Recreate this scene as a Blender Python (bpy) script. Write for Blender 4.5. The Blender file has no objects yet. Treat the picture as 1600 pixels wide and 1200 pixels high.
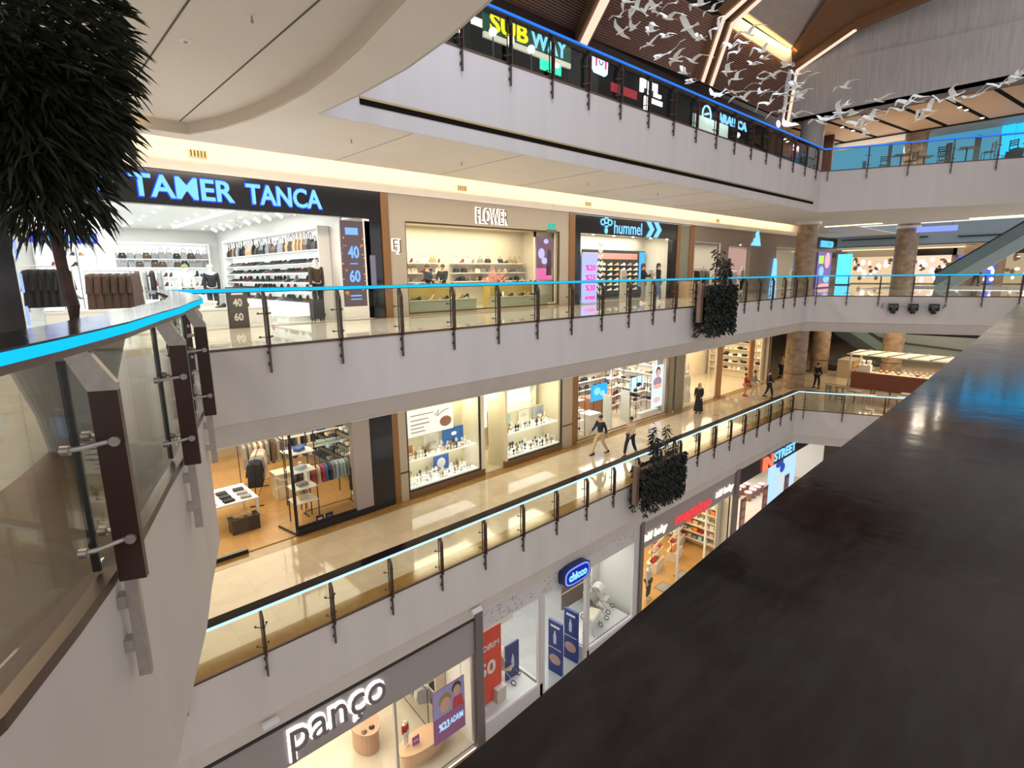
import bpy, bmesh, math, random
from mathutils import Vector, Matrix, noise
from mathutils.geometry import tessellate_polygon
random.seed(7)
SC = bpy.context.scene
COL = SC.collection

# ------------------------------------------------------------------ camera
cam = bpy.data.cameras.new('camera')
cam.sensor_width = 36.0
cam.lens = 845.0 / 1600.0 * 36.0
cam.clip_start = 0.02
cam.clip_end = 300
camo = bpy.data.objects.new('camera', cam)
COL.objects.link(camo)
# columns: right, up, back (world x runs along the shop fronts, y across the void, z up)
R_ = Vector((0.73044, -0.68291, -0.00986)); U_ = Vector((0.14254, 0.13831, 0.98008)); F_ = Vector((0.66794, 0.71729, -0.19836))
camo.matrix_world = Matrix(((R_.x, U_.x, -F_.x, 0.0), (R_.y, U_.y, -F_.y, 0.0), (R_.z, U_.z, -F_.z, 1.30), (0, 0, 0, 1)))
SC.camera = camo

# ------------------------------------------------------------------ world, view, sampling
W = bpy.data.worlds.new('world')
SC.world = W
W.use_nodes = True
bg = W.node_tree.nodes['Background']
bg.inputs[0].default_value = (0.97, 0.93, 0.93, 1)
bg.inputs[1].default_value = 0.82
SC.view_settings.view_transform = 'Standard'
SC.view_settings.look = 'None'
SC.view_settings.gamma = 1
SC.view_settings.exposure = 0.55
SC.view_settings.use_curve_mapping = False
cy = SC.cycles
cy.use_denoising = True
cy.use_light_tree = True
cy.max_bounces = 5
cy.diffuse_bounces = 3
cy.glossy_bounces = 2
cy.transmission_bounces = 3
cy.transparent_max_bounces = 16
cy.sample_clamp_indirect = 4.0
cy.caustics_reflective = False
cy.caustics_refractive = False

Z0, Z1, Z2, Z3 = -12.8, -6.35, 0.0, 6.44
YE, YF = 10.8, 15.4          # atrium edge, shop fronts


def area(name, loc, size, power, col=(1, 1, 1), rot=(0, 0, 0), spread=180):
    l = bpy.data.lights.new(name, 'AREA')
    l.shape = 'RECTANGLE'
    l.size, l.size_y = size
    l.energy = power
    l.color = col
    l.spread = math.radians(spread)
    o = bpy.data.objects.new(name, l)
    COL.objects.link(o)
    o.location = loc
    o.rotation_euler = rot
    return o


# skylight over the void, outside the top of the frame
area('skylight_lamp', (6.5, 4.5, 15.9), (6.5, 6.5), 1200, (0.62, 0.76, 1.0))

# ------------------------------------------------------------------ materials
MAT = {}


def nt(m):
    return m.node_tree.nodes, m.node_tree.links


def mat(name, col, rough=0.5, metal=0.0, em=None, st=0.0, var=0.0, vscale=4.0, spec=0.5, bump=0.0, bscale=30.0, stretch=(1, 1, 1)):
    if name in MAT:
        return MAT[name]
    m = bpy.data.materials.new(name)
    m.use_nodes = True
    N, L = nt(m)
    b = N['Principled BSDF']
    b.inputs['Base Color'].default_value = (*col, 1)
    b.inputs['Roughness'].default_value = rough
    b.inputs['Metallic'].default_value = metal
    b.inputs['Specular IOR Level'].default_value = spec
    if em is not None:
        b.inputs['Emission Color'].default_value = (*em, 1)
        b.inputs['Emission Strength'].default_value = st
    if var or bump:
        tc = N.new('ShaderNodeTexCoord'); mp = N.new('ShaderNodeMapping')
        mp.inputs['Scale'].default_value = stretch
        L.new(tc.outputs['Object'], mp.inputs[0])
    if var:
        n = N.new('ShaderNodeTexNoise'); n.inputs['Scale'].default_value = vscale; n.inputs['Detail'].default_value = 5
        L.new(mp.outputs[0], n.inputs['Vector'])
        r = N.new('ShaderNodeMapRange')
        r.inputs['From Min'].default_value = 0.3; r.inputs['From Max'].default_value = 0.7
        r.inputs['To Min'].default_value = 1 - var; r.inputs['To Max'].default_value = 1 + var * 0.6
        L.new(n.outputs['Fac'], r.inputs['Value'])
        h = N.new('ShaderNodeHueSaturation'); h.inputs['Color'].default_value = (*col, 1)
        L.new(r.outputs[0], h.inputs['Value'])
        L.new(h.outputs[0], b.inputs['Base Color'])
    if bump:
        n2 = N.new('ShaderNodeTexNoise'); n2.inputs['Scale'].default_value = bscale; n2.inputs['Detail'].default_value = 3
        L.new(mp.outputs[0], n2.inputs['Vector'])
        bp = N.new('ShaderNodeBump'); bp.inputs['Strength'].default_value = bump; bp.inputs['Distance'].default_value = 0.02
        L.new(n2.outputs['Fac'], bp.inputs['Height']); L.new(bp.outputs[0], b.inputs['Normal'])
    MAT[name] = m
    return m


def glow(name, col, st):
    """a thing that gives off light: lamp, LED strip, lit letter, screen"""
    if name in MAT:
        return MAT[name]
    m = bpy.data.materials.new(name)
    m.use_nodes = True
    N, L = nt(m)
    N.remove(N['Principled BSDF'])
    e = N.new('ShaderNodeEmission')
    e.inputs[0].default_value = (*col, 1)
    e.inputs[1].default_value = st
    L.new(e.outputs[0], N['Material Output'].inputs[0])
    MAT[name] = m
    return m


def glass(name, tint=(0.93, 0.97, 0.94), refl=1.0, base=0.04):
    if name in MAT:
        return MAT[name]
    m = bpy.data.materials.new(name)
    m.use_nodes = True
    N, L = nt(m)
    N.remove(N['Principled BSDF'])
    t = N.new('ShaderNodeBsdfTransparent'); t.inputs[0].default_value = (*tint, 1)
    g = N.new('ShaderNodeBsdfGlossy'); g.inputs['Roughness'].default_value = 0.02
    g.inputs[0].default_value = (0.9, 0.95, 0.93, 1)
    # reflectance by viewing angle, the same for both faces of the pane
    f = N.new('ShaderNodeLayerWeight')
    pw = N.new('ShaderNodeMath'); pw.operation = 'POWER'; pw.inputs[1].default_value = 4.0
    L.new(f.outputs['Facing'], pw.inputs[0])
    ma = N.new('ShaderNodeMath'); ma.operation = 'MULTIPLY_ADD'; ma.inputs[1].default_value = 0.9; ma.inputs[2].default_value = base
    L.new(pw.outputs[0], ma.inputs[0])
    mu = N.new('ShaderNodeMath'); mu.operation = 'MULTIPLY'; mu.inputs[1].default_value = refl
    L.new(ma.outputs[0], mu.inputs[0])
    x = N.new('ShaderNodeMixShader')
    L.new(mu.outputs[0], x.inputs[0]); L.new(t.outputs[0], x.inputs[1]); L.new(g.outputs[0], x.inputs[2])
    L.new(x.outputs[0], N['Material Output'].inputs[0])
    MAT[name] = m
    return m


def floor_mat(name, col, col2, rough=0.12, tile=0.9, seam=0.75, vs=1.3):
    m = bpy.data.materials.new(name)
    m.use_nodes = True
    N, L = nt(m)
    b = N['Principled BSDF']
    tc = N.new('ShaderNodeTexCoord')
    n = N.new('ShaderNodeTexNoise'); n.inputs['Scale'].default_value = vs; n.inputs['Detail'].default_value = 8
    n.inputs['Distortion'].default_value = 1.2
    L.new(tc.outputs['Object'], n.inputs['Vector'])
    br = N.new('ShaderNodeTexBrick')
    br.offset = 0.0
    br.inputs['Scale'].default_value = 1.0
    br.inputs['Brick Width'].default_value = tile; br.inputs['Row Height'].default_value = tile
    br.inputs['Mortar Size'].default_value = 0.006
    br.inputs['Color1'].default_value = (1, 1, 1, 1); br.inputs['Color2'].default_value = (0.93, 0.93, 0.93, 1)
    br.inputs['Mortar'].default_value = (seam, seam, seam, 1)
    L.new(tc.outputs['Object'], br.inputs['Vector'])
    mx = N.new('ShaderNodeMix'); mx.data_type = 'RGBA'
    mx.inputs[6].default_value = (*col, 1); mx.inputs[7].default_value = (*col2, 1)
    L.new(n.outputs['Fac'], mx.inputs[0])
    mm = N.new('ShaderNodeMix'); mm.data_type = 'RGBA'; mm.blend_type = 'MULTIPLY'; mm.inputs[0].default_value = 1
    L.new(mx.outputs[2], mm.inputs[6]); L.new(br.outputs['Color'], mm.inputs[7])
    L.new(mm.outputs[2], b.inputs['Base Color'])
    b.inputs['Roughness'].default_value = rough
    MAT[name] = m
    return m


def wood_mat(name, col, col2, rough=0.35, scale=(1, 12, 12)):
    m = bpy.data.materials.new(name)
    m.use_nodes = True
    N, L = nt(m)
    b = N['Principled BSDF']
    tc = N.new('ShaderNodeTexCoord'); mp = N.new('ShaderNodeMapping'); mp.inputs['Scale'].default_value = scale
    L.new(tc.outputs['Object'], mp.inputs[0])
    n = N.new('ShaderNodeTexNoise'); n.inputs['Scale'].default_value = 2.0; n.inputs['Detail'].default_value = 6
    L.new(mp.outputs[0], n.inputs['Vector'])
    mx = N.new('ShaderNodeMix'); mx.data_type = 'RGBA'
    mx.inputs[6].default_value = (*col, 1); mx.inputs[7].default_value = (*col2, 1)
    L.new(n.outputs['Fac'], mx.inputs[0]); L.new(mx.outputs[2], b.inputs['Base Color'])
    b.inputs['Roughness'].default_value = rough
    MAT[name] = m
    return m


def rail_mat():
    m = bpy.data.materials.new('dark_handrail')
    m.use_nodes = True
    N, L = nt(m)
    b = N['Principled BSDF']
    tc = N.new('ShaderNodeTexCoord')
    mp = N.new('ShaderNodeMapping'); mp.inputs['Scale'].default_value = (6, 22, 6); mp.inputs['Rotation'].default_value = (0, 0, 0.25)
    L.new(tc.outputs['Object'], mp.inputs[0])
    n = N.new('ShaderNodeTexNoise'); n.inputs['Scale'].default_value = 3.2; n.inputs['Detail'].default_value = 8; n.inputs['Roughness'].default_value = 0.7
    L.new(mp.outputs[0], n.inputs['Vector'])
    cr = N.new('ShaderNodeValToRGB')
    cr.color_ramp.elements[0].position = 0.42; cr.color_ramp.elements[0].color = (0.007, 0.004, 0.005, 1)
    cr.color_ramp.elements[1].position = 0.85; cr.color_ramp.elements[1].color = (0.026, 0.025, 0.030, 1)
    L.new(n.outputs['Fac'], cr.inputs[0]); L.new(cr.outputs[0], b.inputs['Base Color'])
    n3 = N.new('ShaderNodeTexNoise'); n3.inputs['Scale'].default_value = 9; n3.inputs['Detail'].default_value = 4
    L.new(tc.outputs['Object'], n3.inputs['Vector'])
    r = N.new('ShaderNodeMapRange'); r.inputs['To Min'].default_value = 0.03; r.inputs['To Max'].default_value = 0.17
    L.new(n3.outputs['Fac'], r.inputs['Value']); L.new(r.outputs[0], b.inputs['Roughness'])
    mp2 = N.new('ShaderNodeMapping'); mp2.inputs['Scale'].default_value = (30, 22, 20)
    L.new(tc.outputs['Object'], mp2.inputs[0])
    n2 = N.new('ShaderNodeTexNoise'); n2.inputs['Scale'].default_value = 1.0; n2.inputs['Detail'].default_value = 3
    L.new(mp2.outputs[0], n2.inputs['Vector'])
    bp = N.new('ShaderNodeBump'); bp.inputs['Strength'].default_value = 0.025; bp.inputs['Distance'].default_value = 0.01
    L.new(n2.outputs['Fac'], bp.inputs['Height']); L.new(bp.outputs[0], b.inputs['Normal'])
    MAT['rail'] = m
    return m


M_fascia = mat('fascia_paint', (0.56, 0.52, 0.50), 0.55, var=0.05, vscale=1.5, stretch=(1.2, 1.2, 0.12))
M_soffit = mat('soffit_paint', (0.80, 0.765, 0.72), 0.6, var=0.03, vscale=1)
M_perf = mat('perforated_panel', (0.72, 0.68, 0.63), 0.6, bump=0.3, bscale=60)
M_seam = mat('shadow_gap', (0.10, 0.09, 0.08), 0.8)
M_white = mat('white_paint', (0.78, 0.77, 0.74), 0.5)
M_cream = mat('cream_wall', (0.72, 0.66, 0.54), 0.5)
M_beige = mat('beige_panel', (0.40, 0.35, 0.285), 0.5)
M_black = mat('black_panel', (0.012, 0.012, 0.016), 0.15)
M_blackm = mat('black_metal', (0.015, 0.015, 0.017), 0.4)
M_grey = mat('grey_panel', (0.30, 0.27, 0.27), 0.45)
M_steel = mat('brushed_steel', (0.42, 0.38, 0.35), 0.38, 0.7, var=0.1, vscale=20)
M_bronze = mat('bronze_arm', (0.17, 0.12, 0.10), 0.4, 0.6)
M_post = mat('dark_brown_post', (0.040, 0.016, 0.012), 0.32, 0.2)
M_brass = mat('brass_trim', (0.45, 0.34, 0.16), 0.35, 0.8)
M_marble = floor_mat('beige_marble', (0.56, 0.49, 0.385), (0.42, 0.345, 0.25), 0.06, 0.9, 0.82)
M_marble2 = floor_mat('pale_marble', (0.62, 0.59, 0.52), (0.46, 0.43, 0.37), 0.05, 1.2, 0.8)
M_gold = floor_mat('golden_marble', (0.36, 0.22, 0.07), (0.22, 0.12, 0.035), 0.12, 0.45, 0.8, 3)
M_brown = floor_mat('brown_granite', (0.10, 0.048, 0.018), (0.05, 0.024, 0.010), 0.5, 0.6, 0.8, 4)
M_tile = floor_mat('white_shop_tile', (0.62, 0.63, 0.61), (0.52, 0.53, 0.52), 0.08, 0.8, 0.85)
M_tileg = floor_mat('grey_shop_tile', (0.46, 0.46, 0.45), (0.34, 0.35, 0.36), 0.15, 0.8, 0.8)
M_tilec = floor_mat('cream_shop_tile', (0.62, 0.55, 0.44), (0.52, 0.45, 0.34), 0.15, 0.8, 0.85)
M_oak = floor_mat('oak_parquet', (0.56, 0.33, 0.13), (0.36, 0.19, 0.06), 0.3, 0.22, 0.8, 2.5)
M_pier = wood_mat('pier_wood', (0.26, 0.13, 0.045), (0.16, 0.075, 0.025), 0.35, (14, 14, 1))
M_colm = mat('travertine_column', (0.33, 0.24, 0.16), 0.25, var=0.35, vscale=2.2, stretch=(1, 1, 1.6))
M_slat = mat('brown_slat', (0.26, 0.14, 0.105), 0.5)
M_slatback = mat('slat_backing', (0.020, 0.012, 0.010), 0.8)
M_beam = wood_mat('beam_veneer', (0.28, 0.15, 0.075), (0.18, 0.09, 0.045), 0.4)
M_rail = rail_mat()
M_glass = glass('rail_glass', (0.965, 0.975, 0.94), 0.27)
M_sglass = glass('shop_glass', (0.97, 0.98, 0.975), 0.40)
M_teal = mat('teal_glass_panel', (0.14, 0.22, 0.24), 0.15)
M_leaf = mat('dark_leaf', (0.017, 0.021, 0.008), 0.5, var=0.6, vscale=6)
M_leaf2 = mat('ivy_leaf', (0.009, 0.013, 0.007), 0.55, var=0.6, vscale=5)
M_bark = mat('bark', (0.07, 0.035, 0.025), 0.7, var=0.4, vscale=10)
M_gull = mat('gull_metal', (0.85, 0.87, 0.85), 0.4)
LED2 = glow('led_cyan', (0.008, 0.50, 0.92), 0.9)
LED1 = glow('led_white', (0.46, 0.78, 1.0), 1.0)
LED3 = glow('led_blue', (0.02, 0.17, 0.95), 1.1)
G_warm = glow('cove_warm', (1.0, 0.70, 0.32), 3.0)
G_spot = glow('downlight_disc', (1.0, 0.97, 0.90), 8.0)
G_spotw = glow('downlight_warm', (1.0, 0.85, 0.6), 6.0)
G_whitel = glow('lit_white', (1.0, 0.98, 0.95), 1.6)
G_cyan = glow('letter_cyan', (0.22, 0.60, 1.0), 1.0)
G_blueh = glow('halo_blue', (0.03, 0.08, 1.0), 1.0)
G_yellow = glow('letter_yellow', (1.0, 0.72, 0.01), 1.2)
G_red = glow('letter_red', (1.0, 0.05, 0.06), 0.9)
G_orange = glow('letter_orange', (1.0, 0.16, 0.08), 1.1)


# ------------------------------------------------------------------ mesh builder
class MB:
    def __init__(s):
        s.v = []; s.f = []; s.m = []; s.cur = 0

    def add(s, verts, faces, mi=None):
        o = len(s.v)
        s.v += [tuple(p) for p in verts]
        for f in faces:
            s.f.append([o + i for i in f]); s.m.append(s.cur if mi is None else mi)
        return s

    def box(s, x0, x1, y0, y1, z0, z1, mi=None):
        v = [(x, y, z) for x in (x0, x1) for y in (y0, y1) for z in (z0, z1)]
        return s.add(v, [(0, 1, 3, 2), (4, 6, 7, 5), (0, 4, 5, 1), (2, 3, 7, 6), (0, 2, 6, 4), (1, 5, 7, 3)], mi)

    def obox(s, c, size, rz=0.0, mi=None, rx=0.0, ry=0.0):
        Mx = Matrix.Translation(c) @ Matrix.Rotation(rz, 4, 'Z') @ Matrix.Rotation(ry, 4, 'Y') @ Matrix.Rotation(rx, 4, 'X')
        a, b, d = size[0] / 2, size[1] / 2, size[2] / 2
        v = [Mx @ Vector((x, y, z)) for x in (-a, a) for y in (-b, b) for z in (-d, d)]
        return s.add(v, [(0, 1, 3, 2), (4, 6, 7, 5), (0, 4, 5, 1), (2, 3, 7, 6), (0, 2, 6, 4), (1, 5, 7, 3)], mi)

    def poly_slab(s, pts, z0, z1, holes=(), mi=None):
        loops = [[Vector((x, y, 0)) for x, y in pts]] + [[Vector((x, y, 0)) for x, y in h] for h in holes]
        tri = tessellate_polygon(loops)
        flat = [p for l in loops for p in l]
        n = len(flat)
        v = [(p.x, p.y, z1) for p in flat] + [(p.x, p.y, z0) for p in flat]
        f = [tuple(t) for t in tri] + [tuple(n + i for i in reversed(t)) for t in tri]
        o = 0
        for l in loops:
            k = len(l)
            for i in range(k):
                a, b = o + i, o + (i + 1) % k
                f.append((a, b, n + b, n + a))
            o += k
        return s.add(v, f, mi)

    def prism_xz(s, pts, y0, y1, mi=None):
        """outline in x,z given thickness along y (concave outlines allowed)"""
        tri = tessellate_polygon([[Vector((x, z, 0)) for x, z in pts]])
        n = len(pts)
        v = [(x, y0, z) for x, z in pts] + [(x, y1, z) for x, z in pts]
        f = [tuple(t) for t in tri] + [tuple(n + i for i in reversed(t)) for t in tri]
        f += [(i, (i + 1) % n, n + (i + 1) % n, n + i) for i in range(n)]
        return s.add(v, f, mi)

    def prism_yz(s, pts, x0, x1, mi=None):
        tri = tessellate_polygon([[Vector((y, z, 0)) for y, z in pts]])
        n = len(pts)
        v = [(x0, y, z) for y, z in pts] + [(x1, y, z) for y, z in pts]
        f = [tuple(t) for t in tri] + [tuple(n + i for i in reversed(t)) for t in tri]
        f += [(i, (i + 1) % n, n + (i + 1) % n, n + i) for i in range(n)]
        return s.add(v, f, mi)

    def lathe(s, prof, n=16, c=(0, 0, 0), sx=1.0, sy=1.0, mi=None, cap=True):
        v = []; f = []
        for r, z in prof:
            for i in range(n):
                a = 2 * math.pi * i / n
                v.append((c[0] + r * sx * math.cos(a), c[1] + r * sy * math.sin(a), c[2] + z))
        for j in range(len(prof) - 1):
            for i in range(n):
                k = (i + 1) % n
                f.append((j * n + i, j * n + k, (j + 1) * n + k, (j + 1) * n + i))
        if cap:
            f.append(tuple(reversed(range(n)))); f.append(tuple((len(prof) - 1) * n + i for i in range(n)))
        return s.add(v, f, mi)

    def tube(s, pts, r, n=8, mi=None):
        pts = [Vector(p) for p in pts]
        rs = r if isinstance(r, (list, tuple)) else [r] * len(pts)
        v = []; f = []
        for i, p in enumerate(pts):
            t = (pts[min(i + 1, len(pts) - 1)] - pts[max(i - 1, 0)]).normalized()
            a = t.cross(Vector((0, 0, 1)))
            if a.length < 1e-3:
                a = Vector((1, 0, 0))
            a.normalize(); b = t.cross(a)
            for k in range(n):
                th = 2 * math.pi * k / n
                v.append(p + (a * math.cos(th) + b * math.sin(th)) * rs[i])
        for i in range(len(pts) - 1):
            for k in range(n):
                q = (k + 1) % n
                f.append((i * n + k, i * n + q, (i + 1) * n + q, (i + 1) * n + k))
        f.append(tuple(reversed(range(n)))); f.append(tuple((len(pts) - 1) * n + k for k in range(n)))
        return s.add(v, f, mi)

    def ball(s, c, r, n=8, mi=None):
        rx, ry, rz = r if isinstance(r, (tuple, list)) else (r, r, r)
        prof = [(math.sin(math.pi * (j + 0.02) / n), -math.cos(math.pi * (j + 0.02) / n)) for j in range(n)] + [(0.06, 1)]
        v = []; m = n + 4; f = []
        for q, z in prof:
            for i in range(m):
                a = 2 * math.pi * i / m
                v.append((c[0] + rx * q * math.cos(a), c[1] + ry * q * math.sin(a), c[2] + rz * z))
        for j in range(len(prof) - 1):
            for i in range(m):
                k = (i + 1) % m
                f.append((j * m + i, j * m + k, (j + 1) * m + k, (j + 1) * m + i))
        f.append(tuple(reversed(range(m)))); f.append(tuple((len(prof) - 1) * m + i for i in range(m)))
        return s.add(v, f, mi)

    def sweep(s, path, prof, closed=True, mi=None, loop=False):
        """profile = (outward offset, z) pairs; outward is the right-hand side of travel"""
        P = [Vector((p[0], p[1])) for p in path]
        n = len(P); k = len(prof); v = []; f = []
        for i in range(n):
            d0 = (P[i] - P[i - 1]).normalized() if (i > 0 or loop) else (P[1] - P[0]).normalized()
            d1 = (P[(i + 1) % n] - P[i]).normalized() if (i < n - 1 or loop) else d0
            n0 = Vector((d0.y, -d0.x)); n1 = Vector((d1.y, -d1.x))
            m = (n0 + n1)
            m = n0 if m.length < 1e-4 else m.normalized()
            sc = min(1.0 / max(m.dot(n0), 0.25), 3)
            for o, z in prof:
                v.append((P[i].x + m.x * o * sc, P[i].y + m.y * o * sc, z))
        for i in range(n if loop else n - 1):
            for j in range(k if closed else k - 1):
                q = (j + 1) % k
                ii = (i + 1) % n
                f.append((i * k + j, ii * k + j, ii * k + q, i * k + q))
        if closed and not loop:
            f.append(tuple(range(k))); f.append(tuple((n - 1) * k + j for j in reversed(range(k))))
        return s.add(v, f, mi)

    def build(s, name, mats, parent=None, smooth=False, kind=None, loc=None):
        me = bpy.data.meshes.new(name)
        me.from_pydata(s.v, [], s.f)
        if not isinstance(mats, (list, tuple)):
            mats = [mats]
        for m in mats:
            me.materials.append(m)
        if len(mats) > 1:
            me.polygons.foreach_set('material_index', s.m)
        bm = bmesh.new(); bm.from_mesh(me)
        bmesh.ops.recalc_face_normals(bm, faces=bm.faces)
        bm.to_mesh(me); bm.free()
        if smooth:
            me.polygons.foreach_set('use_smooth', [True] * len(me.polygons))
            try:
                me.set_sharp_from_angle(angle=math.radians(40))
            except Exception:
                pass
        me.update()
        o = bpy.data.objects.new(name, me)
        COL.objects.link(o)
        if parent is not None:
            o.parent = parent
        if kind:
            o['kind'] = kind
        if loc is not None:
            o.location = loc
        return o


def struct(name, mb, m, parent=None, smooth=False):
    return mb.build(name, m, parent, smooth, None if parent is not None else 'structure')


def tag(o, label, cat, group=None, kind=None):
    o['label'] = label; o['category'] = cat
    if group: o['group'] = group
    if kind: o['kind'] = kind
    return o


def thing(name, label, cat, loc=(0, 0, 0), rz=0.0, group=None):
    o = bpy.data.objects.new(name, None)
    o.empty_display_size = 0.1
    COL.objects.link(o)
    o.location = loc; o.rotation_euler = (0, 0, rz)
    return tag(o, label, cat, group)


def dup(root, loc, rz=0.0, label=None, group=None, mats=None, scale=None, rot=None):
    """copy a thing with its parts and sub-parts; mats = {part name or '': material}"""
    def cp(o, parent):
        c = o.copy(); COL.objects.link(c)
        if parent is not None:
            c.parent = parent
        key = o.name.split('.')[0]
        if mats and o.type == 'MESH' and (key in mats):
            c.material_slots[0].link = 'OBJECT'
            c.material_slots[0].material = mats[key]
        for ch in [q for q in KIDS.get(o.name, [])]:
            cp(ch, c)
        return c
    if not KIDS:
        pass
    reg(root)
    r = cp(root, None)
    r.location = loc
    r.rotation_euler = rot if rot else (0, 0, rz)
    if scale:
        r.scale = (scale,) * 3 if not isinstance(scale, tuple) else scale
    if label: r['label'] = label
    if group: r['group'] = group
    return r


KIDS = {}


def reg(root):
    if root.name in KIDS:
        return
    KIDS[root.name] = list(root.children)
    for c in root.children:
        reg(c)


_TXT = {}


def text_geo(s, bold=0.0, extrude=0.02):
    key = (s, bold, extrude)
    if key in _TXT:
        return _TXT[key]
    c = bpy.data.curves.new('t', 'FONT')
    c.body = s; c.size = 1.0; c.offset = bold; c.extrude = extrude; c.resolution_u = 3
    c.fill_mode = 'BOTH'
    o = bpy.data.objects.new('t', c)
    COL.objects.link(o)
    dg = bpy.context.evaluated_depsgraph_get()
    me = bpy.data.meshes.new_from_object(o.evaluated_get(dg))
    vs = [tuple(v.co) for v in me.vertices]; fs = [tuple(p.vertices) for p in me.polygons]
    bpy.data.objects.remove(o); bpy.data.curves.remove(c); bpy.data.meshes.remove(me)
    x0 = min(v[0] for v in vs); x1 = max(v[0] for v in vs); y0 = min(v[1] for v in vs); y1 = max(v[1] for v in vs)
    vs = [((v[0] - x0) / (x1 - x0), (v[1] - y0) / (y1 - y0), v[2] / extrude if extrude else 0) for v in vs]
    _TXT[key] = (vs, fs)
    return _TXT[key]


def text_on(mb, s, x0, x1, z0, z1, y, depth=0.03, bold=0.0, mi=None, shear=0.0):
    """lettering on a plane facing -y, filling x0..x1, z0..z1, front at y-depth"""
    vs, fs = text_geo(s, bold)
    out = [(x0 + (x1 - x0) * v[0] + shear * (v[1]) * (z1 - z0), y - depth / 2 - v[2] * depth / 2, z0 + (z1 - z0) * v[1]) for v in vs]
    return mb.add(out, fs, mi)

# ================================================================== SETTING
P2 = [(-1.1, 0.45), (-0.98, 1.0), (-0.60, 1.58), (-0.18, 2.07), (0.03, 2.48), (0.18, 2.80), (0.33, 3.14), (0.60, 3.88), (0.82, 4.45),
      (1.01, 5.05), (1.33, 5.98), (1.60, 7.20), (1.78, 8.50), (1.90, 9.60), (1.98, 10.80),
      (32.3, 10.8), (37.15, 0.25), (4.9, 0.23), (1.1, 0.09), (0.51, 0.075), (0.12, 0.055), (-0.7, 0.05)]
P3 = [(0.9, 0.1), (2.3, 1.3), (3.4, 2.6), (4.15, 3.9), (4.61, 5.21), (4.87, 6.42), (5.03, 7.66), (5.08, 9.32), (5.03, 10.8),
      (32.4, 10.8), (37.3, 0.1)]
P1 = [(-7.0, 0.4), (-7.0, 10.8), (32.0, 10.8), (36.7, 0.4)]


def offset_loop(path, d):
    P = [Vector(p) for p in path]; n = len(P); out = []
    for i in range(n):
        a = (P[i] - P[i - 1]).normalized(); b = (P[(i + 1) % n] - P[i]).normalized()
        n0 = Vector((a.y, -a.x)); n1 = Vector((b.y, -b.x)); m = (n0 + n1).normalized()
        sc = min(1 / max(m.dot(n0), 0.3), 3)
        out.append((P[i].x + m.x * d * sc, P[i].y + m.y * d * sc))
    return out


def rect(x0, x1, y0, y1):
    return [(x0, y0), (x1, y0), (x1, y1), (x0, y1)]


# floors ------------------------------------------------------------
struct('floor', MB().poly_slab(rect(-9, 45, -2.5, YF), Z2 - 0.3, Z2, [offset_loop(P2, -0.03)]), M_marble2)
struct('floor', MB().poly_slab(rect(-9, 66, -2.5, YF), Z1 - 0.3, Z1, [offset_loop(P1, -0.03)]), M_marble)
struct('floor', MB().poly_slab(rect(-9, 46, -2.5, YF), Z3 - 0.3, Z3, [offset_loop(P3, -0.03)]), mat('food_court_floor', (0.36, 0.31, 0.26), 0.3))
struct('floor', MB().poly_slab(rect(-9, 60, -6, 11.0), Z0 - 0.3, Z0), M_marble)
struct('floor', MB().poly_slab(rect(45, 58, 12.2, 25), Z2 - 0.3, Z2), M_marble2)
struct('floor', MB().poly_slab(rect(58, 66, -14, 25), Z2 - 0.3, Z2), M_marble2)
# border stones
struct('trim_1', MB().box(-9, 45, YF - 0.45, YF, Z1, Z1 + 0.004), M_gold)
struct('trim_2', MB().box(-7, 32.2, YE + 0.02, YE + 0.55, Z1, Z1 + 0.004), M_gold)
struct('trim_3', MB().sweep(P2[1:15], [(-0.03, Z2 + 0.001), (-0.95, Z2 + 0.001), (-0.95, Z2 + 0.005), (-0.03, Z2 + 0.005)]), M_brown)
struct('trim_19', MB().box(1.2, 32.5, 10.83, 11.0, Z2 + 0.001, Z2 + 0.005), M_brown)
struct('trim_4', MB().box(-9, 45, YF - 0.35, YF, Z2, Z2 + 0.004), M_gold)
struct('trim_5', MB().box(-9, 40, 10.35, 11.0, Z0, Z0 + 0.004), M_gold)
for k, x in enumerate((27.6, 41.2)):
    struct('trim_%d' % (20 + k), MB().box(x, x + 0.10, YE + 0.55, YF - 0.45, Z1, Z1 + 0.003), mat('stone_strip', (0.20, 0.14, 0.09), 0.15))

# slab edges: fascia round the void ---------------------------------
def slab_edge(name, path, z, lower, m, extra=None):
    struct(name, MB().sweep(path, [(0, z)] + lower + [(-0.35, lower[-1][1]), (-0.35, z)] if False else [(0.0, z)] + lower + [(lower[-1][0] - 0.25, lower[-1][1] + 0.05), (lower[-1][0] - 0.25, z - 0.02)], closed=True, loop=True), m)


slab_edge('wall_fascia', P2, Z2 - 0.01, [(0, Z2 - 1.42), (-0.05, Z2 - 1.45), (-0.30, Z2 - 1.86), (-0.38, Z2 - 1.95)], M_fascia)
slab_edge('wall_fascia', P1, Z1 - 0.01, [(0, Z1 - 1.48), (-0.03, Z1 - 1.50), (-0.12, Z1 - 1.85), (-0.14, Z1 - 1.98)], M_fascia)
slab_edge('wall_fascia', P3, Z3 - 0.01, [(0, 4.385)], M_fascia)
struct('trim_6', MB().sweep([(5.9, 10.8), (31.6, 10.8)], [(-0.01, 4.73), (0.012, 4.73), (0.012, 4.84), (-0.01, 4.84)]), mat('groove_dark', (0.006, 0.005, 0.004), 0.9, spec=0.1))
struct('trim_7', MB().sweep([(5.9, 10.8), (31.6, 10.8)], [(-0.01, 4.84), (0.022, 4.84), (0.022, 4.885), (-0.01, 4.885)]), M_brass)
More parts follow.
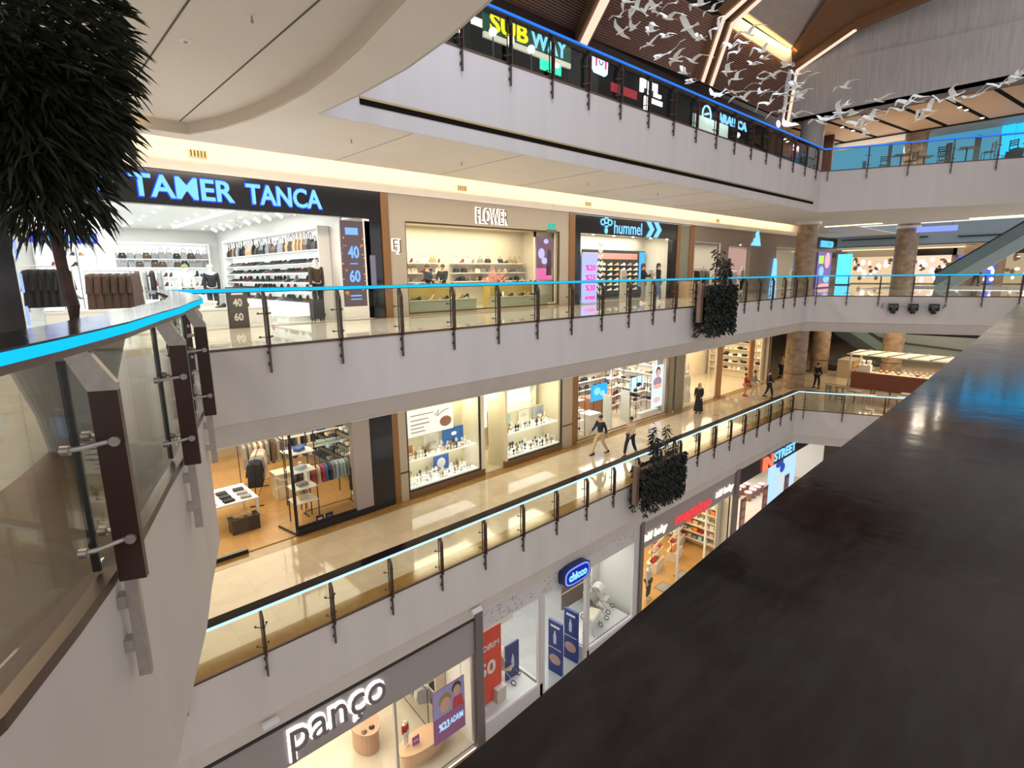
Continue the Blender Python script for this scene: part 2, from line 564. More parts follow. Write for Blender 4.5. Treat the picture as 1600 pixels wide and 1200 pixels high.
for nm, P, z in (('trim_8', P2, Z2), ('trim_9', P1, Z1), ('trim_10', P3, Z3)):
    struct(nm, MB().sweep(P, [(0.012, z - 0.03), (0.012, z + 0.02), (-0.05, z + 0.02), (-0.05, z - 0.03)], loop=True), mat('edge_angle', (0.10, 0.065, 0.045), 0.35, 0.5))
struct('wall_fascia', MB().box(58, 58.3, -14, 25, 3.45, 5.2), mat('blue_grey_fascia', (0.25, 0.32, 0.36), 0.4))
struct('wall_fascia', MB().box(45, 45.3, -14, 12.2, Z2 - 1.4, Z2 - 0.0), M_fascia)
struct('trim_11', MB().box(57.9, 58.0, -2, 8.5, 3.95, 4.05).box(57.9, 58.0, 10.5, 17, 4.05, 4.15), M_blackm)

# soffits -----------------------------------------------------------
RC = [(-6, 14.2), (3.55, 14.2), (3.95, 13.2), (4.21, 11.91), (4.31, 10.8), (4.34, 9.74), (4.28, 8.6), (4.16, 7.55), (3.88, 5.87),
      (3.3, 4.3), (2.4, 3.0), (1.0, 1.9), (-1, 1.3), (-6, 1.0)]
struct('ceiling', MB().poly_slab([(-9, -2.5), (45, -2.5), (45, 14.73), (-9, 14.73)], 4.39, 4.45, [offset_loop(P3, -0.04), RC]), M_soffit)
struct('ceiling', MB().sweep(list(reversed(RC)), [(0.0, 4.39), (0.0, 4.63), (-0.06, 4.63), (-0.06, 4.39)], loop=True), mat('rim_shaded', (0.56, 0.50, 0.42), 0.6))  # shade on the recess rim is put into its darker colour
struct('ceiling', MB().poly_slab(offset_loop(RC, 0.3) if False else rect(-6.3, 4.6, 0.8, 14.4), 4.63, 4.66), M_perf)
for i, x in enumerate((-0.2, 1.0, 2.2, 3.38)):
    struct('trim_%d' % (30 + i), MB().box(x - 0.012, x + 0.012, 2.2, 14.1, 4.622, 4.631), M_seam)
struct('ceiling', MB().box(-9, 45, 14.6, 15.5, 4.95, 5.0), M_soffit)          # top of the cove
struct('wall_cove', MB().box(-9, 45, 15.42, 15.5, 3.8, 5.0), M_soffit)
struct('wall_ledge', MB().box(-9, 45, 15.30, 15.6, 3.80, 4.06), M_soffit)
struct('ceiling', MB().poly_slab(rect(-9, 66, -2.5, YF), Z1 + 4.40, Z1 + 4.46, [offset_loop(P2, -0.37)]), M_soffit)
struct('ceiling', MB().poly_slab(rect(58, 66, -14, 25), 3.45, 3.5), M_soffit)
struct('ceiling', MB().poly_slab(rect(45, 58, 12.4, 25), 4.39, 4.45), M_soffit)
# fine seams on the straight soffit
for i, x in enumerate((7.2, 10.6, 14.0, 17.4, 20.8, 24.2, 27.6)):
    struct('trim_%d' % (40 + i), MB().box(x - 0.01, x + 0.01, 10.9, 14.7, 4.384, 4.391), mat('fine_seam', (0.38, 0.36, 0.33), 0.7))
# lighting cove along the shop fronts (LED line hidden behind the soffit lip)
for i in range(5):
    x = -3.5 + i * 10
    area('cove_lamp', (x + 0.0, 14.5, 4.60), (9.8, 0.08), 105, (1.0, 0.64, 0.25), (math.radians(90), 0, 0), 170)
area('cove_lamp', (-2.0, 13.9, 4.48), (9.0, 0.1), 22, (1.0, 0.62, 0.28), (math.radians(120), 0, 0), 170)

# columns -----------------------------------------------------------
def column(x, y, r, z0, z1, ring=True, m=None):
    mb = MB().lathe([(r * 1.02, z0), (r * 1.02, z0 + 0.12), (r, z0 + 0.13), (r, z1)], 32, (x, y, 0))
    o = struct('column', mb, m or M_colm, smooth=True)
    if ring:
        struct('ring', MB().lathe([(r + 0.012, z0 + 0.98), (r + 0.012, z0 + 1.02)], 32, (x, y, 0)), M_blackm, o)
    return o


column(38.2, 13.2, 0.60, Z2, 4.39, False)
column(47.6, 9.8, 0.68, Z2 - 0.3, 4.6, False)
column(38.2, 13.2, 0.66, Z1, Z1 + 4.4)
column(45.5, 14.0, 0.62, Z1, Z1 + 4.4)
column(47.6, 9.8, 0.66, Z1, Z1 + 4.4)
column(62.0, 12.8, 0.75, Z2, 3.5, False)
column(61.0, 7.6, 0.75, Z2, 3.5, False)
column(35.7, 12.6, 0.62, Z3, 9.9, False, mat('grey_plaster', (0.36, 0.34, 0.34), 0.5))
column(43.8, 9.2, 0.62, Z3, 9.9, False)
for (x, y) in ((38.2, 13.2), (47.6, 9.8)):
    v = struct('collar', MB().lathe([(0.74, 4.2), (0.74, 4.39)], 32, (x, y, 0)), M_soffit)
    v.name = 'column_collar'; v['kind'] = 'structure'

# ------------------------------------------------------------------ shop shells
def shell(x0, x1, y0, y1, z0, z1, mw, mf, mc, back=True):
    struct('floor', MB().box(x0, x1, y0, y1, z0 - 0.05, z0 + 0.006), mf)
    struct('ceiling', MB().box(x0, x1, y0, y1, z1, z1 + 0.05), mc)
    struct('wall_left', MB().box(x0 - 0.05, x0, y0, y1, z0, z1), mw)
    struct('wall_right', MB().box(x1, x1 + 0.05, y0, y1, z0, z1), mw)
    if back:
        struct('wall_back', MB().box(x0, x1, y1, y1 + 0.05, z0, z1), mw)


_wn = [0]


def window(x0, x1, z0, z1, y, n=2, frame=M_blackm, fw=0.05, splits=None, depth=0.08):
    """shop window: frame with panes"""
    _wn[0] += 1
    o = MB()
    o.box(x0, x1, y, y + depth, z1 - fw, z1).box(x0, x1, y, y + depth, z0, z0 + fw)
    o.box(x0, x0 + fw, y, y + depth, z0 + fw, z1 - fw).box(x1 - fw, x1, y, y + depth, z0 + fw, z1 - fw)
    r = struct('window_%d' % _wn[0], o, frame)
    sp = splits if splits is not None else [x0 + fw + (x1 - x0 - 2 * fw) * i / n for i in range(n + 1)]
    for a, b in zip(sp[:-1], sp[1:]):
        MB().box(a + 0.008, b - 0.008, y + 0.03, y + 0.045, z0 + fw, z1 - fw).build('pane', M_sglass, r)
    return r


def lamp_panel(name, x, y, z, w, d, p, col):
    area(name, (x, y, z), (w, d), p, col)


# ---- L2 (camera level)
shell(0.31, 7.6, 15.5, 28.0, Z2, 3.35, M_white, M_tile, M_white)
shell(9.2, 18.1, 15.6, 18.6, Z2, 3.2, M_cream, M_tilec, M_cream)
shell(18.25, 26.1, 15.6, 17.3, Z2, 3.2, M_cream, M_tileg, M_cream)
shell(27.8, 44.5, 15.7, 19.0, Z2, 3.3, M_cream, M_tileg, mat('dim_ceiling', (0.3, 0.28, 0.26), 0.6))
# ---- L1
shell(-4.0, 9.0, 15.5, 25.0, Z1, Z1 + 3.6, mat('wall_taupe', (0.40, 0.33, 0.25), 0.5), M_oak, M_white)
shell(9.3, 17.9, 15.5, 17.7, Z1, Z1 + 3.4, M_cream, M_tilec, M_cream)
shell(18.2, 26.5, 15.5, 19.8, Z1, Z1 + 3.4, M_cream, M_tilec, M_cream)
shell(27.6, 39.5, 15.5, 20.0, Z1, Z1 + 3.4, M_cream, M_tilec, M_cream)
# ---- L0
shell(-4.0, 8.65, 11.1, 19.0, Z0, Z0 + 3.6, M_white, M_tilec, M_white)
shell(8.9, 17.0, 11.15, 18.0, Z0, Z0 + 4.2, M_white, M_tileg, M_white)
shell(17.2, 25.2, 11.1, 18.0, Z0, Z0 + 4.0, M_cream, M_oak, M_cream)
shell(25.7, 39.0, 11.15, 16.0, Z0, Z0 + 4.0, M_white, M_tilec, M_white)

WARM = (1.0, 0.86, 0.62); NEUT = (1.0, 0.97, 0.90); COOL = (0.95, 1.0, 0.98)
for (x, y, w, d, z, p, c) in (
        (4.0, 18.6, 5.5, 4.0, 3.3, 250, COOL), (4.0, 24.5, 5.5, 4.5, 3.3, 260, COOL),
        (13.4, 17.2, 7.5, 1.8, 3.15, 200, (1.0, 0.88, 0.62)),
        (22.2, 16.5, 6.5, 1.0, 3.15, 110, (1.0, 0.95, 0.80)),
        (36.0, 17.3, 14, 2.0, 3.25, 210, (1.0, 0.88, 0.76)),
        (3.0, 20.0, 10, 7.0, Z1 + 3.55, 560, (1.0, 0.86, 0.62)),
        (13.4, 16.4, 7.5, 1.2, Z1 + 3.35, 190, (1.0, 0.90, 0.62)),
        (22.2, 17.5, 7, 3.0, Z1 + 3.35, 330, (1.0, 0.92, 0.78)),
        (33.5, 17.6, 10, 3.5, Z1 + 3.35, 400, (1.0, 0.78, 0.50)),
        (3.0, 14.5, 10, 5.5, Z0 + 3.55, 460, (1.0, 0.90, 0.72)),
        (13.0, 14.2, 7, 5, Z0 + 4.15, 240, (1.0, 0.97, 0.90)),
        (21.2, 14.2, 7, 5, Z0 + 3.95, 400, (1.0, 0.82, 0.50)),
        (31.5, 13.5, 10, 4, Z0 + 3.95, 380, (1.0, 0.92, 0.82))):
    area('shop_ceiling_lamp', (x, y, z - 0.02), (w, d), p, c)
# corridor lights: warm downlighting, plus lamps added to brighten the soffit by bounce
area('corridor_light', (14, 13.2, Z1 + 4.35), (30, 0.5), 300, (1.0, 0.80, 0.52))
area('corridor_light', (14, 13.0, 4.36), (30, 0.3), 520, (1.0, 0.86, 0.68))
area('corridor_light', (-0.8, 8.0, 4.58), (1.2, 6.0), 130, (1.0, 0.87, 0.70))  # added lamp, lifts the left soffit by light off the floor
area('corridor_light', (4.5, 12.4, 4.36), (3.0, 1.0), 90, (1.0, 0.87, 0.70))  # added as well, more bounce for the soffit
area('corridor_light', (48, 9, Z1 + 4.35), (14, 8), 520, (1.0, 0.78, 0.50))
area('corridor_light', (62, 6, 3.4), (5, 24), 420, (1.0, 0.78, 0.50))
area('corridor_light', (40.5, 8, 4.36), (5, 10), 90, (1.0, 0.86, 0.66))
# rear of the lower floor beyond the corner shops
struct('floor', MB().box(39.5, 66, YF, 24, Z1 - 0.05, Z1), M_marble)
struct('ceiling', MB().box(39.5, 66, YF, 24, Z1 + 4.4, Z1 + 4.45), M_soffit)
struct('wall_back', MB().box(39.5, 66, 24, 24.2, Z1, Z1 + 4.4), mat('rear_wall', (0.16, 0.12, 0.09), 0.5))
struct('wall_end', MB().box(39.58, 39.7, YF, 24, Z1, Z1 + 4.4), mat('rear_wall', (0.16, 0.12, 0.09), 0.5))
struct('wall_end', MB().box(60, 60.2, -3, 16, Z0, Z0 + 4.5).box(36, 60, 15.0, 15.2, Z0, Z0 + 4.5), mat('rear_wall', (0.16, 0.12, 0.09), 0.5))
struct('floor', MB().box(36, 60, 11.0, 15.0, Z0 - 0.05, Z0), M_marble)

# ---- L2 fronts
F2 = [
    ('black', M_black, [(-3.0, 0.31, 0, 3.8), (0.31, 8.85, 3.0, 3.8), (8.50, 8.85, 0, 3.0)]),
    ('wood', M_pier, [(8.87, 9.13, 0, 3.8), (17.62, 17.98, 0, 3.75), (26.12, 26.45, 0, 3.75), (27.40, 27.85, 0, 3.75)]),
    ('beige', M_beige, [(9.13, 9.72, 0, 3.8), (17.07, 17.62, 0, 3.8), (9.72, 17.07, 3.0, 3.8)]),
    ('hummel', M_black, [(17.98, 18.38, 0, 3.75), (25.72, 26.12, 0, 3.75), (18.38, 25.72, 3.0, 3.75)]),
    ('grey', mat('green_grey_panel', (0.20, 0.20, 0.16), 0.3), [(26.45, 27.40, 0, 3.75)]),
    ('taupe', mat('taupe_front', (0.23, 0.185, 0.15), 0.5), [(27.85, 28.0, 0, 3.75), (31.1, 32.0, 0, 2.98), (28.0, 45.0, 2.98, 3.8), (35.0, 39.0, 0, 2.98), (42.9, 45.0, 0, 2.98)]),
]
for nm, m, L in F2:
    mb = MB()
    for a, b, c, d in L:
        mb.box(a, b, 15.36 if nm != 'wood' else 15.32, 15.62, c, min(d, 3.8))
    struct('wall_front', mb, m)
window(9.72, 17.07, 0.05, 3.0, 15.40, frame=mat('bronze_frame', (0.12, 0.08, 0.04), 0.4, 0.5), splits=[9.77, 13.9, 15.6, 17.02])
window(28.0, 31.1, 0.1, 2.98, 15.42, 1, M_white)
window(39.0, 42.9, 0.1, 2.98, 15.42, 1, M_white)
# ---- L1 fronts
zt = Z1 + 4.41
F1 = [
    (M_black, [(8.07, 8.87, Z1, zt)]),
    (M_beige, [(-9, 9.0, Z1 + 3.2, zt), (9.1, 9.40, Z1, zt), (9.40, 17.33, Z1 + 3.2, zt), (17.33, 18.0, Z1, zt), (18.36, 26.1, Z1 + 3.2, zt), (27.7, 39.5, Z1 + 3.2, zt)]),
    (M_pier, [(8.87, 9.10, Z1, zt), (18.0, 18.36, Z1, zt)]),
    (mat('pillar_green_grey', (0.22, 0.20, 0.15), 0.35), [(26.1, 26.55, Z1, zt), (26.75, 27.65, Z1, zt)]),
    (M_grey, [(7.45, 8.05, Z1, zt)]),
]
for m, L in F1:
    mb = MB()
    for a, b, c, d in L:
        mb.box(a, b, 15.38, 15.62, c, d)
    struct('wall_front', mb, m)
struct('trim_12', MB().box(17.33, 18.0, 15.36, 15.38, Z1 + 1.02, Z1 + 1.06).box(9.1, 9.4, 15.36, 15.38, Z1 + 1.02, Z1 + 1.06), M_blackm)
window(9.42, 12.68, Z1 + 0.25, Z1 + 3.2, 15.40, 1, M_blackm, 0.045)
window(14.0, 17.33, Z1 + 0.25, Z1 + 3.2, 15.40, 1, M_blackm, 0.045)
window(18.38, 26.1, Z1 + 0.10, Z1 + 3.2, 15.40, frame=M_pier, splits=[18.43, 20.5, 21.2])
window(5.5, 8.05, Z1 + 0.22, Z1 + 3.2, 15.42, 1, M_black, 0.05)
window(27.8, 31.6, Z1 + 0.12, Z1 + 3.2, 15.42, 1, M_white, 0.06)
struct('wall_base', MB().box(9.42, 12.85, 15.36, 15.5, Z1, Z1 + 0.25).box(13.9, 17.33, 15.36, 15.5, Z1, Z1 + 0.25), mat('brown_plinth', (0.16, 0.09, 0.04), 0.4))
struct('wall_base', MB().box(5.5, 8.07, 15.36, 15.5, Z1, Z1 + 0.22), M_black)
struct('wall_front', MB().box(31.6, 32.3, 15.40, 15.5, Z1, Z1 + 3.2).box(36.2, 36.9, 15.4, 15.5, Z1, Z1 + 3.2), wood_mat('orange_wood', (0.62, 0.30, 0.12), (0.45, 0.2, 0.07), 0.35, (12, 12, 1)))
# ---- L0 fronts
zb = Z1 - 1.95
struct('wall_front', MB().box(-9, 8.62, 10.98, 11.12, -9.52, zb + 0.05), M_grey)
struct('wall_front', MB().box(8.62, 8.90, 10.9, 11.2, Z0, zb + 0.05).box(17.0, 17.22, 10.9, 11.2, Z0, zb + 0.05).box(25.2, 25.62, 10.9, 11.2, Z0, zb + 0.05), mat('mullion_grey', (0.17, 0.14, 0.14), 0.35, 0.3))
struct('trim_13', MB().box(-9, 8.62, 10.93, 10.99, -8.42, -8.34), M_blackm)
chw = mat('patterned_white', (0.55, 0.53, 0.53), 0.5)
struct('wall_front', MB().box(8.9, 17.0, 10.98, 11.12, -8.95, zb + 0.05).box(8.9, 11.5, 10.98, 11.12, Z0, -12.2).box(13.85, 17.0, 10.98, 11.12, Z0, -12.25)
       .box(11.37, 11.6, 10.98, 11.12, Z0, -8.95).box(13.75, 13.95, 10.98, 11.12, Z0, -8.95).box(16.75, 17.0, 10.98, 11.12, Z0, -8.95), chw)
mb = MB()
for k in range(90):
    x = random.uniform(9.0, 16.8); z = random.uniform(-8.9, -8.35)
    a = random.uniform(0, 3.14); l = random.uniform(0.05, 0.12)
    mb.obox((x, 10.975, z), (l, 0.006, 0.012), 0, ry=a)
struct('trim_14', mb, mat('print_marks', (0.16, 0.15, 0.17), 0.6))
struct('wall_front', MB().box(17.22, 25.2, 10.98, 11.12, -9.45, zb + 0.05), M_grey)
struct('wall_front', MB().box(25.62, 36, 10.98, 11.12, -9.2, zb + 0.05), M_black)
window(5.95, 8.62, Z0 + 0.15, -9.52, 11.02, 1, mat('silver_frame', (0.5, 0.48, 0.45), 0.35, 0.6), 0.07)
window(8.95, 11.37, -12.2, -8.95, 11.02, 1, M_white, 0.05)
window(13.95, 16.75, -12.25, -8.95, 11.02, 1, M_white, 0.05)
window(17.22, 20.2, Z0 + 0.1, -9.45, 11.02, 1, M_white, 0.07)
window(22.6, 25.2, Z0 + 0.1, -9.45, 11.02, 1, M_white, 0.07)

# ================================================================== RAILINGS
post_mb = MB().box(-0.019, 0.019, 0.02, 0.125, -0.03, 0.84)
arm_mb = MB().prism_yz([(0.125, 0.84), (0.125, 0.87), (0.02, 1.05), (-0.07, 1.05), (0.02, 0.84)], -0.019, 0.019)
brk_mb = MB().box(-0.016, 0.016, 0.035, 0.085, -0.52, -0.03).box(-0.03, 0.03, 0.0, 0.036, -0.16, -0.10).box(-0.03, 0.03, 0.0, 0.035, -0.38, -0.32)
rod_mbs = []
for z in (0.62, 0.17):
    rod_mb = MB()
    for sx in (-1, 1):
        rod_mb.tube([(0, 0.085, z), (sx * 0.10, -0.02, z), (sx * 0.11, -0.075, z)], 0.011, 8)
        rod_mb.tube([(sx * 0.11, -0.04, z), (sx * 0.11, -0.07, z)], 0.022, 10)
    rod_mb.tube([(-0.035, 0.09, z), (0.035, 0.09, z)], 0.022, 10)
    rod_mbs.append(rod_mb)
POST = post_mb.build('post', M_post)
ARM = arm_mb.build('arm', M_steel, POST)
BRK = brk_mb.build('bracket', M_steel, POST)
ROD = rod_mbs[0].build('clamp_rod', M_steel, POST, True)
ROD2 = rod_mbs[1].build('clamp_rod', M_steel, POST, True)
joint_mb = MB().box(-0.008, 0.008, -0.075, -0.045, 0.03, 0.97)
JNT = joint_mb.build('glass_joint', M_blackm, POST)
PROTO = [ARM, BRK, ROD, ROD2, JNT]


M_dsteel = mat('dark_bronze_steel', (0.10, 0.075, 0.065), 0.4, 0.5)


def railing(label, z, path, posts, led, group, glass_pts=None, width=0.30, cap_name='handrail', led_z=1.038, led_h=0.058, dark=True):
    """posts: list of (x, y) on the slab edge with the outward direction (nx, ny)"""
    root = thing('glass_railing', label, 'railing', (path[0][0], path[0][1], z), 0, group)
    ox, oy = path[0]
    lp = [(a - ox, b - oy) for a, b in path]
    o = 0.10
    MB().sweep(lp, [(o, 1.062), (o, 1.10), (o - width, 1.10), (o - width, 1.062)]).build(cap_name, M_rail, root)
    MB().sweep(lp, [(o - 0.07, 1.02), (o - 0.02, 1.02), (o - 0.02, 1.061), (o - 0.07, 1.061)]).build('rail_channel', M_bronze, root)
    MB().sweep(lp, [(o + 0.001, led_z), (o + 0.012, led_z), (o + 0.012, led_z + led_h), (o + 0.001, led_z + led_h)]).build('led_strip', led, root)
    pts = [p[:2] for p in posts]
    gp = glass_pts or pts
    for a, b in zip(gp[:-1], gp[1:]):
        A = Vector((a[0] - ox, a[1] - oy)); B = Vector((b[0] - ox, b[1] - oy)); d = (B - A).normalized()
        nrm = Vector((d.y, -d.x)); off = nrm * -0.06
        c = (A + B) / 2 + off; L = (B - A).length - 0.02
        MB().obox((c.x, c.y, 0.515), (L, 0.012, 0.93), math.atan2(d.y, d.x)).build('glass_panel', M_glass, root)
    for (px, py, nx, ny) in posts:
        p = POST.copy(); COL.objects.link(p); p.parent = root
        p.location = (px - ox, py - oy, 0)
        p.rotation_euler = (0, 0, math.atan2(ny, nx) - math.pi / 2)
        for q in PROTO:
            c = q.copy(); COL.objects.link(c); c.parent = p
            if dark and q.name.split('.')[0] in ('arm', 'bracket', 'clamp_rod'):
                c.material_slots[0].link = 'OBJECT'; c.material_slots[0].material = M_dsteel
    return root


def along(a, b, s0, step, n=None):
    A = Vector(a); B = Vector(b); L = (B - A).length; d = (B - A).normalized(); nr = Vector((d.y, -d.x))
    out = []; s = s0
    while s < L - 0.05:
        p = A + d * s
        out.append((p.x, p.y, nr.x, nr.y)); s += step
    return out


# camera level, far side
railing('straight glass railing with cyan light line in front of the shoe, bag and sports shops', Z2, [(1.98, 10.8), (32.3, 10.8)],
        along((1.98, 10.8), (32.3, 10.8), 0.18, 1.477), LED2, None)
railing('glass railing with cyan light line across the far end, above the three stage lights', Z2, [(32.3, 10.8), (37.15, 0.25)],
        along((32.3, 10.8), (37.15, 0.25), 0.35, 1.45), LED2, None)
# curved railing on the left
cv = P2[2:15]
cposts = []
for (x, y) in ((-0.33, 1.87), (0.19, 2.84), (0.79, 4.36), (1.28, 5.84), (1.63, 7.40), (1.84, 8.92), (1.95, 10.3)):
    best = min(range(len(cv) - 1), key=lambda i: (Vector(cv[i]) - Vector((x, y))).length + (Vector(cv[i + 1]) - Vector((x, y))).length)
    d = (Vector(cv[best + 1]) - Vector(cv[best])).normalized()
    A = Vector(cv[best]); q = A + d * (Vector((x, y)) - A).dot(d)
    cposts.append((q.x, q.y, d.y, -d.x))
railing('near curved glass railing with dark cap and cyan light line, before the tree', Z2, cv, cposts, LED2, None, led_z=1.056, led_h=0.036, dark=False)
# the rail the camera looks over
nearp = [(4.9, 0.23), (1.1, 0.09), (0.51, 0.075), (0.12, 0.055), (-0.7, 0.05)]
railing('wide dark polished handrail filling the lower right corner', Z2, [(36.6, 0.25)] + nearp,
        [(x, 0.2, 0, 1) for x in (33, 30, 27, 24, 21, 18, 15, 12, 9, 6)], LED2, None, width=0.52, led_z=1.0, led_h=0.04)
# level below
railing('glass railing with pale light line on the floor below, along the jewellery and bag shops', Z1, [(-7.0, 10.8), (32.0, 10.8)],
        along((-7.0, 10.8), (32.0, 10.8), 0.98 + 0.04, 1.49), LED1, None)
railing('glass railing with pale light line below, in front of the cafe kiosk', Z1, [(32.0, 10.8), (36.7, 0.4)],
        along((32.0, 10.8), (36.7, 0.4), 0.4, 1.9), LED1, None)
# level above
railing('glass railing with deep blue light line on the upper food court floor', Z3, [(5.1, 10.8), (32.4, 10.8)],
        along((5.1, 10.8), (32.4, 10.8), 0.38, 1.53), LED3, None)
railing('glass railing with deep blue light line across the far end of the upper floor', Z3, [(32.4, 10.8), (37.3, 0.1)],
        along((32.4, 10.8), (37.3, 0.1), 0.3, 1.75), LED3, None)
for q in PROTO + [POST]:
    bpy.data.objects.remove(q)

# ================================================================== UPPER HALL
def ruled(name, a0, a1, b0, b1, n, w, t, m, back=None):
    """slats spanning from line a (a0..a1) to line b (b0..b1) with a dark backing behind them"""
    a0, a1, b0, b1 = map(Vector, (a0, a1, b0, b1))
    mb = MB()
    nrm = ((b0 - a0).cross(a1 - a0)).normalized()
    if nrm.z < 0: nrm = -nrm
    for i in range(n):
        f = (i + 0.25) / n; g = (i + 0.25 + w) / n
        p, q = a0.lerp(a1, f), b0.lerp(b1, f); r, s = a0.lerp(a1, g), b0.lerp(b1, g)
        u = nrm * t
        v = [p, q, s, r, p + u, q + u, s + u, r + u]
        mb.add(v, [(0, 1, 2, 3), (7, 6, 5, 4), (0, 4, 5, 1), (1, 5, 6, 2), (2, 6, 7, 3), (3, 7, 4, 0)])
    o = struct(name, mb, m)
    if back:
        K = 24; v = []; f = []
        for s_ in (0.35, 0.42):
            for i in range(K + 1):
                p, q = a0.lerp(a1, i / K), b0.lerp(b1, i / K)
                for j in range(K + 1):
                    v.append(p.lerp(q, j / K) + nrm * s_)
        for l in (0, 1):
            for i in range(K):
                for j in range(K):
                    o_ = l * (K + 1) ** 2 + i * (K + 1) + j
                    f.append((o_, o_ + 1, o_ + K + 2, o_ + K + 1))
        struct(name, MB().add(v, f), back)
    return o


def plate(name, pts, th, m, kind='structure'):
    """planar outline in space with thickness th pushed away from the void"""
    P = [Vector(p) for p in pts]
    nrm = (P[1] - P[0]).cross(P[2] - P[0]).normalized()
    if nrm.z < 0: nrm = -nrm
    u = nrm * th; n = len(P)
    v = P + [p + u for p in P]
    f = [tuple(range(n)), tuple(reversed(range(n, 2 * n)))] + [(i, (i + 1) % n, n + (i + 1) % n, n + i) for i in range(n)]
    return struct(name, MB().add(v, f), m)


B1a, B1b = Vector((17.9, 15.2, 10.45)), Vector((15.6, 11.9, 10.95))
B2a, B2b = Vector((26.4, 14.75, 10.45)), Vector((26.3, 13.85, 12.85))
B3a, B3b = Vector((36.4, 14.6, 10.45)), Vector((35.3, 13.75, 12.75))
B2c = Vector((27.6, 12.2, 14.6)); B3c = Vector((34.4, 10.4, 13.62)); B3d = Vector((32.2, 4.6, 13.7))
ruled('ceiling', B1a, B1b, B2a, B2b, 27, 0.5, 0.07, M_slat, M_slatback)
ruled('ceiling', (2.0, 15.3, 10.45), (2.0, 10.9, 11.6), B1a, B1b, 27, 0.5, 0.07, M_slat, M_slatback)
ruled('ceiling', B2a, B2b, B3a, B3b, 30, 0.5, 0.07, M_slat, M_slatback)
struct('wall_food_court', MB().box(2, 41, 15.15, 16.6, 10.36, 10.42).box(2, 41, 15.15, 15.3, 10.1, 10.36).box(2, 41, 16.5, 16.6, 10.4, 16.3), mat('dark_brown_band', (0.035, 0.02, 0.018), 0.5))


def bar(mb, a, b, w, h, up=Vector((0, 0, 1)), off=0.0):
    """square bar from a to b, w across, h tall"""
    a = Vector(a); b = Vector(b); d = (b - a).normalized(); s = d.cross(up).normalized(); n = s.cross(d).normalized()
    v = []
    for p in (a, b):
        for i, j in ((-1, -1), (1, -1), (1, 1), (-1, 1)):
            v.append(p + s * (i * w / 2 + off) + n * (j * h / 2))
    return mb.add(v, [(0, 1, 2, 3), (7, 6, 5, 4), (0, 4, 5, 1), (1, 5, 6, 2), (2, 6, 7, 3), (3, 7, 4, 0)])


def off(p, d):
    return Vector(p) + Vector(d)


M_pink = mat('pale_veneer', (0.66, 0.50, 0.42), 0.4)
G_edge = glow('beam_light_line', (1.0, 0.68, 0.52), 0.85)
# rib 1, one broad pale face
d1 = Vector((0, -0.12, -0.22))
bm1 = MB(); bar(bm1, B1a + d1, B1b + d1 * 1.0 + Vector((-0.9, -1.3, 0.25)), 0.55, 0.5)
r1 = struct('beam', bm1, M_beam)
l1 = MB(); bar(l1, B1a + d1 + Vector((-0.05, -0.1, -0.30)), B1b + d1 + Vector((-0.95, -1.4, -0.05)), 0.30, 0.06)
struct('light_line', l1, G_edge, r1)
# rib 2, doubled, kinked
for dx in (-0.42, 0.42):
    pts = [B2a + Vector((dx, -0.2, -0.1)), B2b + Vector((dx, -0.25, -0.05)), B2c + Vector((dx, -0.2, -0.1)) + (B2c - B2b) * 1.0]
    mb = MB(); lb = MB()
    for a, b in zip(pts[:-1], pts[1:]):
        bar(mb, a, b, 0.42, 0.42, Vector((1, 0, 0)).cross(b - a))
        k = Vector((0, -0.24, -0.12)) if a is pts[0] else Vector((0, -0.10, -0.24))
        bar(lb, a + k, b + k, 0.2, 0.06, Vector((1, 0, 0)).cross(b - a))
    r = struct('beam', mb, M_beam)
    struct('light_line', lb, G_edge, r)
# rib 3 against the grey end wall, broad brown face above it
mb = MB(); lb = MB()
pts = [B3a + Vector((-0.1, -0.35, -0.1)), B3b + Vector((-0.35, -0.3, -0.05)), B3c + Vector((-0.35, 0, 0)), B3d + Vector((0, 0, 0))]
for i, (a, b) in enumerate(zip(pts[:-1], pts[1:])):
    bar(mb, a, b, 0.4, 0.4)
    if i < 2:
        k = Vector((-0.12, -0.05, -0.22))
        bar(lb, a + k, b + k, 0.18, 0.07)
r = struct('beam', mb, M_beam)
struct('light_line', lb, G_edge, r)
plate('beam', [B3b + Vector((-0.4, 0, 0.1)), B3c + Vector((-0.4, 0, 0.15)), B3d + Vector((-0.1, 0, 0.2)), (30.0, 7.6, 14.9), (31.6, 10.9, 14.4), (34.0, 13.4, 13.3)], 0.12,
      mat('rib_face', (0.22, 0.115, 0.055), 0.45))
# warm cove band and the plaster vault above it
struct('wall_cove', MB().add([(27.0, 13.9, 12.9), (35.3, 13.75, 12.78), (34.6, 13.45, 13.3), (27.0, 13.7, 13.35), (27.0, 14.1, 12.9), (35.3, 13.95, 12.78), (34.6, 13.65, 13.3), (27.0, 13.9, 13.35)],
                             [(0, 1, 2, 3), (7, 6, 5, 4), (0, 4, 5, 1), (1, 5, 6, 2), (2, 6, 7, 3), (3, 7, 4, 0)]), M_soffit)
area('cove_lamp', (31.0, 13.2, 13.25), (7.5, 0.1), 60, (1.0, 0.62, 0.22), (math.radians(80), 0, 0), 150)
vault = mat('vault_plaster', (0.46, 0.41, 0.38), 0.7, var=0.1, vscale=2, stretch=(2, 2, 0.3))
mbv = MB()
secs = []
for i in range(9):
    t = i / 8
    y = 13.6 - 6.5 * t; z = 13.36 + 2.4 * math.sin(t * 1.5)
    secs.append((y, z))
v = []; f = []
for (y, z) in secs:
    v += [(25.0, y, z), (34.3, y - 0.1, z)]
for i in range(8):
    f.append((2 * i, 2 * i + 1, 2 * i + 3, 2 * i + 2))
mbv.add(v, f)
mbv.add([(p[0], p[1], p[2] + 0.15) for p in v], f)
struct('ceiling', mbv, vault)
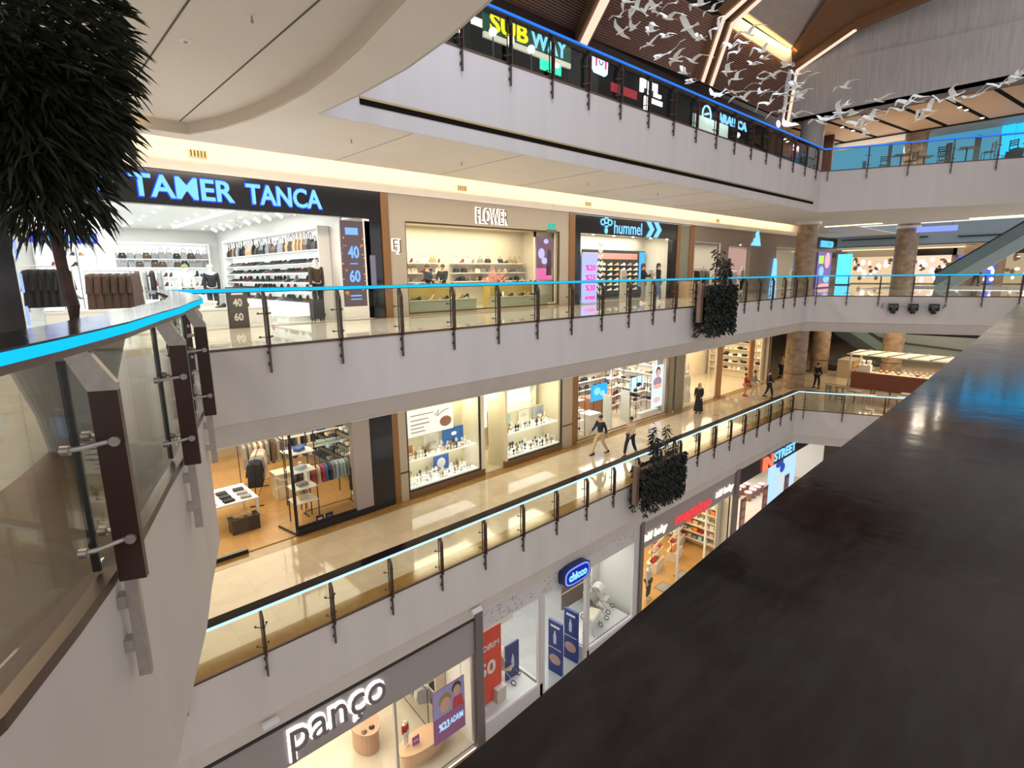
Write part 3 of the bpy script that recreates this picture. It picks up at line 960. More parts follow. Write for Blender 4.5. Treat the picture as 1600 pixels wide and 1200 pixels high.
# hall roof over the rest of the void with the skylight opening
struct('ceiling', MB().poly_slab(rect(-9, 46, -2.5, 16.6), 16.2, 16.35, [rect(3.0, 10.0, 1.0, 8.0)]), M_soffit)
# grey end wall with a step
M_gw = mat('grey_render', (0.50, 0.475, 0.47), 0.75, var=0.14, vscale=3.0, stretch=(1, 2.4, 0.25), bump=0.15, bscale=20)
struct('wall_end', MB().prism_yz([(13.55, 9.8), (13.4, 12.4), (13.35, 12.85), (13.35, 16.2), (-6, 16.2), (-6, 9.8)], 34.9, 35.15), M_gw)
struct('wall_end', MB().prism_yz([(13.55, 9.8), (13.3, 12.0), (11.6, 12.45), (3.9, 12.1), (-6, 11.9), (-6, 9.8)], 34.7, 34.9), M_gw)
struct('ceiling', MB().box(34.7, 36.3, -6, 13.4, 9.80, 9.9), mat('brown_soffit', (0.25, 0.20, 0.18), 0.6))
M_tan = mat('tan_ceiling', (0.80, 0.56, 0.36), 0.6)
struct('ceiling', MB().box(36.3, 43.0, -6, 15.3, 9.82, 9.9), M_tan)
struct('ceiling', MB().box(43.0, 46.0, -6, 15.3, 9.74, 9.9), M_beige)
struct('trim_15', MB().box(36.28, 36.36, -6, 13.4, 9.79, 9.82).box(42.95, 43.05, -6, 15.3, 9.73, 9.82), M_blackm)
sp = MB()
for k, yy in enumerate((13.9, 12.0, 10.2, 8.4, 6.5, 4.6, 2.7)):
    d = -0.13
    sp.add([(36.4, yy, 9.80), (43.0, yy + d * 6.6, 9.80), (43.0, yy + d * 6.6 + 0.22, 9.80), (36.4, yy + 0.22, 9.80),
            (36.4, yy, 9.83), (43.0, yy + d * 6.6, 9.83), (43.0, yy + d * 6.6 + 0.22, 9.83), (36.4, yy + 0.22, 9.83)],
           [(0, 1, 2, 3), (7, 6, 5, 4), (0, 4, 5, 1), (1, 5, 6, 2), (2, 6, 7, 3), (3, 7, 4, 0)])
struct('trim_16', sp, mat('groove_black', (0.008, 0.008, 0.008), 0.9, spec=0.1))
for (x, y) in ((38.4, 11.6), (41.5, 11.2), (38.7, 6.4), (42.0, 5.9), (40, 9)):
    area('food_court_light', (x, y, 9.5), (0.4, 0.4), 14, (1.0, 0.8, 0.6), (math.radians(180), 0, 0)) if False else None
area('food_court_light', (45.1, 11.6, 9.2), (0.3, 5), 35, (1.0, 0.78, 0.55), (0, math.radians(112), 0))  # added uplight to brighten the tan ceiling, no fixture on this wall
SPOT = None
for (x, y) in ((38.4, 11.9), (39.8, 11.7), (41.3, 11.5), (38.7, 6.4), (39.6, 6.25), (42.3, 5.9), (33.9, 14.6)):
    if x < 36: continue
    t = thing('ceiling_spotlight', 'small round ceiling spotlight in a dark groove of the tan ceiling', 'lamp', (x, y, 9.80), 0, 'spotlights of the tan ceiling')
    MB().lathe([(0.11, -0.02), (0.11, 0)], 12).build('rim', M_blackm, t)
    MB().lathe([(0.09, -0.03), (0.09, -0.02)], 12).build('lens', G_spot, t)
    area('food_court_light', (x, y, 9.74), (0.15, 0.15), 60, (1.0, 0.86, 0.68), (0, 0, 0), 160)
area('food_court_light', (39.6, 8, Z3 + 0.75), (5, 10), 0.001, (1.0, 0.80, 0.55))
area('food_court_light', (20, 13.1, 9.9), (20, 0.6), 35, (1.0, 0.85, 0.7))
# blue glazing at the back of the food court
G_bg1 = glow('blue_window', (0.06, 0.23, 0.36), 0.9)
G_bg2 = glow('blue_curtain', (0.02, 0.42, 0.85), 1.15)
struct('window_50', MB().box(45.4, 45.5, 11.0, 14.5, Z3, 9.74).box(45.4, 45.5, 9.0, 10.95, Z3, 9.74).box(45.4, 45.5, 5.0, 8.95, Z3, 9.74), G_bg1)
struct('trim_17', MB().box(45.3, 45.42, 10.85, 11.05, Z3, 9.74).box(45.3, 45.42, 7.6, 7.9, 7.5, 9.2).box(45.3, 45.42, 6.2, 6.5, 7.5, 9.4).box(45.3, 45.42, 12.3, 12.5, 7.2, 8.8), mat('blue_grey_bar', (0.07, 0.11, 0.15), 0.5))
cur = MB()
for k in range(44):
    y = 5.3 - k * 0.16
    zb_ = 7.9 + 0.5 * abs(math.sin(k * 0.35)) - (0.35 if k > 6 else 0)
    xo = 0.08 * math.sin(k * 1.9)
    cur.box(45.25 + xo, 45.32 + xo, y - 0.155, y, zb_, 9.74)
tag(cur.build('curtain', G_bg2), 'bright blue lit curtain with scalloped hem at the back of the upper floor', 'curtain')
struct('wall_food_court', MB().box(40, 40.15, 12.8, 15.3, Z3, 9.8).box(46, 46.2, -6, 5.3, Z3, 9.8), mat('dark_brown_wall', (0.07, 0.03, 0.02), 0.5))
struct('wall_food_court', MB().box(36.5, 40, 14.6, 15.3, 8.4, 9.8), mat('red_brown_wall', (0.13, 0.055, 0.035), 0.5))
# food court shop front
fc = mat('food_court_front', (0.010, 0.009, 0.011), 0.8, spec=0.1)
struct('wall_food_court', MB().box(2, 12.6, 15.35, 15.5, Z3, 10.4).box(17.6, 40, 15.45, 15.6, Z3, 10.4).box(12.6, 17.6, 15.45, 15.6, 10.2, 10.4), fc)
shell(12.6, 17.6, 15.6, 19, Z3, 9.5, mat('dark_shop_wall', (0.02, 0.016, 0.014), 0.9, spec=0.1), mat('dark_floor', (0.1, 0.08, 0.07), 0.4), mat('dark_shop_ceiling', (0.03, 0.022, 0.02), 0.9, spec=0.1))
area('shop_ceiling_lamp', (15, 17.2, 9.4), (3, 1.5), 4, (1, 0.85, 0.7))

# ------------------------------------------------------------------ signs of the upper floor
def sign(name, label, x, y, z, group=None):
    return thing(name, label, 'sign', (x, y, z), 0, group)


t = sign('shop_sign', 'dark green sign with large yellow and pale blue letters on the upper floor', 13.3, 15.35, 9.36)
MB().box(-0.2, 4.2, -0.10, 0.0, -0.05, 0.75).build('board', mat('dark_green_board', (0.0, 0.055, 0.035), 0.4, em=(0, 0.05, 0.03), st=0.5), t)
text_on(MB(), 'SUB', 0.05, 1.85, 0.02, 0.60, -0.10, 0.02, 0.025).build('lettering', G_yellow, t)
text_on(MB(), 'WAY', 2.0, 3.95, 0.02, 0.60, -0.10, 0.02, 0.025).build('lettering', G_cyan, t)
MB().box(-0.2, 4.2, -0.10, 0.0, -0.22, -0.05).build('light_ledge', mat('pale_ledge', (0.75, 0.75, 0.65), 0.4, em=(1, 1, 0.85), st=0.25), t)
t = sign('menu_screen', 'small green and white menu screen under the green sign', 15.9, 15.38, 8.8)
MB().box(0, 1.15, -0.04, 0, 0, 0.5).build('screen', glow('menu_green', (0.05, 0.85, 0.55), 0.9), t)
MB().lathe([(0.18, -0.03), (0.18, 0)], 14, (0.75, -0.06, 0.25)).build('patch', G_whitel, t)
t = sign('hanging_sign', 'rounded white sign with two red stripes beside the green sign', 18.85, 15.30, 9.32)
MB().prism_xz([(0, 0.15), (0.1, 0.03), (0.8, 0.0), (0.92, 0.1), (0.95, 0.85), (0.0, 0.9)], -0.1, 0).build('panel', glow('sign_white_blue', (0.62, 0.72, 1.0), 1.1), t)
MB().box(0.10, 0.20, -0.115, -0.1, 0.25, 0.82).box(0.72, 0.82, -0.115, -0.1, 0.25, 0.82).build('stripe', glow('sign_red', (0.95, 0.06, 0.2), 0.9), t)
MB().tube([(0.32, -0.11, 0.5), (0.40, -0.11, 0.36), (0.52, -0.11, 0.36), (0.60, -0.11, 0.5)], 0.018, 6).tube([(0.36, -0.11, 0.62), (0.42, -0.11, 0.64)], 0.015, 6).tube([(0.5, -0.11, 0.64), (0.57, -0.11, 0.62)], 0.015, 6).build('emblem', M_blackm, t)
t = sign('shop_sign', 'glowing white letter sign on black above the dark food counter, beside the red board', 22.4, 15.42, 9.35)
text_on(MB(), 'PPL', 0, 1.7, 0, 0.55, 0, 0.08, 0.06).build('lettering', glow('letter_white_blue', (0.7, 0.82, 1.0), 1.3), t)
t = sign('menu_board', 'dim red menu board on the dark wall between two lit signs', 20.3, 15.44, 8.95)
MB().box(0, 1.9, -0.04, 0, 0, 0.35).build('board', mat('dim_red', (0.35, 0.02, 0.03), 0.4, em=(0.4, 0.02, 0.03), st=0.3), t)
t = sign('menu_board', 'small bright white menu board low under the white letters', 22.8, 15.44, 8.75)
MB().box(0, 0.25, -0.04, 0, -0.1, 0.5).box(0.5, 1.5, -0.04, 0, 0.3, 0.5).build('board', G_whitel, t)
t = sign('round_sign', 'blue neon ring sign on the upper floor near the corner', 28.6, 15.42, 9.45)
ring = [(0.45 * math.cos(a * 0.5236), 0, 0.45 * math.sin(a * 0.5236)) for a in range(13)]
MB().tube(ring, 0.05, 6).tube([(-0.2, 0, 0), (0.2, 0, 0.1)], 0.06, 6).build('neon_tube', glow('neon_blue', (0.35, 0.65, 1.0), 1.2), t)
t = sign('shop_sign', 'row of small pale blue letters on the upper floor right of the ring sign', 29.7, 15.42, 9.35)
text_on(MB(), 'ARABICA', 0, 3.6, 0, 0.45, 0, 0.06, 0.03).build('lettering', G_cyan, t)
t = sign('shop_sign', 'small white cluster sign above the blue rail near the corner column', 37.0, 15.10, 10.2)
for i, (a, b) in enumerate(((0, 0.15), (0.9, 0.35), (1.6, 0.3), (2.6, 0.15))):
    MB().ball((a, 0, b), (0.35, 0.05, 0.22), 6).build('letter', glow('pinkish_white', (1.0, 0.75, 0.8), 0.9), t)
t = sign('shop_sign', 'small pink white letters right of the grey column on the upper floor', 38.0, 14.5, 8.85)
text_on(MB(), 'KASAP', 0, 2.4, 0, 0.35, 0, 0.06, 0.04).build('lettering', glow('pinkish_white', (1.0, 0.75, 0.8), 0.9), t)
# things on the upper floor
for (x, y, z, lab) in ((10.27, 13.0, 7.95, 'white globe lamp nearest the round soffit edge'), (11.49, 13.0, 8.18, 'white globe lamp under the S of the green sign'),
                       (12.19, 13.0, 8.14, 'white globe lamp under the B of the green sign'), (13.06, 13.0, 8.11, 'white globe lamp under the W of the green sign'), (27.2, 13.0, 7.81, 'white globe lamp near the seated person upstairs')):
    t = thing('globe_lamp', lab, 'lamp', (x, y, Z3))
    MB().ball((0, 0, z - Z3), 0.12, 8).build('globe', G_whitel, t, True)
    MB().lathe([(0.14, 0), (0.14, 0.03), (0.02, 0.04), (0.02, z - Z3 - 0.12)], 10).build('stand', M_blackm, t)
area('pale_shop_lamp', (29.5, 15.0, 9.8), (3, 0.4), 25, (0.9, 1, 1))
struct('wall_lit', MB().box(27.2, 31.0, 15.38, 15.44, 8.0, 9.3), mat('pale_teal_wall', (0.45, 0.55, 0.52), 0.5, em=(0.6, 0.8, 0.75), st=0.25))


def chair(label, loc, rz, group):
    t = thing('cafe_chair', label, 'chair', loc, rz, group)
    MB().box(-0.2, 0.2, -0.2, 0.2, 0.43, 0.46).build('seat', M_blackm, t)
    b = MB()
    for z in (0.62, 0.72, 0.82):
        b.box(-0.18, 0.18, 0.185, 0.205, z, z + 0.05)
    b.box(-0.2, -0.17, 0.18, 0.21, 0.46, 0.9).box(0.17, 0.2, 0.18, 0.21, 0.46, 0.9)
    b.build('backrest', M_blackm, t)
    for sx in (-1, 1):
        for sy in (-1, 1):
            MB().tube([(sx * 0.18, sy * 0.18, 0.44), (sx * 0.2, sy * 0.21, 0)], 0.013, 6).build('leg', M_blackm, t)
    return t


def table(label, loc, rz, group, m=None, round_=False):
    t = thing('cafe_table', label, 'table', loc, rz, group)
    if round_:
        MB().lathe([(0.35, 0.72), (0.35, 0.75)], 20).build('table_top', m or M_blackm, t)
    else:
        MB().box(-0.35, 0.35, -0.35, 0.35, 0.72, 0.75).build('table_top', m or M_blackm, t)
    MB().lathe([(0.22, 0), (0.22, 0.02), (0.03, 0.04), (0.03, 0.72)], 14).build('pedestal', M_blackm, t)
    return t


c0 = chair('black cafe chair with slatted back by the upper railing', (35.4, 6.2, Z3), 1.2, 'cafe chairs on the upper floor')
t0 = table('dark square cafe table by the upper railing', (35.8, 5.4, Z3), 0.3, 'cafe tables on the upper floor')
for (x, y, r) in ((36.0, 4.6, 3.6), (36.3, 3.6, 1.0), (35.6, 7.6, 4.0), (36.6, 2.2, 1.2), (36.8, 6.5, 2.0), (35.9, 8.9, 2.0)):
    dup(c0, (x, y, Z3), r)
for (x, y) in ((36.5, 3.0), (35.3, 8.0), (36.8, 7.3)):
    dup(t0, (x, y, Z3), 0.5)
# dark counters behind the upper railing
for (x, y, w, lab) in ((12.5, 13.6, 2.0, 'dark food counter below the green sign'), (21.0, 13.8, 3.4, 'dark counter below the red menu board'), (33.3, 11.9, 1.0, 'black cabinet beside the upper corner post')):
    t = thing('counter', lab, 'counter', (x, y, Z3))
    MB().box(0, w, 0, 0.6, 0, 1.0).build('body', mat('counter_black', (0.03, 0.03, 0.035), 0.3), t)
    MB().box(-0.03, w + 0.03, -0.03, 0.63, 1.0, 1.04).build('worktop', M_blackm, t)
    MB().box(0.1, w - 0.1, -0.02, 0.0, 0.1, 0.9).build('front_panel', mat('counter_grey', (0.08, 0.08, 0.09), 0.3), t)

# stage lights on the fascia of the far end
def on_end(s, z, out=0.0):
    A = Vector((32.3, 10.8)); B = Vector((37.15, 0.25)); d = (B - A).normalized(); n = Vector((d.y, -d.x)); p = A + d * s + n * out
    return (p.x, p.y, z)


ang = math.atan2(0.25 - 10.8, 37.15 - 32.3)
t = thing('lamp_bar', 'thin steel bar bracketed to the white fascia, carrying three stage lights', 'bracket', on_end(4.75, -0.33, 0.30), ang)
MB().box(-1.35, 1.35, -0.02, 0.02, -0.02, 0.02).build('bar', M_steel, t)
for sx in (-1.32, 1.32):
    MB().add([(sx - 0.02, 0.02, 0.02), (sx + 0.02, 0.02, 0.02), (sx + 0.02, 0.25, -0.25), (sx - 0.02, 0.25, -0.25), (sx - 0.02, 0.02, -0.03), (sx + 0.02, 0.02, -0.03), (sx + 0.02, 0.25, -0.3), (sx - 0.02, 0.25, -0.3)],
             [(0, 1, 2, 3), (7, 6, 5, 4), (0, 4, 5, 1), (1, 5, 6, 2), (2, 6, 7, 3), (3, 7, 4, 0)]).build('arm', M_steel, t)
for i, (sx, w) in enumerate(((-0.85, 'leftmost'), (0.0, 'middle'), (0.88, 'rightmost'))):
    p = on_end(4.75 + sx, -0.37, 0.25)
    t = thing('stage_light', w + ' of the three black moving head stage lights on the white fascia', 'lamp', p, ang)
    MB().box(-0.2, 0.2, -0.12, 0.12, -0.10, 0).build('base', M_blackm, t)
    MB().box(-0.22, -0.18, -0.07, 0.07, -0.36, -0.1).box(0.18, 0.22, -0.07, 0.07, -0.36, -0.1).build('yoke', M_blackm, t)
    MB().lathe([(0.08, -0.52), (0.15, -0.42), (0.17, -0.25), (0.13, -0.14)], 14, (0, 0, 0)).build('head', M_black, t, True)
    MB().lathe([(0.09, -0.53), (0.09, -0.515)], 14).build('lens', mat('lens_glass', (0.5, 0.5, 0.5), 0.1), t)

# ================================================================== GOODS, PLANTS, PEOPLE (builders)
def park(root):
    """keep the first of a kind where it is; registers its parts for copying"""
    reg(root)
    return root


def loft(mb, rings, cap=True, mi=None):
    n = len(rings[0]); v = [p for r in rings for p in r]; f = []
    for j in range(len(rings) - 1):
        for i in range(n):
            k = (i + 1) % n
            f.append((j * n + i, j * n + k, (j + 1) * n + k, (j + 1) * n + i))
    if cap:
        f.append(tuple(reversed(range(n)))); f.append(tuple((len(rings) - 1) * n + i for i in range(n)))
    return mb.add(v, f, mi)


def shoe_mesh(heel=0.0, high=0.0):
    mb = MB()
    sec = [(-0.13, 0.028, 0.075), (-0.10, 0.034, 0.085 + high), (-0.05, 0.036, 0.08 + high), (0.0, 0.034, 0.06), (0.06, 0.042, 0.045), (0.11, 0.036, 0.032), (0.14, 0.012, 0.018)]
    rings = []
    for i, (y, w, h) in enumerate(sec):
        b = heel * max(0, min(1, (0.05 - y) / 0.12))
        rings.append([(-w, y, b), (-w, y, b + h * 0.5), (-w * 0.55, y, b + h), (w * 0.55, y, b + h), (w, y, b + h * 0.5), (w, y, b)])
    loft(mb, rings)
    if heel:
        mb.box(-0.014, 0.014, -0.13, -0.10, 0, heel)
    return mb


C_shoe = [mat('shoe_black', (0.015, 0.014, 0.016), 0.35), mat('shoe_brown', (0.10, 0.04, 0.02), 0.4), mat('shoe_grey', (0.22, 0.22, 0.23), 0.5),
          mat('shoe_white', (0.7, 0.69, 0.66), 0.5), mat('shoe_red', (0.30, 0.02, 0.03), 0.4), mat('shoe_tan', (0.42, 0.26, 0.13), 0.5)]


def make_shoe(name, label, heel, high, m, loc, group):
    o = shoe_mesh(heel, high).build(name, m, None, True)
    o.location = loc
    return tag(o, label, 'shoe', group)


def put(o, loc, rz=0.0, label=None, group=None, m=None, scale=None):
    """copy of a one-mesh thing"""
    c = o.copy(); COL.objects.link(c)
    c.location = loc; c.rotation_euler = (0, 0, rz)
    if scale: c.scale = (scale,) * 3 if not isinstance(scale, tuple) else scale
    if m:
        c.material_slots[0].link = 'OBJECT'; c.material_slots[0].material = m
    if label: c['label'] = label
    if group: c['group'] = group
    return c


SHOE = make_shoe('shoe', 'x', 0.0, 0.02, C_shoe[0], (0, 0, -50), 'x')
HEEL = make_shoe('heeled_shoe', 'x', 0.06, 0.0, C_shoe[0], (0, 0, -50), 'x')
BOOT = make_shoe('ankle_boot', 'x', 0.03, 0.09, C_shoe[0], (0, 0, -50), 'x')


def handbag(label, loc, rz, m, group=None, s=1.0):
    t = thing('handbag', label, 'bag', loc, rz, group)
    mb = MB()
    loft(mb, [[(-0.15, -0.06, 0), (0.15, -0.06, 0), (0.15, 0.06, 0), (-0.15, 0.06, 0)], [(-0.16, -0.065, 0.10), (0.16, -0.065, 0.10), (0.16, 0.065, 0.10), (-0.16, 0.065, 0.10)],
              [(-0.12, -0.025, 0.21), (0.12, -0.025, 0.21), (0.12, 0.025, 0.21), (-0.12, 0.025, 0.21)]])
    mb.build('body', m, t)
    MB().tube([(-0.08, 0, 0.2), (-0.07, 0, 0.30), (0, 0, 0.34), (0.07, 0, 0.30), (0.08, 0, 0.2)], 0.009, 6).build('handle', m, t)
    MB().box(-0.03, 0.03, -0.068, -0.05, 0.12, 0.15).build('clasp', M_brass, t)
    t.scale = (s, s, s)
    return t


def garment(label, loc, rz, m, group=None, coat=False):
    """a garment on a hanger; hangs from its loc (the rail)"""
    t = thing('hanging_garment', label, 'garment', loc, rz, group)
    L = 0.95 if coat else 0.68
    mb = MB()
    rings = []
    for z, w, d in ((-0.07, 0.05, 0.03), (-0.10, 0.17, 0.045), (-0.16, 0.22, 0.05), (-0.32, 0.20, 0.055), (-L, 0.24, 0.065)):
        rings.append([(-w, -d, z), (w, -d, z), (w, d, z), (-w, d, z)])
    loft(mb, rings)
    for sx in (-1, 1):
        loft(mb, [[(sx * 0.16, -0.04, -0.11), (sx * 0.22, -0.04, -0.14), (sx * 0.22, 0.04, -0.14), (sx * 0.16, 0.04, -0.11)],
                  [(sx * 0.22, -0.035, -0.55), (sx * 0.29, -0.035, -0.57), (sx * 0.29, 0.035, -0.57), (sx * 0.22, 0.035, -0.55)]])
    mb.build('garment_body', m, t)
    MB().tube([(0, 0, 0.0), (0.02, 0, -0.03), (0, 0, -0.06), (0, 0, -0.08)], 0.004, 5).build('hanger_hook', M_steel, t)
    return t


def rack(label, loc, rz, w, h, m=M_blackm, group=None):
    t = thing('clothes_rack', label, 'rack', loc, rz, group)
    MB().tube([(-w / 2, 0, h), (w / 2, 0, h)], 0.015, 8).build('rail', m, t)
    for sx in (-1, 1):
        MB().tube([(sx * w / 2, 0, 0), (sx * w / 2, 0, h)], 0.015, 8).build('upright', m, t)
        MB().box(sx * w / 2 - 0.015, sx * w / 2 + 0.015, -0.22, 0.22, 0, 0.03).build('foot', m, t)
    MB().tube([(-w / 2, 0, 0.12), (w / 2, 0, 0.12)], 0.012, 8).build('lower_bar', m, t)
    return t


def folded(label, loc, rz, m, group=None, n=3, kind='folded_clothes'):
    mb = MB()
    for i in range(n):
        e = 0.006 * (i % 2)
        rings = [[(-0.15 + e, -0.11, i * 0.035), (0.15 - e, -0.11, i * 0.035), (0.15 - e, 0.11, i * 0.035), (-0.15 + e, 0.11, i * 0.035)],
                 [(-0.158 + e, -0.118, i * 0.035 + 0.016), (0.158 - e, -0.118, i * 0.035 + 0.016), (0.158 - e, 0.118, i * 0.035 + 0.016), (-0.158 + e, 0.118, i * 0.035 + 0.016)],
                 [(-0.148 + e, -0.108, i * 0.035 + 0.033), (0.148 - e, -0.108, i * 0.035 + 0.033), (0.148 - e, 0.108, i * 0.035 + 0.033), (-0.148 + e, 0.108, i * 0.035 + 0.033)]]
        loft(mb, rings)
    o = mb.build(kind, m)
    o.location = loc; o.rotation_euler = (0, 0, rz)
    return tag(o, label, 'clothes' if kind == 'folded_clothes' else 'goods', group)


def skin_mesh(verts, edges, radii, sub=1):
    me = bpy.data.meshes.new('s'); me.from_pydata(verts, edges, [])
    o = bpy.data.objects.new('s', me); COL.objects.link(o)
    o.modifiers.new('k', 'SKIN')
    sv = me.skin_vertices[0].data
    for i, r in enumerate(radii):
        sv[i].radius = r if isinstance(r, tuple) else (r, r)
        sv[i].use_root = (i == 0)
    if sub:
        s = o.modifiers.new('u', 'SUBSURF'); s.levels = sub; s.render_levels = sub
    dg = bpy.context.evaluated_depsgraph_get()
    ev = o.evaluated_get(dg)
    r = bpy.data.meshes.new_from_object(ev)
    out = ([tuple(v.co) for v in r.vertices], [tuple(p.vertices) for p in r.polygons])
    bpy.data.objects.remove(o); bpy.data.meshes.remove(me); bpy.data.meshes.remove(r)
    return out


def human(name, label, cat, loc, rz, stride=0.0, arm=(0.0, 0.0), bend=(0.1, 0.1), skin=None, top=None, pants=None, hair=None, shoes=None,
          long_hair=False, dress=False, h=1.72, group=None, cap=None, bare_legs=False, lean=0.0, scarf=None):
    """figure facing -y; stride in metres, arm swing and elbow bend in radians"""
    t = thing(name, label, cat, loc, rz, group)
    k = h / 1.72
    hy = 0.92 * k
    def P(x, y, z): return (x * k, (y - lean * max(0, z - 0.9)) * k, z * k)
    V = [P(0, 0, 0.93), P(0, 0, 1.08), P(0, -0.01, 1.26), P(0, 0.0, 1.42), P(0, -0.005, 1.50), P(0, -0.015, 1.58), P(0, -0.01, 1.68)]
    E = [(0, 1), (1, 2), (2, 3), (3, 4), (4, 5), (5, 6)]
    R = [(0.13, 0.10), (0.11, 0.085), (0.14, 0.10), (0.10, 0.075), (0.052, 0.052), (0.075, 0.09), (0.065, 0.08)]
    arms = []
    for si, sx in enumerate((-1, 1)):
        a, b = arm[si], bend[si]
        s = Vector((sx * 0.18, 0, 1.41)); d1 = Vector((sx * 0.10, -math.sin(a), -math.cos(a))).normalized()
        e = s + d1 * 0.29
        a2 = a + b
        d2 = Vector((sx * 0.02 - sx * 0.25 * min(b, 1.2), -math.sin(a2), -math.cos(a2))).normalized()
        w = e + d2 * 0.25; hd = w + d2 * 0.09
        i0 = len(V)
        V += [P(*s), P(*e), P(*w), P(*hd)]
        E += [(3, i0), (i0, i0 + 1), (i0 + 1, i0 + 2), (i0 + 2, i0 + 3)]
        R += [(0.055, 0.055), (0.042, 0.042), (0.028, 0.03), (0.02, 0.036)]
        arms.append((i0, s, e, w, hd, d2, sx))
    legs = []
    for si, sx in enumerate((-1, 1)):
        fy = stride / 2 * (1 if si else -1)
        hp = Vector((sx * 0.095, 0, 0.88))
        ank = Vector((sx * 0.10, fy, 0.09 + (0.05 if fy > 0.05 else 0)))
        kn = (hp + ank) / 2 + Vector((0, -0.03 - abs(fy) * 0.12, 0.0))
        toe = ank + Vector((sx * 0.02, -0.15, -0.055 - (0.02 if fy > 0.05 else 0)))
        i0 = len(V)
        V += [P(*hp), P(*kn), P(*ank), P(*toe)]
        E += [(0, i0), (i0, i0 + 1), (i0 + 1, i0 + 2), (i0 + 2, i0 + 3)]
        R += [(0.085, 0.09), (0.058, 0.06), (0.038, 0.042), (0.04, 0.025)]
        legs.append((hp, kn, ank, toe))
    R = [(a * k, b * k) for a, b in R]
    vs, fs = skin_mesh(V, E, R)
    mb = MB().add(vs, fs)
    # nose, ears, eye sockets, fingers
    head = Vector(P(0, -0.012, 1.605))
    mb.ball(tuple(head + Vector((0, -0.088 * k, -0.01 * k))), (0.012 * k, 0.02 * k, 0.018 * k), 5)
    for sx in (-1, 1):
        mb.ball(tuple(head + Vector((sx * 0.072 * k, 0.01 * k, 0))), (0.01 * k, 0.02 * k, 0.03 * k), 5)
    for (i0, s, e, w, hd, d2, sx) in arms:
        q = Vector(P(*hd)); side = Vector((0, 1, 0)).cross(d2).normalized() if abs(d2.y) < 0.9 else Vector((1, 0, 0))
        fw = d2.cross(side).normalized()
        for j, (o_, L) in enumerate(((-0.026, 0.065), (-0.009, 0.075), (0.009, 0.07), (0.026, 0.055))):
            a = q + fw * o_ * k; b = a + d2 * L * 0.55 * k; c = b + (d2 + side * -0.4 * sx).normalized() * L * 0.45 * k
            mb.tube([a, b, c], [0.0085 * k, 0.008 * k, 0.006 * k], 5)
        a = Vector(P(*w)) + fw * -0.02 * k
        mb.tube([a, a + (d2 * 0.6 - fw * 0.6) * 0.06 * k, a + (d2 - fw * 0.5) * 0.09 * k], [0.011 * k, 0.009 * k, 0.007 * k], 5)
    mb.build('body', skin, t, True)
    # eyes and mouth
    f = MB()
    for sx in (-1, 1):
        f.ball(tuple(head + Vector((sx * 0.03 * k, -0.078 * k, 0.012 * k))), (0.011 * k, 0.006 * k, 0.006 * k), 4)
    f.build('eyes', M_black, t)
    f = MB().ball(tuple(head + Vector((0, -0.082 * k, -0.045 * k))), (0.022 * k, 0.008 * k, 0.006 * k), 4)
    f.build('mouth', mat('lip', (0.35, 0.12, 0.1), 0.5), t)
    g = 0.022
    if top:
        i = [0, 1, 2, 3]; VV = [V[j] for j in i]; EE = [(0, 1), (1, 2), (2, 3)]
        RR = [((a + g) * 1.02, (b + g) * 1.02) for a, b in [R[j] for j in i]]
        for (i0, *_r) in arms:
            n0 = len(VV)
            VV += [V[i0], V[i0 + 1], tuple(Vector(V[i0 + 1]).lerp(Vector(V[i0 + 2]), 0.9))]
            EE += [(3, n0), (n0, n0 + 1), (n0 + 1, n0 + 2)]
            RR += [(0.074 * k, 0.074 * k), (0.06 * k, 0.06 * k), (0.045 * k, 0.045 * k)]
        vs, fs = skin_mesh(VV, EE, RR)
        MB().add(vs, fs).build('coat' if dress else 'top', top, t, True)
    if dress:
        mb = MB(); rings = []
        for z, w, d in ((1.2, 0.15, 0.12), (1.0, 0.17, 0.14), (0.7, 0.20, 0.17), (0.35, 0.24, 0.21), (0.13, 0.27, 0.24)):
            rings.append([tuple(Vector(P(w * math.cos(a * math.pi / 8), d * math.sin(a * math.pi / 8) * (1 + 0.06 * math.sin(a * 2.3)), z))) for a in range(16)])
        loft(mb, rings)
        mb.build('skirt', pants or top, t, True)
    elif pants:
        VV = [V[0]]; EE = []; RR = [(R[0][0] + 0.02, R[0][1] + 0.02)]
        for (hp, kn, ank, toe) in legs:
            n0 = len(VV)
            VV += [P(*hp), P(*kn), P(*(ank + Vector((0, 0, 0.03))))]
            EE += [(0, n0), (n0, n0 + 1), (n0 + 1, n0 + 2)]
            RR += [(0.103 * k, 0.105 * k), (0.076 * k, 0.078 * k), (0.062 * k, 0.066 * k)]
            if bare_legs:
                VV[-1] = tuple(Vector(VV[-2]).lerp(Vector(VV[-1]), 0.12))
        vs, fs = skin_mesh(VV, EE, RR)
        MB().add(vs, fs).build('trousers', pants, t, True)
    if shoes:
        for (hp, kn, ank, toe) in legs:
            s = shoe_mesh(0, 0.02)
            mb = MB().add([((x * 1.15) + ank.x * k, -(y * 1.05) + (ank.y - 0.04) * k, z * 1.15 + (ank.z - 0.09) * k) for x, y, z in s.v], s.f)
            mb.build('shoe', shoes, t, True)
    if hair:
        mb = MB()
        mb.ball(tuple(head + Vector((0, 0.022 * k, 0.035 * k))), (0.088 * k, 0.10 * k, 0.092 * k), 8)
        if long_hair:
            mb.ball(tuple(head + Vector((0, 0.075 * k, -0.10 * k))), (0.075 * k, 0.045 * k, 0.17 * k), 8)
        mb.build('hair', hair, t, True)
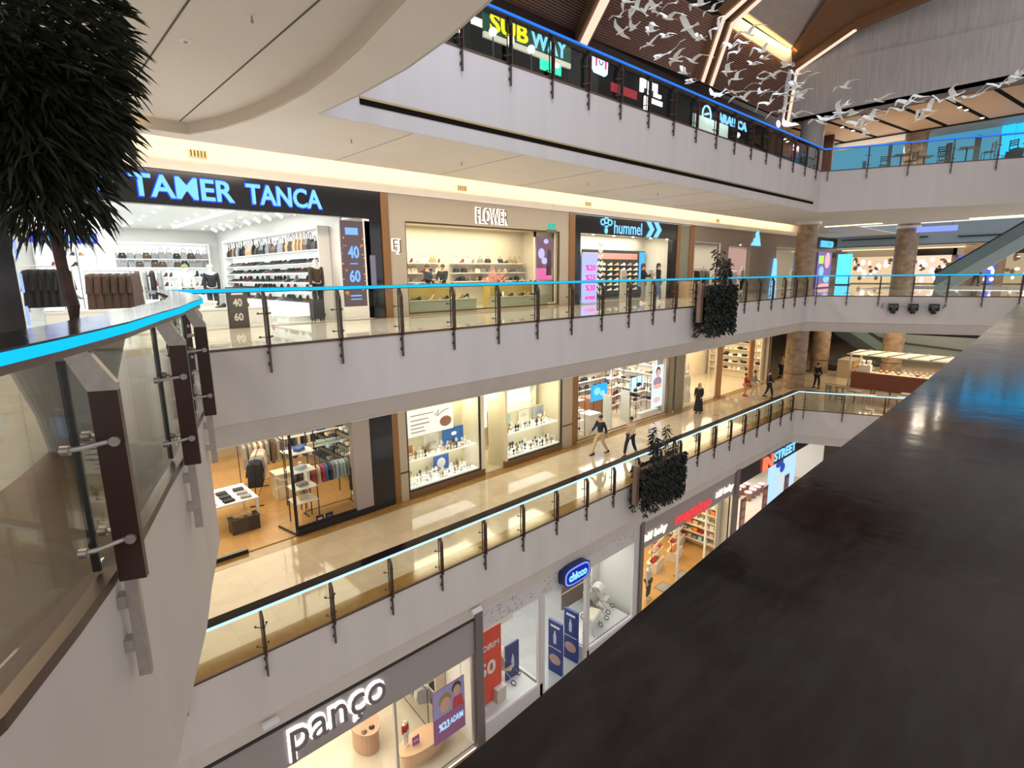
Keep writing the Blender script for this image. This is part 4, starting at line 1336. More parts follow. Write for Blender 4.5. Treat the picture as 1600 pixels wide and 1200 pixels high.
    if scarf:
        mb = MB()
        mb.ball(tuple(head + Vector((0, 0.02 * k, 0.02 * k))), (0.10 * k, 0.112 * k, 0.125 * k), 8)
        mb.ball(tuple(head + Vector((0, 0.03 * k, -0.17 * k))), (0.16 * k, 0.12 * k, 0.12 * k), 8)
        mb.build('headscarf', scarf, t, True)
    if cap:
        MB().lathe([(0.098 * k, 0), (0.10 * k, 0.05 * k), (0.06 * k, 0.09 * k)], 14, tuple(head + Vector((0, 0.01, 0.035 * k)))).build('cap', cap, t, True)
    return t


SK = mat('skin', (0.52, 0.30, 0.20), 0.5)
MQ = mat('mannequin_white', (0.75, 0.73, 0.70), 0.4)
HB = mat('hair_black', (0.015, 0.012, 0.011), 0.5)
HBR = mat('hair_brown', (0.06, 0.03, 0.02), 0.5)
CB = mat('cloth_black', (0.014, 0.014, 0.017), 0.8)
CN = mat('cloth_navy', (0.015, 0.02, 0.045), 0.8)
CJ = mat('cloth_jeans', (0.10, 0.15, 0.24), 0.8)
CW = mat('cloth_white', (0.72, 0.70, 0.66), 0.8)
CG = mat('cloth_grey', (0.25, 0.25, 0.26), 0.8)
CC = mat('cloth_camel', (0.42, 0.30, 0.18), 0.8)
CR = mat('cloth_red', (0.45, 0.03, 0.03), 0.8)
CBR = mat('cloth_brown', (0.07, 0.045, 0.035), 0.8)
CO = mat('cloth_orange', (0.75, 0.22, 0.06), 0.8)
CBL = mat('cloth_blue', (0.05, 0.12, 0.42), 0.8)
CM = mat('cloth_mint', (0.40, 0.58, 0.55), 0.8)
CL = mat('cloth_light_blue', (0.40, 0.50, 0.62), 0.8)
CLAY = mat('cloth_beige', (0.58, 0.48, 0.36), 0.8)
CP = mat('cloth_pink', (0.70, 0.45, 0.42), 0.8)


def leaf_cloud(mb, n, cen, rad, L, w, droop, seed=0, shell_=0.35):
    rnd = random.Random(seed)
    for i in range(n):
        while True:
            p = Vector((rnd.uniform(-1, 1), rnd.uniform(-1, 1), rnd.uniform(-1, 1)))
            if shell_ < p.length < 1: break
        q = Vector((cen[0] + p.x * rad[0], cen[1] + p.y * rad[1], cen[2] + p.z * rad[2]))
        d = (Vector((p.x, p.y, p.z * 0.4)) + Vector((rnd.uniform(-.6, .6), rnd.uniform(-.6, .6), rnd.uniform(-.3, .3)))).normalized()
        d = (d + Vector((0, 0, -droop * rnd.uniform(0.3, 1.3)))).normalized()
        one_leaf(mb, q, d, L * rnd.uniform(0.6, 1.2), w * rnd.uniform(0.7, 1.2), rnd)


def one_leaf(mb, q, d, L, w, rnd):
    s = d.cross(Vector((rnd.uniform(-1, 1), rnd.uniform(-1, 1), rnd.uniform(0.2, 1)))).normalized()
    n = s.cross(d).normalized()
    a = q; b = q + d * L * 0.35 + s * w + n * L * 0.03; c = q + d * L * 0.35 - s * w + n * L * 0.03; m = q + d * L * 0.4 - n * w * 0.3
    e = q + d * L + Vector((0, 0, -L * 0.18)); g = q + d * L * 0.72 + s * w * 0.7 - Vector((0, 0, L * 0.05)); h = q + d * L * 0.72 - s * w * 0.7 - Vector((0, 0, L * 0.05))
    mb.add([a, b, g, e, h, c, m], [(0, 1, 6), (0, 6, 5), (1, 2, 6), (5, 6, 4), (2, 3, 6), (4, 6, 3)])


# ------------------------------------------------------------------ the potted tree on the left
t = thing('potted_tree', 'tall potted tree with dense dark drooping slender leaves behind the near curved railing', 'tree', (0.30, 5.35, 0))
MB().lathe([(0.20, 0.0), (0.24, 0.3), (0.40, 0.86), (0.41, 0.90), (0.36, 0.90), (0.34, 0.80)], 4 * 7, (0, 0, 0)).build('pot', mat('pot_grey', (0.20, 0.19, 0.18), 0.35), t)
MB().lathe([(0.345, 0.80), (0.345, 0.82)], 24).build('soil', mat('soil', (0.03, 0.02, 0.015), 0.9), t)
tr = MB()
tr.tube([(0.08, 0, 0.8), (0.10, 0.02, 1.1), (0.07, 0, 1.4), (0.06, 0, 1.75), (0.0, 0, 2.3)], [0.05, 0.042, 0.038, 0.04, 0.03], 8)
rr = random.Random(4)
for i in range(16):
    a = rr.uniform(0, 6.28); z = rr.uniform(1.7, 2.5); l = rr.uniform(0.35, 0.75)
    tr.tube([(0.04, 0, z), (0.04 + math.cos(a) * l * 0.5, math.sin(a) * l * 0.5, z + 0.35), (0.04 + math.cos(a) * l, math.sin(a) * l, z + 0.45)], [0.018, 0.012, 0.005], 5)
tr.build('trunk', M_bark, t, True)
lf = MB()
leaf_cloud(lf, 4200, (0.0, 0, 2.95), (0.66, 0.75, 0.80), 0.21, 0.016, 0.35, 1, 0.1)
leaf_cloud(lf, 3200, (-0.04, 0, 2.42), (0.60, 0.66, 0.50), 0.22, 0.016, 0.7, 2, 0.15)
leaf_cloud(lf, 500, (0.06, 0, 1.85), (0.36, 0.40, 0.22), 0.20, 0.012, 1.3, 3, 0.0)
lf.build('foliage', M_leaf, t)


# ------------------------------------------------------------------ planters hanging on the far railings
def rail_planter(label, x0, x1, zf, seed, zlow, ztop, y0=10.15, y1=10.6):
    cx = (x0 + x1) / 2
    t = thing('hanging_planter', label, 'plant', (cx, (y0 + y1) / 2, zf), 0, 'leafy planters hung on the railings')
    w = (x1 - x0) / 2
    MB().box(-w + 0.25, w - 0.25, -0.17, 0.17, 0.35, 0.72).build('trough', mat('trough_brown', (0.14, 0.07, 0.04), 0.5), t)
    MB().box(-w - 0.05, -w + 0.15, 0.0, 0.16, -0.6, 0.9).build('side_board', mat('side_board', (0.24, 0.15, 0.11), 0.5), t)
    rnd = random.Random(seed)
    mb = MB()
    for i in range(6500):
        x = rnd.uniform(-w, w); z = rnd.uniform(0, 1) ** 1.0 * (0.85 - zlow) + zlow
        edge = 0.15 * math.sin(x * 5 + seed) + (0.25 if x < 0 else -0.0)
        if z < zlow + 0.2 + edge * 0.8 and rnd.random() < 0.75: continue
        y = rnd.choice([-1, -1, 1]) * rnd.uniform(0.13, 0.26)
        d = Vector((rnd.uniform(-0.6, 0.6), (-0.7 if y < 0 else 0.7) + rnd.uniform(-.5, .5), -0.7)).normalized()
        one_leaf(mb, Vector((x, y, z)), d, rnd.uniform(0.10, 0.17), 0.034, rnd)
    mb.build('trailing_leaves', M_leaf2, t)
    mb = MB(); st = MB()
    for i in range(6):
        x = rnd.uniform(-w * 0.7, w * 0.7); zt_ = rnd.uniform(0.5, 1.0) * (ztop - 0.85) + 0.85
        if i == 0: x, zt_ = -w * 0.25, ztop
        if i == 1: x, zt_ = w * 0.25, ztop * 0.95
        dx = rnd.uniform(-0.15, 0.15)
        st.tube([(x, 0, 0.6), (x + dx, 0, (0.6 + zt_) / 2), (x + dx * 1.5, 0, zt_)], [0.018, 0.012, 0.006], 5)
        for j in range(int(26 * (zt_ - 0.4))):
            f = rnd.uniform(0.15, 1.0)
            q = Vector((x + dx * 1.3 * f, 0, 0.7 + (zt_ - 0.7) * f))
            d = Vector((rnd.uniform(-1, 1), rnd.uniform(-1, 1), rnd.uniform(-0.9, 0.2))).normalized()
            one_leaf(mb, q + d * 0.04, d, rnd.uniform(0.16, 0.26), 0.035, rnd)
    st.build('stems', M_bark, t)
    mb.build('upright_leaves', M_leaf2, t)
    return t


rail_planter('leafy planter with tall stems hung outside the cyan lit railing by the sportswear shops', 19.65, 22.1, Z2, 11, -1.15, 2.3)
rail_planter('bushy ivy planter hung over the pale lit railing on the floor below', 15.75, 18.7, Z1, 12, -1.0, 2.2)

# ------------------------------------------------------------------ gulls
def gull_geo(var):
    body = MB()
    body.tube([(0, -0.26, 0.02), (0, -0.20, 0.025), (0, -0.08, 0.01), (0, 0.10, 0), (0, 0.22, 0.0)], [0.008, 0.03, 0.045, 0.035, 0.01], 7)
    body.add([(0.01, 0.15, 0), (-0.01, 0.15, 0), (-0.07, 0.34, 0.01), (0.07, 0.34, 0.01), (0.01, 0.15, 0.008), (-0.01, 0.15, 0.008), (-0.07, 0.34, 0.018), (0.07, 0.34, 0.018)],
             [(0, 1, 2, 3), (7, 6, 5, 4), (0, 4, 5, 1), (1, 5, 6, 2), (2, 6, 7, 3), (3, 7, 4, 0)])
    up = (0.16, 0.05, 0.26)[var]; tip = (0.02, 0.12, -0.10)[var]
    for sx in (-1, 1):
        st = [(0.02, 0.0, 0.0, 0.10), (0.16, -0.05, up * 0.6, 0.105), (0.34, -0.08, up, 0.085), (0.55, 0.0, up * 0.7 + tip, 0.055), (0.74, 0.10, up * 0.35 + tip, 0.012)]
        rings = [[(sx * x, y - c, z), (sx * x, y, z + 0.012), (sx * x, y + c, z), (sx * x, y, z - 0.004)] for x, y, z, c in st]
        loft(body, rings)
    return body


GB = []
for v in range(3):
    o = gull_geo(v).build('seagull', M_gull, None, False)
    GB.append(o)
GULLS = [(10.58, 6.99, 6.62, 0.55), (12.08, 8.27, 7.36, 0.66), (7.35, 4.62, 4.77, 0.49), (12.43, 8.27, 7.04, 0.66), (8.45, 4.95, 5.04, 0.55), (8.69, 5.49, 5.14, 0.42), (8.12, 4.55, 4.69, 0.34), (12.22, 8.17, 6.67, 0.52), (11.91, 7.69, 6.18, 0.57), (8.05, 5.01, 4.62, 0.41), (8.74, 5.34, 4.76, 0.46), (13.88, 7.99, 6.64, 0.89), (14.1, 8.35, 6.5, 0.67), (9.24, 5.32, 4.52, 0.44), (14.82, 8.37, 8.34, 0.98), (10.54, 5.7, 6.12, 0.43), (8.28, 5.08, 5.39, 0.37), (13.17, 6.91, 6.91, 0.62), (11.75, 5.85, 5.85, 0.56), (13.2, 6.42, 6.27, 0.57), (14.8, 6.98, 7.23, 0.73), (10.33, 4.59, 5.07, 0.49), (10.4, 4.57, 4.97, 0.43), (14.78, 6.79, 6.46, 0.55), (12.97, 5.22, 5.61, 0.5), (14.93, 7.52, 6.51, 0.73), (12.05, 5.88, 5.31, 0.52), (15.66, 6.66, 6.36, 0.7), (17.52, 7.69, 6.93, 0.64), (15.49, 6.88, 6.18, 0.62), (18.15, 6.94, 7.01, 0.72), (18.77, 7.02, 6.93, 0.73), (11.76, 5.77, 4.97, 0.44), (9.85, 5.1, 4.4, 0.49), (10.9, 5.15, 4.55, 0.53), (15.1, 6.63, 5.84, 0.59), (16.57, 6.88, 6.19, 0.68), (15.65, 6.02, 5.92, 0.72), (11.96, 4.63, 4.69, 0.54), (11.8, 5.02, 4.61, 0.55), (18.68, 7.02, 6.54, 0.68), (15.42, 6.24, 5.36, 0.7), (14.77, 5.68, 5.04, 0.69), (21.98, 6.88, 7.42, 0.87), (20.77, 5.51, 6.48, 0.81), (18.43, 5.66, 5.94, 0.66), (22.73, 5.12, 6.7, 1.0), (19.64, 3.7, 5.84, 0.72), (17.97, 4.19, 5.42, 0.76), (18.71, 3.76, 5.46, 0.78), (20.44, 6.04, 6.15, 0.85), (18.43, 5.01, 5.43, 0.77), (17.08, 5.62, 5.35, 0.74), (17.6, 6.03, 5.42, 0.8), (19.91, 5.5, 5.4, 0.67), (18.0, 3.12, 5.53, 0.73), (21.91, 3.28, 6.34, 0.88), (18.77, 2.37, 5.74, 0.75), (22.03, 2.53, 6.57, 0.81), (22.3, 2.37, 6.78, 0.9), (22.72, 4.67, 6.16, 0.88), (16.87, 5.33, 5.4, 0.74), (19.11, 5.53, 5.55, 0.8), (20.85, 5.79, 5.85, 0.74), (10.52, 7.62, 6.9, 0.55), (8.79, 6.18, 5.81, 0.47), (9.49, 7.05, 6.15, 0.41), (7.28, 5.14, 4.8, 0.37), (7.3, 5.38, 4.82, 0.37)]
rg = random.Random(9)
for i, (x, y, z, s) in enumerate(GULLS):
    v = rg.randrange(3)
    o = GB[v] if i == v and False else GB[v].copy()
    COL.objects.link(o)
    o.location = (x, y, z)
    o.rotation_euler = (rg.uniform(-0.45, 0.45) + 0.25, rg.uniform(-0.4, 0.4), -2.2 + rg.uniform(-0.9, 0.9))
    o.scale = (s * 0.88,) * 3
    far = x > 17.5
    if s > 0.85 and x < 15:
        tag(o, 'large pale metal seagull near the top, its wings spread wide', 'sculpture', 'large hanging seagulls')
    elif far:
        tag(o, 'small pale metal seagull hanging in front of the grey end wall and tan ceiling', 'sculpture', 'hanging seagulls before the grey wall')
    else:
        tag(o, 'pale metal seagull hanging in front of the brown slatted ceiling', 'sculpture', 'hanging seagulls before the slatted ceiling')
for o in GB:
    bpy.data.objects.remove(o)

# ================================================================== SHOP CONTENTS
def shelf_unit(name, label, loc, rz, w, d, zs, h, m=M_white, back=None, th=0.03, frame=True):
    """local x along the width, shelves stick out toward -y from the back at y=0"""
    t = thing(name, label, 'shelves', loc, rz)
    if back:
        MB().box(-w / 2, w / 2, 0, 0.03, 0, h).build('back_panel', back, t)
    if frame:
        MB().box(-w / 2 - 0.06, -w / 2, -d, 0.03, 0, h).box(w / 2, w / 2 + 0.06, -d, 0.03, 0, h).box(-w / 2 - 0.06, w / 2 + 0.06, -d, 0.03, h, h + 0.08).build('surround', m, t)
    for z in zs:
        MB().box(-w / 2, w / 2, -d, 0, z - th, z).build('shelf', m, t)
    return t


rs = random.Random(21)
lit_back = mat('lit_back_panel', (0.8, 0.82, 0.82), 0.5, em=(0.95, 1.0, 1.0), st=0.25)
# ---- shoe shop, right-hand wall
ZS = (0.47, 0.83, 1.12, 1.43, 1.72, 2.12)
shelf_unit('shelving_unit', 'long white lit shelving of shoes and bags, right wall of the shoe shop', (7.54, 21.0, 0.0), -math.pi / 2, 9.4, 0.33, ZS, 2.72, M_white, lit_back)
ord_ = ('lowest', 'second', 'third', 'fourth', 'fifth', 'top')
for r, z in enumerate(ZS):
    y = 16.5
    while y < 25.5:
        if r == 5:
            m = rs.choice([CB, CB, CB, C_shoe[1], CBR, CG, C_shoe[5], C_shoe[0]])
            if 'BAG0' not in globals():
                BAG0 = handbag('black handbag standing on the top shelf of the right-hand shoe shop wall', (7.37, y, z + 0.001), 1.45, CB, 'handbags on the top right shelf', 1.15)
                for k_ in BAG0.children: pass
            else:
                c = dup(BAG0, (7.37, y, z + 0.001), 1.57 + rs.uniform(-.3, .3), mats={'body': m, 'handle': m}, scale=(0.95, 1.2, rs.uniform(1.2, 1.9)),
                        label='handbag in the long row on the top shelf of the right-hand wall', group='handbags on the top right shelf')
            y += 0.31
        else:
            src = rs.choice([SHOE, HEEL, HEEL]) if r > 2 else rs.choice([SHOE, SHOE, BOOT])
            m = rs.choice([C_shoe[0]] * 14 + [C_shoe[1], C_shoe[1], C_shoe[2], C_shoe[2], C_shoe[4]])
            put(src, (7.36, y, z + 0.001), 1.57 + rs.uniform(-.45, .45), 'shoe on the %s shelf of the right-hand wall of the shoe shop' % ord_[r], 'shoes on the %s right shelf' % ord_[r], m, 1.12)
            y += rs.choice([0.15, 0.18, 0.24])
BAG0['label'] = 'handbag in the long row on the top shelf of the right-hand wall'
# ---- shoe shop, back wall
ZB = (0.55, 0.95, 1.35, 1.75, 2.1)
shelf_unit('shelving_unit', 'white lit shelving of bags and boots on the back wall of the shoe shop', (5.15, 27.9, 0.0), 0, 3.9, 0.35, ZB, 2.7, M_white, lit_back)
for r, z in enumerate(ZB):
    x = 3.35
    while x < 7.0:
        if r in (3, 4):
            dup(BAG0, (x, 27.72, z + 0.001), rs.uniform(-.3, .3), mats={'body': rs.choice([CB, CG, CBR, C_shoe[2]]), 'handle': CB}, scale=(0.85, 1.1, rs.uniform(1.0, 1.5)),
                label='handbag on the upper shelves of the back wall of the shoe shop', group='handbags on the back shelves')
            x += 0.28
        else:
            put(rs.choice([SHOE, BOOT, HEEL]), (x, 27.72, z + 0.001), rs.uniform(-.3, .3), 'shoe on the back wall shelves of the shoe shop', 'shoes on the back shelves', rs.choice(C_shoe), 1.25)
            x += 0.2
# ---- inner partition with sign and niche
struct('wall_partition', MB().box(0.31, 3.05, 23.0, 23.25, 0, 3.35), M_white)
t = sign('shop_sign', 'small deep blue lit sign inside the shoe shop, behind the tree trunk', 1.0, 22.97, 2.50)
MB().box(-0.1, 1.62, -0.03, 0, -0.06, 0.28).build('board', glow('sign_deep_blue', (0.05, 0.10, 0.75), 0.8), t)
text_on(MB(), 'TAMER TANCA', 0.15, 1.5, 0, 0.2, -0.03, 0.02, 0.02).build('lettering', G_cyan, t)
t = shelf_unit('display_niche', 'white lit display niche with a grid of shelves under the small blue sign', (1.75, 22.97, 0.3), 0, 1.5, 0.18, (0.35, 0.7, 1.05, 1.4, 1.75), 2.0, M_white, glow('niche_light', (0.9, 0.97, 1.0), 0.95), 0.02)
MB().box(-0.26, -0.24, -0.18, 0, 0, 2.0).box(0.24, 0.26, -0.18, 0, 0, 2.0).build('divider', M_grey, t)
for k in range(16):
    put(rs.choice([SHOE, HEEL]), (1.1 + 0.26 * (k % 6) + rs.uniform(0, .04), 22.88, 0.301 + (0.35, 0.7, 1.05, 1.4, 1.75)[k % 5]), rs.uniform(-1, 1), 'small shoe in the lit display niche under the inner sign', 'shoes in the display niche', rs.choice(C_shoe), 1.0)
t = thing('arched_mirror', 'arched white framed mirror at the left edge of the shoe shop', 'mirror', (0.36, 20.5, 0), 0)
arch = [(-0.6, 0.1), (0.6, 0.1), (0.6, 1.9), (0.5, 2.2), (0.25, 2.42), (0, 2.48), (-0.25, 2.42), (-0.5, 2.2), (-0.6, 1.9)]
MB().prism_yz([(a * 1.12, b * 1.03) for a, b in arch], 0, 0.04).build('frame', M_white, t)
MB().prism_yz(arch, 0.04, 0.05).build('glass', mat('mirror_glass', (0.6, 0.62, 0.63), 0.05, 0.9), t)
# ---- ceiling of the shoe shop
DL = None
def downlight(x, y, z, label, group, m=G_spot, r=0.06):
    global DL
    if DL is None:
        DL = MB().lathe([(r, -0.012), (r * 0.8, -0.02), (r, 0)], 10).build('ceiling_downlight', m)
        DL.location = (x, y, z); tag(DL, label, 'lamp', group); return
    c = put(DL, (x, y, z), 0, label, group, m)
for i in range(5):
    for j in range(8):
        downlight(1.2 + i * 1.35 + rs.uniform(-.15, .15), 16.4 + j * 1.45, 3.345, 'small round downlight in the white ceiling of the shoe shop', 'downlights of the shoe shop')
t = thing('light_line', 'white light line across the ceiling of the shoe shop, left of the tree trunk', 'lamp', (1.0, 19.5, 3.34))
MB().obox((0, 0, -0.02), (0.12, 5.5, 0.04), -0.1).build('diffuser', G_whitel, t)
t = thing('light_line', 'long white light line in the ceiling of the shoe shop, running to the right wall', 'lamp', (5.6, 21.5, 3.34))
MB().obox((0, 0, -0.02), (0.14, 9.5, 0.04), 0.0).build('diffuser', G_whitel, t)
TR = []
for i in range(9):
    loc = (6.6, 16.6 + i * 1.0, 3.34)
    if i == 0:
        TS = thing('track_spotlight', 'white track spotlight in the row above the right-hand shelves', 'lamp', loc, 0, 'track spotlights of the shoe shop')
        MB().tube([(0, 0, 0), (0, 0, -0.12)], 0.012, 6).build('stem', M_white, TS)
        MB().tube([(-0.05, 0, -0.12), (0.12, 0, -0.22)], [0.045, 0.055], 10).build('head', M_white, TS)
        MB().tube([(0.12, 0, -0.22), (0.13, 0, -0.226)], 0.045, 10).build('lens', G_spot, TS)
    else:
        dup(TS, loc)
# ---- low white plinths and goods in the shop window zone
def plinth(label, x0, x1, y0, y1, h, m=M_white, z=0.0):
    t = thing('display_plinth', label, 'display stand', ((x0 + x1) / 2, (y0 + y1) / 2, z))
    w, d = (x1 - x0) / 2, (y1 - y0) / 2
    MB().box(-w, w, -d, d, 0.0, h - 0.05).build('body', m, t)
    MB().box(-w - 0.02, w + 0.02, -d - 0.02, d + 0.02, h - 0.05, h).build('top', m, t)
    return t


plinth('long low white plinth in the entrance of the shoe shop behind the dark floor sign', 2.9, 5.6, 16.2, 17.0, 0.48)
plinth('low white plinth with rounded cushions behind the curved rail tip', 2.6, 4.6, 17.6, 18.4, 0.62)
plinth('white plinth under the dark coats at the left of the shoe shop', 0.7, 1.9, 16.6, 17.4, 0.55)
for i in range(4):
    put(SHOE, (3.2 + i * 0.6, 16.5, 0.482), rs.uniform(0, 3), 'shoe on the low white plinth behind the dark floor sign', 'shoes on the low plinth', rs.choice(C_shoe), 1.2)
for i in range(9):
    put(SHOE, (5.9 + 0.0 * i, 17.0 + i * 0.5, 0.012), 1.3 + rs.uniform(-.3, .3), 'shoe on the bright floor step before the right wall', 'shoes on the floor step', rs.choice(C_shoe[:4]), 1.2)
t = thing('floor_step', 'bright white floor step below the right-hand shoe shelves', 'display stand', (6.75, 20.5, 0))
MB().box(-0.6, 0.6, -4.2, 4.2, 0.006, 0.12).build('body', M_white, t)
MB().box(-0.62, 0.62, -4.22, 4.22, 0.12, 0.135).build('top', mat('bright_top', (0.8, 0.85, 0.85), 0.2), t)
# racks with coats
rk = rack('white rail of dark coats at the left end of the shoe shop', (0.9, 16.95, 0.55), 0.1, 0.9, 1.05, M_white)
G0 = garment('dark leather jacket hanging on the left rail of the shoe shop', (0.6, 16.95, 1.6), 0.7, CB, 'dark jackets on the left rail', True)
reg(G0)
for i in range(1, 5):
    dup(G0, (0.6 + i * 0.14, 16.95, 1.6), 0.7, label='dark leather jacket hanging on the left rail of the shoe shop')
rk = rack('white rail of brown coats right of the tree trunk in the shoe shop', (2.2, 17.2, 0), 0.1, 1.2, 1.5, M_white)
for i in range(6):
    dup(G0, (1.75 + i * 0.17, 17.2, 1.5), 0.9, label='brown coat hanging on the rail right of the tree trunk', group='brown coats on the middle rail', mats={'garment_body': CBR if i > 1 else mat('coat_plum', (0.10, 0.06, 0.05), 0.8)})
rk = rack('white rail of black jackets behind the brown coats', (3.4, 20.2, 0), 0.1, 1.2, 1.6, M_white)
for i in range(5):
    dup(G0, (2.95 + i * 0.2, 20.2, 1.6), 1.3, label='black jacket hanging on the rail behind the brown coats', group='black jackets on the rear rail', mats={'garment_body': rs.choice([CB, CBR, CG])})
human('mannequin', 'mannequin in a white coat and olive cap in the shoe shop', 'mannequin', (4.55, 20.6, 0), 0.2, skin=MQ, top=CW, pants=CB, cap=mat('cap_olive', (0.25, 0.24, 0.10), 0.8), shoes=CB)
human('mannequin', 'mannequin in a black coat and cream cap in the shoe shop', 'mannequin', (5.25, 20.4, 0), -0.2, skin=MQ, top=CB, pants=CB, cap=mat('cap_cream', (0.65, 0.58, 0.40), 0.8), shoes=CB)
human('mannequin', 'headless style mannequin in a brown jacket beside the lit sale display', 'mannequin', (7.05, 16.2, 0.135), 0.2, skin=MQ, top=CBR, pants=CB, shoes=CB)
# suitcase
t = thing('suitcase', 'black wheeled suitcase standing beside the lit sale display', 'suitcase', (6.85, 15.85, 0.0), 0.1)
MB().box(-0.18, 0.18, -0.11, 0.11, 0.06, 0.62).build('shell', mat('case_black', (0.03, 0.03, 0.035), 0.35), t)
MB().tube([(-0.08, 0.08, 0.62), (-0.08, 0.08, 0.9), (0.08, 0.08, 0.9), (0.08, 0.08, 0.62)], 0.01, 6).build('handle', M_steel, t)
for sx in (-1, 1):
    for sy in (-1, 1):
        MB().ball((sx * 0.14, sy * 0.08, 0.03), 0.03, 6).build('wheel', M_blackm, t)
# lit sale display 40/60
t = sign('sale_display', 'tall dark lit display with blue numbers 40 and 60 and orange flames', 7.50, 15.36, 0.40)
MB().box(0, 0.73, -0.03, 0.03, 0, 2.5).build('screen', mat('display_dark', (0.04, 0.03, 0.035), 0.2, em=(0.09, 0.055, 0.06), st=0.6), t)
MB().box(0.73, 0.95, -0.03, 0.05, -0.38, 2.58).box(-0.03, 0.73, -0.03, 0.05, -0.38, 0).build('frame', M_white, t)
G_num = glow('number_blue', (0.16, 0.32, 1.0), 1.3)
text_on(MB(), '40', 0.20, 0.55, 1.42, 1.78, -0.03, 0.01, 0.03).build('number', G_num, t)
text_on(MB(), '60', 0.20, 0.55, 0.72, 1.08, -0.03, 0.01, 0.03).build('number', G_num, t)
MB().box(0.15, 0.55, -0.04, -0.03, 2.1, 2.3).build('heading', G_num, t)
MB().box(0.25, 0.48, -0.04, -0.03, 1.25, 1.28).box(0.2, 0.55, -0.04, -0.03, 0.3, 0.34).box(0.2, 0.55, -0.04, -0.03, 0.2, 0.23).build('small_print', G_num, t)
fl = MB(); fr = random.Random(2)
for k in range(26):
    x = fr.choice([fr.uniform(0.01, 0.14), fr.uniform(0.6, 0.72)]); z = fr.uniform(0.25, 2.2); s = fr.uniform(0.01, 0.035)
    fl.obox((x, -0.034, z), (s, 0.006, s * 2), 0, ry=fr.uniform(0, 3))
fl.build('flames', glow('flame_orange', (1.0, 0.30, 0.04), 1.0), t)
# free-standing 40/60 sign at the rail
t = sign('floor_sign', 'dark free standing floor sign with pale numbers 40 and 60 behind the railing', 4.23, 15.28, 0.006)
MB().add([(0, 0, 0), (0.48, 0, 0), (0.48, 0, 0), (0, 0, 0)], []).box(0, 0.5, -0.02, 0.02, 0.0, 1.05).box(0.05, 0.45, -0.15, 0.2, 0, 0.02).build('board', mat('sign_slate', (0.06, 0.05, 0.05), 0.4), t)
text_on(MB(), '40', 0.14, 0.36, 0.55, 0.75, -0.02, 0.01, 0.02).build('number', mat('print_pale', (0.6, 0.58, 0.55), 0.5), t)
text_on(MB(), '60', 0.14, 0.36, 0.18, 0.38, -0.02, 0.01, 0.02).build('number', mat('print_pale', (0.6, 0.58, 0.55), 0.5), t)
MB().box(0.12, 0.4, -0.03, -0.02, 0.85, 0.92).build('heading', mat('print_pale', (0.6, 0.58, 0.55), 0.5), t)
# dark side window right of the display
t = thing('side_display', 'dark glass display panel between the shoe shop and the wooden pier', 'display', (8.28, 15.33, 0.02))
MB().box(0, 0.52, 0, 0.02, 0, 2.9).build('pane', mat('smoked_glass', (0.015, 0.015, 0.02), 0.06), t)
MB().box(0.12, 0.30, -0.012, 0, 0.9, 1.9).build('poster', mat('poster_dim', (0.10, 0.10, 0.14), 0.4, em=(0.10, 0.10, 0.16), st=0.5), t)
# edge light on the left jamb
t = thing('light_line', 'thin blue light line on the left jamb of the shoe shop', 'lamp', (0.34, 15.33, 0.3))
for k in range(4):
    MB().box(0, 0.05, -0.02, 0.0, 0.05 + k * 0.68, 0.45 + k * 0.68).build('tube', glow('violet_blue', (0.25, 0.35, 1.0), 1.2), t)

# ---- big signs on the camera level
t = sign('shop_sign', 'large glowing blue capital letters on the long black fascia of the shoe shop', 2.50, 15.36, 3.16)
vv = MB(); text_on(vv, 'TAMER', 0, 2.20, 0, 0.50, -0.02, 0.04, 0.018); text_on(vv, 'TANCA', 2.50, 4.50, 0, 0.50, -0.02, 0.04, 0.018)
vv.build('lettering', G_cyan, t)
hb = MB(); text_on(hb, 'TAMER', -0.03, 2.23, -0.03, 0.53, 0.0, 0.02, 0.04); text_on(hb, 'TANCA', 2.47, 4.53, -0.03, 0.53, 0.0, 0.02, 0.04)
hb.build('halo', G_blueh, t)
lg = MB().tube([(-0.62, -0.03, 0.02), (-0.45, -0.03, 0.5), (-0.28, -0.03, 0.02)], 0.045, 6).box(-0.72, -0.2, -0.06, -0.01, 0.42, 0.50).box(-0.62, -0.3, -0.06, -0.01, 0.2, 0.26)
lg.build('emblem', glow('emblem_blue', (0.10, 0.2, 1.0), 1.1), t)
t = sign('shop_sign', 'backlit slim cream haloed letters on the beige shop front', 12.63, 15.36, 3.10)
text_on(MB(), 'FLOWER', -0.02, 1.52, -0.02, 0.54, -0.0, 0.02, 0.055).build('halo', glow('halo_cream', (1.0, 0.88, 0.68), 2.2), t)
text_on(MB(), 'FLOWER', 0.0, 1.5, 0.0, 0.52, -0.06, 0.02, -0.0).build('lettering', M_bronze, t)
t = sign('shop_sign', 'small backlit monogram on the beige pier left of the bag shop window', 9.22, 15.36, 1.98)
text_on(MB(), 'FJ', -0.02, 0.30, -0.02, 0.46, 0, 0.02, 0.06).build('halo', glow('halo_cream', (1.0, 0.88, 0.68), 2.2), t)
text_on(MB(), 'FJ', 0.0, 0.28, 0, 0.44, -0.05, 0.02, 0.0).build('lettering', M_bronze, t)
t = sign('shop_sign', 'glowing pale blue lettering with bee emblem and double chevron on black', 19.63, 15.36, 3.05)
text_on(MB(), 'hummel', 1.05, 3.25, 0.02, 0.58, -0.02, 0.015, 0.005).build('lettering', G_cyan, t)
em = MB()
for (a, b) in ((0.2, 0.48), (0.45, 0.55), (0.72, 0.48)):
    em.tube([(a + 0.15 * math.cos(q), -0.04, b + 0.12 * math.sin(q)) for q in [i * 0.785 for i in range(9)]], 0.035, 5)
